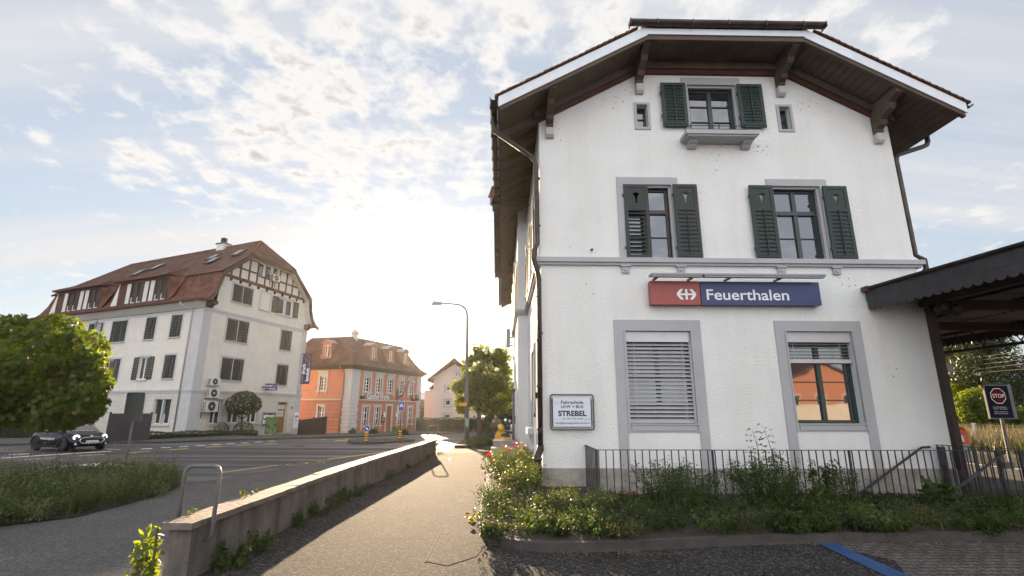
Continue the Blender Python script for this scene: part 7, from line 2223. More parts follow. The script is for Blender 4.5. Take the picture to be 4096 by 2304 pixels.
for y in (1, -1):
    c = CF.p(1.80, y * .58, .66); ax = (CF.U + CF.W * y * .30 + Vector((0, 0, .22))).normalized()
    m = MB(); m.lathe(c, [(.15, -.10), (.15, .02), (.135, .035), (.125, .03)], 24, axis=ax); hl = m.build('headlight', MT['chrome'], t, smooth=True)
    m = MB(); m.lathe(c, [(.128, .018), (.128, .034), (.075, .050), (.07, .045)], 24, axis=ax); m.build('light_ring', mat('lit_ring', (.95, .95, 1.0), .3, .01, 2, emit=.35) if y == 1 else bpy.data.materials['lit_ring'], hl)
    m = MB(); m.lathe(c, [(.08, .02), (.06, .045), (0, .05)], 16, axis=ax); m.build('lens', MT['glass'], hl)
    c = CF.p(1.88, y * .62, .36); m = MB(); m.lathe(c, [(.055, -.03), (.055, .03), (0, .035)], 16, axis=(CF.U + CF.W * y * .4).normalized()); m.build('fog_light', MT['chrome'], t)
def front(y, z): # surface point on the nose
    return CF.p(min(lerp(abs(y), [0, .5, .62, .75], [1.965, 1.958, 1.91, 1.80]), lerp(z, [.3, .56, .66, .78], [1.965, 1.958, 1.91, 1.80])), y, z)
m = MB(); gp = []
for k in range(28):
    a = 2 * math.pi * k / 28; y = .50 * math.copysign(abs(math.cos(a)) ** .55, math.cos(a)); z = .53 + .135 * math.copysign(abs(math.sin(a)) ** .8, math.sin(a)); gp.append((y, z))
m.poly([front(y, z) + CF.U * .015 for y, z in gp][::-1]); gr = m.build('grille', MT['dark'], t)
m = MB(); m.tube([front(y, z) + CF.U * .02 for y, z in gp + gp[:2]], .020, 6, cap=False); m.tube([front(y, .60) + CF.U * .02 for y in np.linspace(-.5, .5, 9)], .009, 5); m.build('chrome_surround', MT['chrome'], gr)
PF = CarF(CF.p(1.985, 0, 0), (CF.W * -1)); PF.W = CF.U
class PlF:
    def p(s, u, w, z): return CF.p(1.99 + w, -u, z)
PL = PlF()
m = MB(); m.box(PL, -.26, .26, .0, .012, .435, .525); npl = m.build('number_plate', MT['letter'], t)
class PlR:
    def p(s, u, w, z): return CF.p(1.99 + w, -u, z)
# seen from the front the plate reads left to right along the car's right-to-left axis
class PlT:
    def p(s, u, w, z): return CF.p(1.99 + w, .24 - u, z)
text('plate_text', 'SH 39420', PlT(), 0, .455, .016, .055, MT['dark'], npl, width=.44)
class SdF:
    def p(s, u, w, z): return CF.p(u, .872 + w, z)
lt = text('side_lettering', 'FAHRSCHULE.SH', SdF(), -.72, .545, .004, .095, MT['letter'], t, width=1.28, bold=.02, shear=.15)
m = MB(); m.poly([SdF().p(x, .007, z) for x, z in ((.06, .49), (.16, .53), (.19, .70), (.07, .66))]); ld = m.build('learner_badge', MT['roadblue'], t)
text('letter', 'L', SdF(), .09, .555, .01, .085, MT['letter'], ld, bold=.03)
m = MB(); m.box(CF, -.5, -.36, .868, .885, .80, .82); m.box(CF, .98, 1.12, .85, .872, .70, .74); m.build('door_handle', MT['chrome'], t)
m = MB(); m.lathe(CF.p(.62, .98, 1.0), [(.02, -.08), (.09, -.05), (.085, .07), (.02, .09)], 12, axis=CF.U); m.box(CF, .6, .66, .82, .95, .94, .97); m.build('wing_mirror', MT['carpaint'], t, smooth=True)
m = MB(); m.lathe(CF.p(1.86, 0, .725), [(.05, 0), (.05, .01), (0, .014)], 12, axis=(CF.U + Vector((0, 0, .7))).normalized()); m.box(CF, 1.84, 1.87, -.09, .09, .72, .73); m.build('bonnet_badge', MT['chrome'], t)

# ================================================================== SCOOTERS AND STEPS
t = thing('concrete_steps', 'pair of weathered granite step blocks beside the poppies', 'steps', (.2, 16.5, 0))
m = MB(); m.box(WORLD, -.36, .50, 15.95, 16.7, 0, .56); m.build('step', MT['granite'], t)
m = MB(); m.box(WORLD, -.31, .50, 16.72, 17.4, 0, .74); m.build('step', MT['granite'], t)
def scooter(O, ang, paint, lab, lx=1.0):
    f = CarF(O, (math.cos(ang), math.sin(ang)))
    t = thing('motor_scooter', lab, 'scooter', O)
    m = MB(); m.tube([f.p(-.62, 0, .62), f.p(-.50, 0, .58), f.p(-.25, 0, .55), f.p(.0, 0, .50), f.p(.15, 0, .42)], [.10, .215, .235, .20, .10], 16, flat=1.15); b = m.build('rear_body', paint, t, smooth=True)
    m = MB(); m.tube([f.p(-.50, 0, .82), f.p(-.1, 0, .84), f.p(.18, 0, .80)], [.11, .13, .09], 12, flat=.5); m.build('seat', MT['black'], t, smooth=True)
    m = MB(); m.prism([f.p(.42, -.24, .28), f.p(.42, .24, .28), f.p(.52, .22, .80), f.p(.54, .10, .98), f.p(.54, -.10, .98), f.p(.52, -.22, .80)], f.U * .05); m.box(f, .1, .45, -.17, .17, .24, .30); m.build('leg_shield', paint, t)
    m = MB(); m.tube([f.p(.46, 0, .95), f.p(.50, 0, 1.06), f.p(.60, 0, 1.08), f.p(.68, 0, 1.03)], [.08, .13, .12, .07], 12); m.build('headset', paint, t, smooth=True)
    m = MB(); m.tube([f.p(.46, -.34, 1.06), f.p(.52, 0, 1.07), f.p(.46, .34, 1.06)], .02, 8)
    m.build('handlebar', MT['black'], t)
    for y in (-.27, .27):
        m = MB(); m.tube([f.p(.5, y, 1.07), f.p(.46, y * 1.15, 1.27)], .008, 5); m.lathe(f.p(.45, y * 1.15, 1.31), [(.055, -.008), (.055, .008)], 16, axis=f.U); m.build('mirror', MT['chrome'], t)
    for x in (-.42, .68):
        m = MB(); m.lathe(f.p(x, 0, .24), [(.13, -.05), (.22, -.05), (.24, 0), (.22, .05), (.13, .05)], 20, axis=f.W); w = m.build('wheel', MT['tyre'], t, smooth=True)
        m = MB(); m.lathe(f.p(x, 0, .24), [(0, -.045), (.13, -.04), (.13, .04), (0, .045)], 16, axis=f.W); m.build('rim', MT['steel'], w)
    m = MB(); m.tube([f.p(.78, 0, .50), f.p(.68, 0, .53), f.p(.52, 0, .44)], [.06, .09, .06], 10); m.build('mudguard', paint, t, smooth=True)
    m = MB(); m.hexa([f.p(-.74, -.10, .58), f.p(-.66, -.10, .58), f.p(-.66, .10, .58), f.p(-.74, .10, .58), f.p(-.72, -.10, .69), f.p(-.62, -.10, .70), f.p(-.62, .10, .70), f.p(-.72, .10, .69)]); m.build('tail_light', mat('tail_lens', (.35, .01, .01), .2, .1, 4) if 'tail_lens' not in bpy.data.materials else bpy.data.materials['tail_lens'], t)
    m = MB(); m.box(f, -.76, -.74, -.10, .10, .34, .48); m.build('number_plate', MT['letter'], t)
    m = MB()
    for y in (-.16, .16): m.lathe(f.p(-.68, y, .62), [(.035, 0), (.03, .02), (0, .03)], 10, axis=-f.U)
    m.build('indicator', MT['letter'], t)
    m = MB()
    rk = [(-.62, -.14), (-.62, .14)]
    for z in (.82, .90, .98): m.tube([f.p(-.58 - (z - .8) * .35, -.17, z), f.p(-.58 - (z - .8) * .35, .17, z)], .008, 5)
    for y in (-.17, -.06, .06, .17): m.tube([f.p(-.58, y, .78), f.p(-.66, y, 1.02)], .008, 5)
    m.tube([f.p(-.66, -.17, 1.02), f.p(-.66, .17, 1.02)], .010, 5); m.tube([f.p(-.56, -.12, .80), f.p(-.36, -.12, .84)], .01, 5); m.tube([f.p(-.56, .12, .80), f.p(-.36, .12, .84)], .01, 5)
    m.build('luggage_rack', MT['chrome'], t)
    return t, f
scooter((.06, 18.4, ground(.06, 18.4)), R(103), MT['yellow'], 'yellow scooter with a chrome luggage rack parked behind the granite steps')
t, f = scooter((.34, 20.3, ground(.3, 20.3)), R(80), MT['white'], 'white scooter with a tinted windscreen behind the yellow scooter')
m = MB(); q = [f.p(.52, -.20, 1.0), f.p(.52, .20, 1.0), f.p(.40, .18, 1.45), f.p(.38, 0, 1.52), f.p(.40, -.18, 1.45)]; m.prism(q, f.U * .008); m.build('windscreen', MT['glassdim'], t)

# ================================================================== RAILING
RT = thing('station_railing', 'dark steel bar railing around the light well before the station wall', 'railing', (5.5, 9.7, .12))
RZ0, RZ1 = .14, .985
def rl(y): return 9.70
m = MB(); m.box(WORLD, 1.76, 10.02, 9.675, 9.725, RZ1 - .012, RZ1); m.box(WORLD, 1.74, 1.78, 9.68, 11.0, RZ1 - .012, RZ1 + .001); m.build('top_rail', MT['railing'], RT)
m = MB(); m.box(WORLD, 1.76, 10.0, 9.685, 9.715, RZ0, RZ0 + .012); m.box(WORLD, 1.745, 1.775, 9.70, 11.0, RZ0, RZ0 + .0121); m.build('bottom_rail', MT['railing'], RT)
m = MB(); m.box(WORLD, -.008, .008, -.008, .008, RZ0 + .012, RZ1 - .012)
bars = []
def bar(x, y, r=.0085, nm='baluster'):
    m = MB(); m.box(WORLD, x - r, x + r, y - r, y + r, RZ0 + .0121, RZ1 - .0122)
    b = m.build(nm, MT['railing'], RT); b.data.name = nm; return b
b0_ = bar(1.80, 9.70)
xs_ = np.linspace(1.80, 9.9, 60)
for x in xs_[1:]:
    c = b0_.copy(); COL.objects.link(c); c.location = Vector(b0_.location) + Vector((x - 1.80, 0, 0)); c.parent = RT
for y in np.linspace(9.83, 10.95, 9):
    c = b0_.copy(); COL.objects.link(c); c.location = Vector(b0_.location) + Vector((1.76 - 1.80, y - 9.70, 0)); c.parent = RT
for x in (1.765, 3.95, 6.55, 8.95):
    m = MB(); m.box(WORLD, x - .017, x + .017, 9.683, 9.717, -.02, RZ1 - .013); m.build('post', MT['railing'], RT)
m = MB()
m.tube([(9.13, 10.90, .96), (8.95, 10.90, .95), (8.80, 10.90, .86), (7.6, 10.90, .12), (6.9, 10.9, -.3)], .024, 8)
m.build('stair_handrail', MT['railing'], RT, smooth=True)
m = MB(); m.hexa([(9.50, 9.66, .93), (9.50, 9.63, .93), (8.0, 9.63, .02), (8.0, 9.66, .02), (9.50, 9.66, .98), (9.50, 9.63, .98), (8.0, 9.63, .07), (8.0, 9.66, .07)]); m.build('stair_handrail', MT['railing'], RT)
# return gate panel from the wall to the front
G2 = thing('railing_gate', 'second barred railing panel running from the station corner out to the front railing', 'railing', (9.6, 10.4, .12))
p0, p1, p2 = Vector((9.34, 11.05, .99)), Vector((9.66, 10.05, .99)), Vector((10.02, 9.85, .99))
pts = [p0, p1, p2]
m = MB()
for a, b in zip(pts[:-1], pts[1:]):
    s = Vector((-(b - a).y, (b - a).x, 0)).normalized() * .02
    m.hexa([a - s, b - s, b + s, a + s] + [q + Vector((0, 0, .013)) for q in (a - s, b - s, b + s, a + s)])
m.build('top_rail', MT['railing'], G2)
m = MB()
for a, b in zip(pts[:-1], pts[1:]):
    s = Vector((-(b - a).y, (b - a).x, 0)).normalized() * .012; dz = Vector((0, 0, -.85))
    m.hexa([a - s + dz, b - s + dz, b + s + dz, a + s + dz] + [q + dz + Vector((0, 0, .012)) for q in (a - s, b - s, b + s, a + s)])
m.build('bottom_rail', MT['railing'], G2)
for k in range(9):
    q = p0.lerp(p1, (k + .5) / 9); m = MB(); m.box(WORLD, q.x - .009, q.x + .009, q.y - .009, q.y + .009, .152, .99); m.build('baluster', MT['railing'], G2)
for q, w_ in ((Vector((9.24, 10.75, 0)), .045), (Vector((9.72, 10.02, 0)), .025), (Vector((10.0, 9.86, 0)), .022), (Vector((9.30, 10.9, 0)), .02)):
    m = MB(); m.box(WORLD, q.x - w_, q.x + w_, q.y - w_, q.y + w_, 0, .975); m.build('post', MT['railing'], G2)
m = MB(); m.box(WORLD, 9.78, 9.95, 9.98, 10.03, .62, .74); m.build('lock_case', MT['steel'], G2)

# ================================================================== PLATFORM CANOPY
CN = thing('platform_canopy', 'dark timber platform canopy with a scalloped valance and corrugated underside', 'canopy', (11, 9, 0))
VX = 8.36
def shr_(m):
    m.v = [(x + (10.95 - y) * .112, y, z) for x, y, z in m.v]; return m
m = MB(); m.box(WORLD, VX, VX + .03, 4.4, 10.97, 4.15, 4.40); m.box(WORLD, VX + .03, VX + .06, 4.4, 10.97, 4.36, 4.42)
shr_(m).build('fascia_board', MT['darksteel'], CN)
m = MB(); y = 10.95; sw = .192
while y > 4.5:
    q = [(y, 4.155), (y, 3.985)] + [(y - sw / 2 + (sw / 2 - .008) * math.cos(a), 3.985 - .062 * math.sin(a)) for a in np.linspace(0, math.pi, 7)] + [(y - sw, 3.985), (y - sw, 4.155)]
    m.prism([(VX + .004, a, z) for a, z in q], (.018, 0, 0)); y -= sw
shr_(m).build('scalloped_valance', MT['darksteel'], CN)
m = MB(); halfpipe(m, [(VX - .04, 4.4, 4.455), (VX - .04, 10.9, 4.455)], .055); shr_(m).build('canopy_gutter', MT['copper'], CN)
m = MB(); m.hexa([(VX - .08, 10.80, 4.37), (VX + 1.3, 10.80, 4.37), (VX + 1.3, 10.985, 4.37), (VX - .08, 10.985, 4.37), (VX - .08, 10.80, 4.48), (VX + 1.3, 10.80, 4.50), (VX + 1.3, 10.985, 4.50), (VX - .08, 10.985, 4.48)]); m.build('edge_tiles', MT['tileedge'], CN)
def rz(x): return 4.38 - (x - VX) * .035
m = MB(); V = []; F = []
nx = 7; ysr = np.arange(4.4, 26, .045)
xs2 = np.linspace(VX + .72, 15.2, nx)
for j, yy in enumerate(ysr):
    dz = .018 * math.sin(yy / .09 * math.pi)
    for x in xs2: V.append((x, yy, rz(x) + dz))
F = [(j * nx + i, j * nx + i + 1, (j + 1) * nx + i + 1, (j + 1) * nx + i) for j in range(len(ysr) - 1) for i in range(nx - 1) if not (ysr[j] > 10.95 and xs2[i + 1] < 9.9)]
m.add(V, F); m.build('corrugated_sheet', mat('fibre_cement_sheet', (.21, .18, .16), .85, .15, 2), CN, smooth=True)
m = MB(); m.poly([(VX + .75, 4.4, 4.46), (15.3, 4.4, 4.40), (15.3, 10.98, 4.40), (VX + .02, 10.98, 4.46)]); m.poly([(9.75, 10.98, 4.46), (15.3, 10.98, 4.40), (15.3, 26, 4.40), (9.75, 26, 4.52)]); m.build('canopy_roofing', MT['slateroof'], CN)
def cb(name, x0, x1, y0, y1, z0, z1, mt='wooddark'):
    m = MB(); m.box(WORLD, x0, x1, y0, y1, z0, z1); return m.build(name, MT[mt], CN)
cb('long_beam', 9.38, 9.53, 4.4, 10.78, 3.98, 4.30)
for y in (4.9, 7.8, 10.60, 13.4, 16.6, 20): cb('cross_beam', 9.535 if y > 4.5 else VX, 15.1, y, y + .14, 3.90, 4.12)
for x in (9.15, 10.7, 11.9, 13.1): cb('purlin', x, x + .09, 4.41, 25, 4.20, 4.30)
m = MB(); m.box(WORLD, 9.39, 9.51, 10.52, 10.64, .45, 3.98); m.lathe((9.45, 10.58, 0), [(.085, .02), (.085, .5), (.07, .55)], 10); m.build('post', MT['wooddark'], CN)
LX = 14.4
m = MB(); m.box(WORLD, LX, LX + .08, 4.4, 25, 3.52, 3.60); m.box(WORLD, LX, LX + .08, 4.4, 25, 4.08, 4.2)
y = 4.5
while y < 24.8:
    m.tube([(LX + .04, y, 3.6), (LX + .04, y + .28, 4.08)], .018, 4); m.tube([(LX + .04, y + .28, 4.08), (LX + .04, y + .56, 3.6)], .018, 4); y += .56
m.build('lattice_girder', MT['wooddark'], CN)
m = MB(); y = 4.4
while y < 25:
    q = [(y, 4.4), (y, 3.92)] + [(y + sw / 2 - (sw / 2 - .008) * math.cos(a), 3.92 - .06 * math.sin(a)) for a in np.linspace(0, math.pi, 6)] + [(y + sw, 3.92), (y + sw, 4.4)]
    m.prism([(15.2, a, z) for a, z in q], (.02, 0, 0)); y += sw
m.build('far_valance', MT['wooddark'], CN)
for i, px in enumerate(((3768, 1232), (3815, 1238))):
    c = atY(px[0], px[1], 10.3)
    t = thing('canopy_floodlight', ['left of the two round floodlights under the canopy beam', 'right of the two round floodlights under the canopy beam'][i], 'floodlight', c, 'floodlights under the canopy')
    m = MB(); m.lathe(c, [(.05, .14), (.12, .10), (.14, -.05), (.13, -.10)], 18, axis=(-.15, 1, .35)); m.build('housing', MT['black'], t, smooth=True)
    m = MB(); m.lathe(c, [(.125, -.085), (0, -.08)], 18, axis=(-.15, 1, .35)); m.build('lens', MT['glassdim'], t)
    m = MB(); m.box(WORLD, c.x - .03, c.x + .03, 10.28, 10.36, c.z + .1, 4.2); m.build('bracket', MT['black'], t)
# glazed bay / kiosk beyond the post
t = thing('platform_kiosk', 'grey framed glazed booth behind the dark canopy post', 'booth', (10.4, 13.5, 0))
kx = atY(3830, 1700, 13.0).x; kz = atY(3830, 1490, 13.0).z
m = MB(); m.box(WORLD, 9.75, kx - .02, 13.05, 16, 0, .9); m.box(WORLD, kx - .35, kx, 13.0, 13.1, 0, kz); m.box(WORLD, 9.75, kx - .35, 13.0, 13.1, kz - .22, kz); m.box(WORLD, 9.75, kx - .35, 13.0, 13.1, .9, 1.0); m.build('frame', MT['greystone'], t)
m = MB(); m.box(WORLD, 9.72, kx + .12, 12.9, 16.1, kz, kz + .20); m.build('cap', MT['greypaint'], t)
m = MB(); m.quad((9.75, 13.06, 1.0), (kx - .35, 13.06, 1.0), (kx - .35, 13.06, kz - .22), (9.75, 13.06, kz - .22)); m.build('pane', MT['glassdim'], t)
m = MB(); m.box(WORLD, kx - .04, kx - .01, 13.1, 16, .9, kz); m.build('side_panel', MT['greypaint'], t)
# ticket validator
vx0, vx1 = atY(3822, 1740, 12.6).x, atY(3872, 1740, 12.6).x
vz1, vz0 = atY(3850, 1708, 12.6).z, atY(3850, 1777, 12.6).z; vzb = atY(3850, 1840, 12.6).z
t = thing('ticket_validator', 'orange ticket validating box on a grey cabinet beside the canopy post', 'ticket machine', ((vx0 + vx1) / 2, 12.7, 0))
m = MB(); m.box(WORLD, vx0, vx1, 12.6, 12.85, vz0, vz1 - .09); m.hexa([(vx0, 12.62, vz1 - .09), (vx1, 12.62, vz1 - .09), (vx1, 12.85, vz1 - .09), (vx0, 12.85, vz1 - .09), (vx0, 12.70, vz1), (vx1, 12.70, vz1), (vx1, 12.85, vz1), (vx0, 12.85, vz1)]); b = m.build('orange_box', MT['orangebox'], t)
m = MB(); cx_ = (vx0 + vx1) / 2; m.box(WORLD, cx_ - .05, cx_ + .05, 12.585, 12.6, vz1 - .17, vz1 - .14); m.build('slot', MT['steel'], b)
m = MB(); m.prism([(cx_ - .015, 12.597, vz0 + .06), (cx_ + .03, 12.597, vz0 + .06), (cx_ + .03, 12.597, vz0 + .12), (cx_ + .01, 12.597, vz0 + .22), (cx_ - .02, 12.597, vz0 + .22), (cx_ - .025, 12.597, vz0 + .12)], (0, -.003, 0)); m.build('hand_mark', MT['letter'], b)
m = MB(); m.box(WORLD, vx0 + .02, vx1 + .0, 12.62, 12.85, vzb, vz0); m.box(WORLD, vx0 + .1, vx1 - .1, 12.68, 12.80, 0, vzb); m.build('cabinet', MT['greypaint'], t)
# STOP sign
st = atZ(4047, 1878, 0); YQ = st.y
t = thing('stop_notice_sign', 'dark blue notice board with a red STOP octagon on a steel post at the platform', 'sign', st)
sc_ = [(3931, 1546), (4012, 1541), (4043, 1671), (3955, 1672)]
cn = [atY(x, y, YQ) for x, y in sc_]
xc = (cn[0].x + cn[1].x + cn[2].x + cn[3].x) / 4
bw = (cn[1].x - cn[0].x + cn[2].x - cn[3].x) / 4 + .02; zt_ = (cn[0].z + cn[1].z) / 2; zb_ = (cn[2].z + cn[3].z) / 2
SQ = Fr((xc, YQ), 0)
m = MB(); m.tube([st, (xc + .10, YQ + .02, zt_ - .05)], .045, 10); m.build('post', MT['steel'], t)
m = MB(); m.box(SQ, -bw - .03, bw + .03, .03, .09, zb_ - .03, zt_ + .03); m.box(SQ, bw + .03, bw + .12, -.05, .09, zb_ - .03, zt_ + .05); m.build('frame', MT['steel'], t)
m = MB(); m.box(SQ, -bw, bw, .09, .096, zb_, zt_); bd = m.build('board', mat('night_blue_board', (.006, .007, .022), .7, .05, 3, spec=.08), t)
oc = (0, zt_ - .31); ro = .25
m = MB(); m.poly([SQ.p(oc[0] + ro * math.cos(R(22.5 + 45 * k)), .099, oc[1] + ro * math.sin(R(22.5 + 45 * k))) for k in range(8)]); o1 = m.build('octagon_border', MT['letter'], bd)
m = MB(); m.poly([SQ.p(oc[0] + ro * .93 * math.cos(R(22.5 + 45 * k)), .102, oc[1] + ro * .93 * math.sin(R(22.5 + 45 * k))) for k in range(8)]); m.build('octagon', mat('stop_red', (.09, .005, .005), .7, .05, 3, spec=.08), bd)
text('stop_lettering', 'STOP', SQ, -.185, oc[1] - .055, .105, .115, MT['letter'], bd, width=.37)
for k, s_ in enumerate(('Kein Durchgang vor', 'Einfahrt des Zuges.', 'Défense de traverser', "avant l'arrivée du train.")):
    text('small_lettering', s_, SQ, -.24, zt_ - .66 - k * .055 - (.03 if k > 1 else 0), .10, .026, MT['letter'], bd, width=.42 + .02 * (k % 2))
# wires
m = MB()
for k, (y0, y1) in enumerate(((1454, 1398), (1459, 1416), (1475, 1436), (1492, 1453), (1502, 1475))):
    m.tube([atY(3768, y0 + 1, 30), atY(4110, y1, 22)], .0045, 4)
tag(m.build('overhead_wires', mat('wire', (.30, .27, .2), .5, .1, 3)), 'five thin pale parallel wires crossing before the conifer', 'wires')
# grass, fence and bushes across the tracks
k = 16000; P = np.stack([rng.uniform(19.4, 24, k), rng.uniform(12, 34, k), np.full(k, .12)], 1)
V, F = blades(P, .85, .028, .4); tag(np_mesh('meadow_grass', V, F, MT['drygrass'], origin=(21, 22, .12)), kind='stuff', label='tall dry meadow grass beyond the tracks', cat='grass')
k = 9000; P = np.stack([rng.uniform(19.3, 26, k), rng.uniform(12, 34, k), np.full(k, .12)], 1)
V, F = blades(P, .5, .04, .5); tag(np_mesh('meadow_undergrowth', V, F, MT['grassleaf'], origin=(21, 22, .12)), kind='stuff', label='green undergrowth in the dry meadow beyond the tracks', cat='grass')
t = thing('wire_fence', 'thin wire fence with wooden posts in the dry grass beyond the tracks', 'fence', (20.2, 20, .12))
for y in (15.4, 18.2, 21.5, 25):
    m = MB(); m.box(WORLD, 20.1, 20.2, y, y + .1, .1, 1.22); m.build('post', MT['granite'], t)
m = MB()
for z in (1.15, .85): m.tube([(20.15, 12, z), (20.15, 34, z)], .01, 4)
m.build('wire', MT['steel'], t)
def conifer(c, h, r, n, lab):
    t = thing('conifer_tree', lab, 'tree', c)
    m = MB(); m.tube([c, (c[0], c[1], c[2] + h)], [.3, .04], 8)
    PP = []; NR = []
    lv = 26
    for k in range(lv):
        z = h * (.06 + .92 * k / lv); rr = r * (1 - (k / lv) ** 1.4 * .85) * rng.uniform(.75, 1.15)
        nb = 9
        for j in range(nb):
            a = j * 2 * math.pi / nb + k * .7 + rng.uniform(-.2, .2); L_ = rr * rng.uniform(.6, 1.1)
            e = np.array([c[0] + math.cos(a) * L_, c[1] + math.sin(a) * L_, c[2] + z - L_ * .22]); s = np.array([c[0], c[1], c[2] + z])
            m.tube([tuple(s), tuple(e)], [.04, .01], 4, cap=False)
            q = int(n / (lv * nb)); tt = rng.random(q) ** .55
            pp = s + (e - s) * tt[:, None] + rng.normal(size=(q, 3)) * np.array([.22, .22, .12]) * (.4 + tt)[:, None]
            PP.append(pp)
    m.build('trunk', MT['bark'], t)
    PP = np.concatenate(PP); V, F = leaves(PP, .30, np.array([(0, -.5), (.10, -.1), (.06, .3), (0, .5), (-.06, .3), (-.10, -.1)]))
    np_mesh('crown', V, F, MT['conifer'], origin=t['_o'], parent=t)
c = atY(3985, 1640, 27); conifer((c.x, c.y, 0), 8.2, 3.3, 16000, 'tall dark conifer beyond the tracks seen under the canopy')
c = atY(3850, 1640, 30); conifer((c.x, c.y, 0), 6.6, 2.4, 7000, 'lower bushy conifer just right of the canopy post')
for (px, py, Y, rx, rz, lab) in ((3880, 1640, 25, 60, 75, 'sunlit leafy bush between the canopy post and the STOP board'), (4050, 1700, 24, 75, 62, 'low leafy bush right of the STOP board'), (3950, 1690, 25.5, 70, 55, 'dark leafy bush behind the STOP board'), (4180, 1690, 23, 110, 70, 'leafy bush at the right edge of the view'), (3830, 1600, 27, 50, 60, 'yellow-green bush just behind the canopy post')):
    bush(px, py, Y, rx, rz, lab, 3600, .15, MT['maplefar'])
# house with a dark steep roof behind the conifer
YR = 42.
t = thing('dark_roofed_house', 'house with a steep dark tiled roof behind the conifer at the right', 'house', (atY(4090, 1600, YR).x, YR, 0))
x0, x1 = atY(4000, 1640, YR).x, atY(4420, 1640, YR).x; zr, ze = atY(4085, 1398, YR).z, atY(4060, 1640, YR).z
m = MB(); m.box(WORLD, x0 + .6, x1, YR + .5, YR + 10, -.5, ze); m.build('wall', MT['pinkwall'], t)
m = MB(); pk = atY(4080, 1398, YR + 5).x
m.poly([(x0, YR, ze), (x1, YR, ze), (x1, YR + 5, zr), (pk, YR + 5, zr)]); m.poly([(x0, YR, ze), (pk, YR + 5, zr), (x0, YR + 10, ze)]); m.poly([(x0, YR + 10, ze), (pk, YR + 5, zr), (x1, YR + 5, zr), (x1, YR + 10, ze)]); m.build('roof', MT['slateroof'], t)
m = MB()
for k in range(14):
    a = Vector((x0, YR, ze)).lerp(Vector((pk, YR + 5, zr)), k / 14); b = Vector((x0, YR, ze)).lerp(Vector((pk, YR + 5, zr)), (k + 1.1) / 14); m.tube([a, b], [.22, .17], 6)
m.build('hip_tiles', MT['greystone'], t)
# houses behind the viewer, mirrored in the station windows
def backhouse(x0, x1, y0, y1, h, rh, wm, rm, lab, wz=()):
    t = thing('house_across_the_street', lab, 'house', ((x0 + x1) / 2, y0, 0))
    m = MB(); m.wall(Fr((x0, y0), 0, -1), [(0, -.3), (x1 - x0, -.3), (x1 - x0, h), ((x1 - x0) / 2, h + rh), (0, h)], [], .1)
    m.poly([(x0, y0, -.3), (x0, y1, -.3), (x0, y1, h), (x0, y0, h)]); m.poly([(x1, y0, -.3), (x1, y0, h), (x1, y1, h), (x1, y1, -.3)]); m.build('wall', MT[wm], t)
    m = MB(); xm = (x0 + x1) / 2
    m.hexa([(x0 - .6, y0 + .6, h - .3), (xm, y0 + .6, h + rh), (xm, y1, h + rh), (x0 - .6, y1, h - .3), (x0 - .6, y0 + .6, h), (xm, y0 + .6, h + rh + .3), (xm, y1, h + rh + .3), (x0 - .6, y1, h)])
    m.hexa([(xm, y0 + .6, h + rh), (x1 + .6, y0 + .6, h - .3), (x1 + .6, y1, h - .3), (xm, y1, h + rh), (xm, y0 + .6, h + rh + .3), (x1 + .6, y0 + .6, h), (x1 + .6, y1, h), (xm, y1, h + rh + .3)]); m.build('roof', MT[rm], t)
    f = Fr((x0, y0), 0, -1)
    for (u, z) in wz:
        m = MB(); m.box(f, u, u + 1.1, .01, .03, z, z + 1.3); W = m.build('window', MT['white'], t); m = MB(); m.box(f, u + .1, u + 1.0, .031, .04, z + .1, z + 1.2); m.build('pane', MT['glassdim'], W)
backhouse(29.5, 40.5, -32, -42, 4.2, 2.6, 'orangewall', 'tilebrown', 'orange house with a brown roof across the forecourt behind the viewer', [(1.5, 2.1), (4.4, 2.1), (7.6, 2.1)])
backhouse(35, 42, -46, -56, 5.4, 2.8, 'stucco_cream', 'tile', 'cream gabled house behind the viewer opposite the right station window', [(3, 2), (7, 2), (10, 2)])
mb = MB(); mb.box(WORLD, 4, 36, -22.3, -22, -.3, 2.2); tag(mb.build('garden_wall', MT['stucco_cream']), 'long cream garden wall across the forecourt behind the viewer', 'wall')
# ================================================================== VEGETATION NEAR THE VIEWER
LOBED = np.array([(0, -.5), (.13, -.15), (.28, .05), (.12, .12), (0, .5), (-.12, .12), (-.28, .05), (-.13, -.15)])
def plant_points(n, c, r, h, z0, stems=12, sp=.03):
    """leaf points strung along upright arching stems"""
    P = []
    per = max(1, n // stems)
    for s in range(stems):
        a = rng.uniform(0, 2 * math.pi); rr = r * math.sqrt(rng.random())
        b = np.array([c[0] + math.cos(a) * rr * .6, c[1] + math.sin(a) * rr * .6, z0]); hh = h * rng.uniform(.55, 1.0)
        e = b + np.array([math.cos(a) * rr * .6, math.sin(a) * rr * .6, hh])
        t = rng.random(per) ** .8
        P.append(b + (e - b) * t[:, None] + rng.normal(size=(per, 3)) * sp * (1.3 - t)[:, None])
    return np.concatenate(P)
def bedh(x, y):
    """height of the low cover in the bed"""
    k = min(1, max(0, (x + .35) / .25)) if y > 7.6 else 1
    e = min(1, max(0.1, (y - (6.85 if x < 2.4 else 7.25)) / .7))
    return e * k
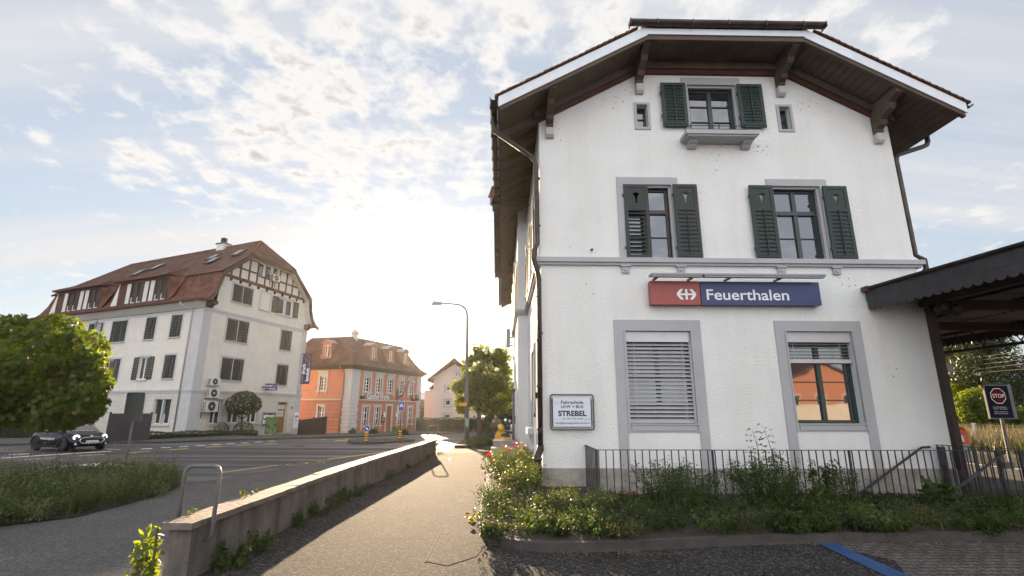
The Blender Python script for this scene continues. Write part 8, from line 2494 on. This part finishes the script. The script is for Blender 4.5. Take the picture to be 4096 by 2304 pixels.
# soft cover of low plants, left sunlit part and right shaded part
parts = []
for i in range(760):
    x = rng.uniform(-.28, 15.2); y = rng.uniform(6.78 if x < 2 else 7.16, 9.5)
    if x < .85: y = rng.uniform(7.0 if x > .1 else 7.7, 14.5) if rng.random() < .6 else rng.uniform(6.95, 9)
    h = .10 + .15 * rng.random() ** 1.3 + (.12 if rng.random() < .12 else 0)
    if x < .85 and y > 8.8: h = .35 + .3 * rng.random()
    if rng.random() < .15 and y > 7.5: continue
    if y > 8.7 and x > .9: h *= .7
    n = 260 if x < 10 else 120
    P = plant_points(n, (x, y), .26, h, .12, 14, .035)
    big = rng.random() < .25
    V, F = leaves(P, .065 if big else .034, LOBED if big else OVAL, .8, np.array([0, -.25, .8])); parts.append((V, F, int(rng.choice(4, p=[.45, .22, .23, .10]))))
V, F, mi = merge(parts)
tag(np_mesh('low_bed_plants', V, F, [MT['weeds'], MT['weedlight'], leafmat('dark_herb_leaves', (.030, .050, .014), (.016, .030, .010), .4), leafmat('olive_herb_leaves', (.10, .095, .035), (.06, .055, .022), .4)], origin=(5, 8, .1), mi=mi), kind='stuff', label='dense low mixed plants filling the flower bed before the station', cat='ground cover')
k = 3200; x = rng.uniform(-.25, 15.2, k); y = rng.uniform(7.1, 9.6, k); y = np.where(x < .6, rng.uniform(7.6, 14.8, k), y)
V, F = blades(np.stack([x, y, np.full(k, .13)], 1), .22, .008, .7); tag(np_mesh('bed_grass', V, F, MT['grassleaf'], origin=(5, 8, .1)), kind='stuff', label='thin grass blades among the bed plants', cat='grass')
k = 900; x = rng.uniform(.6, 12, k); y = np.where(x < 2.2, 6.60, 7.0) + rng.normal(size=k) * .05
V, F = blades(np.stack([x, y, np.full(k, .006)], 1), .035, .006, 5); tag(np_mesh('dry_clippings', V, F, MT['drygrass'], origin=(5, 7, 0)), kind='stuff', label='dry grass clippings lying along the foot of the bed kerb', cat='clippings')
# small flowers among the cover
k = 420; x = rng.uniform(-.2, 4.5, k); y = rng.uniform(7.3, 9.2, k); y = np.where(x < .6, rng.uniform(7.4, 11, k), y)
P = np.stack([x, y, .22 + rng.random(k) * .14], 1); V, F = leaves(P, .018, OVAL)
tag(np_mesh('tiny_bed_flowers', V, F, [MT['whitefl'], MT['purple']], origin=(1, 8, .2), mi=(rng.random(k) < .35).astype(int)), kind='stuff', label='tiny pale and violet flowers sprinkled over the sunlit bed plants', cat='flowers')
def shrub(name, lab, c, r, h, n, size, m_, cat='plant', stems=22, sp=.05, fl=None, nf=0, shape=LOBED):
    t = thing(name, lab, cat, (c[0], c[1], .12))
    m = MB(); P = []
    for s in range(stems):
        a = rng.uniform(0, 2 * math.pi); rr = r * math.sqrt(rng.random()); hh = h * rng.uniform(.6, 1.0) * (1 - .3 * rr / r)
        b = Vector((c[0] + math.cos(a) * rr * .35, c[1] + math.sin(a) * rr * .35, .1)); e = Vector((c[0] + math.cos(a) * rr, c[1] + math.sin(a) * rr, .12 + hh)); md = b.lerp(e, .5) + Vector((0, 0, hh * .08))
        m.tube([b, md, e], [.008, .006, .003], 4, cap=False)
        per = n // stems; tt = rng.random(per) ** .75
        pts = np.array(b)[None] * ((1 - tt) ** 2)[:, None] + 2 * np.array(md)[None] * ((1 - tt) * tt)[:, None] + np.array(e)[None] * (tt ** 2)[:, None]
        P.append(pts + rng.normal(size=(per, 3)) * sp)
    m.build('stems', MT['stem'], t)
    P = np.concatenate(P); V, F = leaves(P, size, shape, .8, np.array([0, -.2, .7])); np_mesh('foliage', V, F, m_, origin=t['_o'], parent=t)
    if nf:
        Q = P[rng.integers(0, len(P), nf)]; Q = Q[Q[:, 2] > .12 + h * .35]; V, F = leaves(Q + rng.normal(size=Q.shape) * .01, .024, OVAL); np_mesh('blossom', V, F, fl, origin=t['_o'], parent=t)
    return t
def onbed(px, Y): return atY(px, 1990, Y).x
shrub('purple_flowered_shrub', 'big bushy plant with small violet flowers in front of the railing left of centre', (onbed(2700, 8.9), 8.9), .72, .92, 5200, .042, MT['weeds'], 'shrub', 46, .045, MT['purple'], 130)
shrub('rose_bush', 'tallest leafy bush rising above the railing between the two ground floor windows', (onbed(3060, 8.9), 8.9), .62, 1.02, 5600, .046, MT['weeds'], 'shrub', 44, .05, MT['whitefl'], 6)
for i, (px0, px1, top, dy) in enumerate(((3045, 3010, 1722, .05), (3090, 3055, 1708, -.05))):
    x0 = onbed(px0 + 15, 8.9); e = atY(px1, top, 8.9 + dy)
    t = thing('rose_shoot', ['left of the two long bare rose shoots above the railing', 'right of the two long bare rose shoots above the railing'][i], 'shoot', (x0, 8.9 + dy, .8), 'long rose shoots')
    b = Vector((x0, 8.9 + dy, .7)); md = b.lerp(e, .5) + Vector((.03, 0, .02)); m = MB(); m.tube([b, md, e], [.007, .005, .003], 5); m.build('stem', MT['bark'], t)
    P = []
    for k in range(11):
        q = b.lerp(e, .25 + .75 * k / 10); s = 1 if k % 2 else -1
        for j in range(5): P.append((q.x + s * (.03 + .025 * j), q.y + rng.normal() * .012, q.z + .02 + rng.normal() * .012))
    V, F = leaves(np.array(P), .045, OVAL); np_mesh('foliage', V, F, MT['weeds'], origin=t['_o'], parent=t)
shrub('thistle_plant', 'tall thin stemmed weed with few leaves before the right ground floor window', (onbed(3305, 9.0), 9.0), .20, .98, 520, .075, MT['weeds'], 'plant', 6, .035)
shrub('goosefoot_plant', 'loose leafy weed leaning right of the tall thin one before the railing', (onbed(3390, 8.9), 8.9), .28, .85, 700, .05, MT['weeds'], 'plant', 8, .05)
shrub('ragged_weed', 'ragged dark weed below the tall thin weed in the bed', (onbed(3240, 8.6), 8.6), .45, .55, 1500, .05, MT['weeds'], 'plant', 18, .05)
shrub('broad_leaved_weed', 'broad-leaved weed at the foot of the railing gate', (onbed(3760, 8.9), 8.9), .35, .42, 420, .14, MT['weeds'], 'plant', 10, .05, shape=OVAL)
shrub('bedding_shrub', 'fluffy plant with faded blossoms before the railing corner', (onbed(2330, 8.6), 8.6), .62, .45, 3600, .035, MT['weedlight'], 'shrub', 36, .05, MT['whitefl'], 240)
shrub('spreading_herb', 'light green herb spreading beside the foot of the brown downpipe', (.45, 10.2), .42, .72, 2400, .04, MT['weedlight'], 'plant', 24, .05)
shrub('border_herb', 'violet speckled herb leaning over the left kerb of the bed', (-.12, 9.2), .38, .38, 1800, .035, MT['weeds'], 'plant', 22, .05, MT['purple'], 90)
shrub('poppy_foliage', 'tall feathery sunlit plants under the poppies beside the station wall', (.25, 12.6), .60, .85, 6500, .045, MT['weedlight'], 'plant', 60, .06, MT['whitefl'], 120)
shrub('weedy_clump', 'dense weedy clump between the poppies and the low bed plants', (.2, 11.2), .55, .62, 4200, .042, MT['weeds'], 'plant', 40, .06)
c = atY(2895, 2010, 8.7); t = thing('box_ball', 'round clipped box ball in the shaded bed before the railing', 'bush', (c.x, 8.7, .12))
crown([((c.x, 8.7, .40), (.36, .36, .34))], 3000, .030, [MT['topiary']], t, shape=OVAL, inner=.85, amp=.05, name='foliage')
# poppies, one by one
pop = [(2017, 1790), (2059, 1777), (2078, 1775), (2095, 1787), (2023, 1799), (2040, 1800), (2064, 1792), (1956, 1812), (1963, 1818), (1950, 1826), (1960, 1824), (2012, 1811), (2009, 1824), (2022, 1837), (1970, 1845), (2078, 1806), (2536, 1978), (2334, 2094)]
names = ['highest left poppy of the group by the steps', 'poppy just right of the highest left one', 'second poppy from the wall at the top of the group', 'poppy closest to the station wall', 'poppy below the highest left one', 'pale red poppy in the middle of the group', 'poppy hanging under the two top right ones', 'upper left poppy over the path edge', 'second poppy over the path edge', 'outermost left poppy over the path', 'lower right poppy of the cluster over the path edge', 'poppy low in front of the granite step', 'half hidden poppy in front of the granite step', 'lowest poppy of the group by the steps', 'single poppy leaning over the kerb below the cluster', 'poppy low near the station wall', 'single dark red poppy in front of the railing corner', 'tiny red poppy low in the near part of the bed']
for (px, py), lb_ in zip(pop, names):
    Y = 13.2 if px < 2200 else (9.2 if px > 2500 else 7.6)
    if px < 1975: Y = 12.4
    c = atY(px, py, Y + rng.uniform(-.2, .2)); s = .055
    t = thing('poppy', lb_, 'poppy', (c.x, c.y, .12), 'red poppies in the flower bed')
    m = MB(); m.tube([(c.x + rng.uniform(-.08, .08), c.y + .05, .12), (c.x + .02, c.y, c.z * .6), tuple(c)], .003, 4, cap=False); m.build('stem', MT['stem'], t)
    m = MB()
    for k in range(4):
        a = k * math.pi / 2 + rng.uniform(0, .5)
        d = Vector((math.cos(a), math.sin(a), 0)); sd = Vector((-d.y, d.x, 0))
        m.add([c, c + d * s * .7 + sd * s * .8 + Vector((0, 0, s * .5)), c + d * s * 1.2 + Vector((0, 0, s * .9)), c + d * s * .7 - sd * s * .8 + Vector((0, 0, s * .5))], [(0, 1, 2, 3)])
    m.build('petals', MT['poppy'], t)
# yellow-lit weed at the kerb
c = atZ(1912, 2085, 0); t = thing('kerb_weed', 'small golden backlit weed at the outer edge of the bed kerb', 'weed', c)
P = plant_points(26, (c.x, c.y), .16, .16, 0, 7, .02); V, F = leaves(P, .10, OVAL); np_mesh('foliage', V, F, mat('golden_leaves', (.35, .22, .02), .5, .2, 3, trans=.5), origin=c, parent=t)
# weeds at the foot of the low wall
wl = [(860, 2262, .30, .24, .17, 'broad-leaved weed clump nearest the viewer at the foot of the low wall'), (985, 2205, .26, .20, .10, 'grassy weed clump right of the broad-leaved one by the low wall'), (1195, 2110, .10, .2, .08, 'small three-leaved weed at the foot of the low wall'), (1245, 2065, .16, .22, .09, 'upright weed third from the front by the low wall'), (1300, 2025, .22, .20, .07, 'dense dark weed in the row by the low wall'), (1325, 2005, .12, .24, .09, 'taller weed sprouting right of the dense dark one'), (1385, 1980, .20, .20, .06, 'round leafy weed in the middle of the low wall'), (1435, 1958, .14, .10, .05, 'creeping weed along the middle of the low wall'), (1515, 1915, .16, .18, .06, 'lone grassy weed near the crack in the low wall'), (1583, 1876, .08, .14, .05, 'tiny weed just past the crack in the low wall'), (1688, 1838, .12, .14, .06, 'small bright weed near the far end of the low wall'), (1757, 1812, .16, .16, .06, 'sunlit weed beyond the far end of the low wall')]
for px, py, r, h, sz, lb_ in wl:
    c = atZ(px, py, 0.0); c.x = max(c.x, WX(c.y) + .16 + r * .4) if px < 1740 else c.x
    t = thing('wall_foot_weed', lb_, 'weed', c, 'weeds along the foot of the low wall')
    k = int(90 + 500 * r); P = plant_points(k, (c.x, c.y), r, h * 1.3, c.z, 9, .02); V, F = leaves(P, sz * .62, OVAL, .8, np.array([.3, -.3, .6]))
    V2, F2 = blades(np.repeat(np.array(c)[None], 60, 0) + rng.normal(size=(60, 3)) * np.array([r * .5, r * .5, 0]), h * 1.2, .007, .7)
    V, F, mi = merge([(V, F, 0), (V2, F2, 0)]); np_mesh('foliage', V, F, MT['weeds'], origin=c, parent=t)
# backlit weed on the left of the wall's front end
t = thing('backlit_weed', 'yellow-green backlit weed hanging beside the front end of the low wall', 'weed', (-3.62, 5.7, -.3))
P = []; nr = []
for s in range(16):
    x = -3.56 - .10 * rng.random(); y = 5.62 + rng.uniform(-.1, .25); h = rng.uniform(.45, .90)
    for k in range(30):
        tt = rng.random(); P.append((x - .10 * tt * rng.random() - .02, y + rng.normal() * .03, -.3 + h * tt))
P = np.array(P); V, F = leaves(P, .10, np.array([(0, -.5), (.13, -.15), (.11, .15), (0, .5), (-.11, .15), (-.13, -.15)]), .9, np.array([-.5, -.6, .4]))
np_mesh('foliage', V, F, mat('backlit_leaves', (.09, .125, .016), .45, .3, 3, trans=.6), origin=t['_o'], parent=t)
m = MB()
for s in range(5): m.tube([(-3.56 - .02 * s, 5.66 + .04 * s, -.3), (-3.58 - .02 * s, 5.64 + .04 * s, .5)], .006, 4)
m.build('stems', MT['stem'], t)
for px, py, lb_ in ((757, 2053, 'tiny yellow-green sprig on the coping near the front hoop'), (1008, 1985, 'left of two tiny sprigs growing on the wall coping'), (1060, 1968, 'right of two tiny sprigs growing on the wall coping')):
    c = atZ(px, py, .57); c.x = WX(c.y) - .16; c = Vector((c.x, c.y, .55)); t = thing('coping_sprig', lb_, 'weed', c, 'sprigs on the wall coping')
    P = plant_points(16, (c.x, c.y), .05, .10, .55, 4, .012); V, F = leaves(P, .05, OVAL); np_mesh('foliage', V, F, MT['weedlight'], origin=c, parent=t)
# verge at the left
vp = [onG(a, b) for a, b in ((-260, 2190), (0, 2108), (300, 2072), (560, 2005), (722, 1950), (715, 1935), (560, 1912), (250, 1925), (-250, 1950))]
mb = MB(); mb.poly([p + Vector((0, 0, .03)) for p in vp]); mb.poly([Vector((-30, 8, -.27)), vp[0] + Vector((0, 0, .03)), vp[-1] + Vector((0, 0, .03)), Vector((-30, 16, -.27))])
struct('verge_soil', mb, MT['soil'])
def inpoly(n, poly, inset=0):
    a = np.array([(p.x, p.y) for p in poly]); lo_, hi_ = a.min(0), a.max(0); out_ = []
    while len(out_) < n:
        q = rng.uniform(lo_, hi_); c = False; j = len(a) - 1
        for i in range(len(a)):
            if (a[i][1] > q[1]) != (a[j][1] > q[1]) and q[0] < (a[j][0] - a[i][0]) * (q[1] - a[i][1]) / (a[j][1] - a[i][1]) + a[i][0]: c = not c
            j = i
        if c: out_.append(q)
    return np.array(out_)
q = inpoly(620, vp); parts = []
for i, (x, y) in enumerate(q):
    P = plant_points(200, (x, y), .34, rng.uniform(.28, .58) + (.25 if rng.random() < .15 else 0), -.28, 12, .05); big = rng.random() < .2
    V, F = leaves(P, .07 if big else .045, OVAL, .9); parts.append((V, F, 0 if rng.random() < .68 else 1))
V, F, mi = merge(parts); tag(np_mesh('verge_plants', V, F, [MT['weeds'], mat('grey_green_leaves', (.13, .15, .085), .6, .2, 3, trans=.4)], origin=(-11, 13, -.3), mi=mi), kind='stuff', label='dense wild herbs growing on the roadside verge at the left', cat='wild plants')
q = inpoly(3500, vp); V, F = blades(np.column_stack([q, np.full(len(q), -.28)]), .45, .011, .5); tag(np_mesh('verge_grass', V, F, MT['grassleaf'], origin=(-11, 13, -.3)), kind='stuff', label='green grass blades on the roadside verge at the left', cat='grass')
q = inpoly(600, vp); V, F = blades(np.column_stack([q, np.full(len(q), -.28)]), .78, .007, .35)
Vh = V.reshape(len(q), -1, 3)[:, -1, :]; Pp = np.repeat(Vh, 5, 0) + rng.normal(size=(len(Vh) * 5, 3)) * np.array([.010, .010, .045]); V2, F2 = leaves(Pp, .032, OVAL)
V, F, mi = merge([(V, F, 0), (V2, F2, 0)]); tag(np_mesh('dry_seed_heads', V, F, MT['drygrass'], origin=(-11, 13, -.3)), kind='stuff', label='tall dry grass stalks with pale seed heads above the verge', cat='dry grass')

# ================================================================== AIR
hm = bpy.data.materials.new('haze_air')
hm.use_nodes = True
for n_ in list(hm.node_tree.nodes):
    if n_.type != 'OUTPUT_MATERIAL': hm.node_tree.nodes.remove(n_)
pv = hm.node_tree.nodes.new('ShaderNodeVolumePrincipled')
pv.inputs['Density'].default_value = .00015
pv.inputs['Color'].default_value = (1.0, .96, .90, 1)
pv.inputs['Anisotropy'].default_value = .66
hm.node_tree.links.new(pv.outputs[0], hm.node_tree.nodes['Material Output'].inputs['Volume'])
mb = MB(); mb.box(WORLD, -1450, 1450, -100, 1450, -12, 24)
tag(mb.build('haze', hm, origin=(0, 0, 0)), kind='stuff')

for _o in bpy.data.objects:
    if '_o' in _o: del _o['_o']
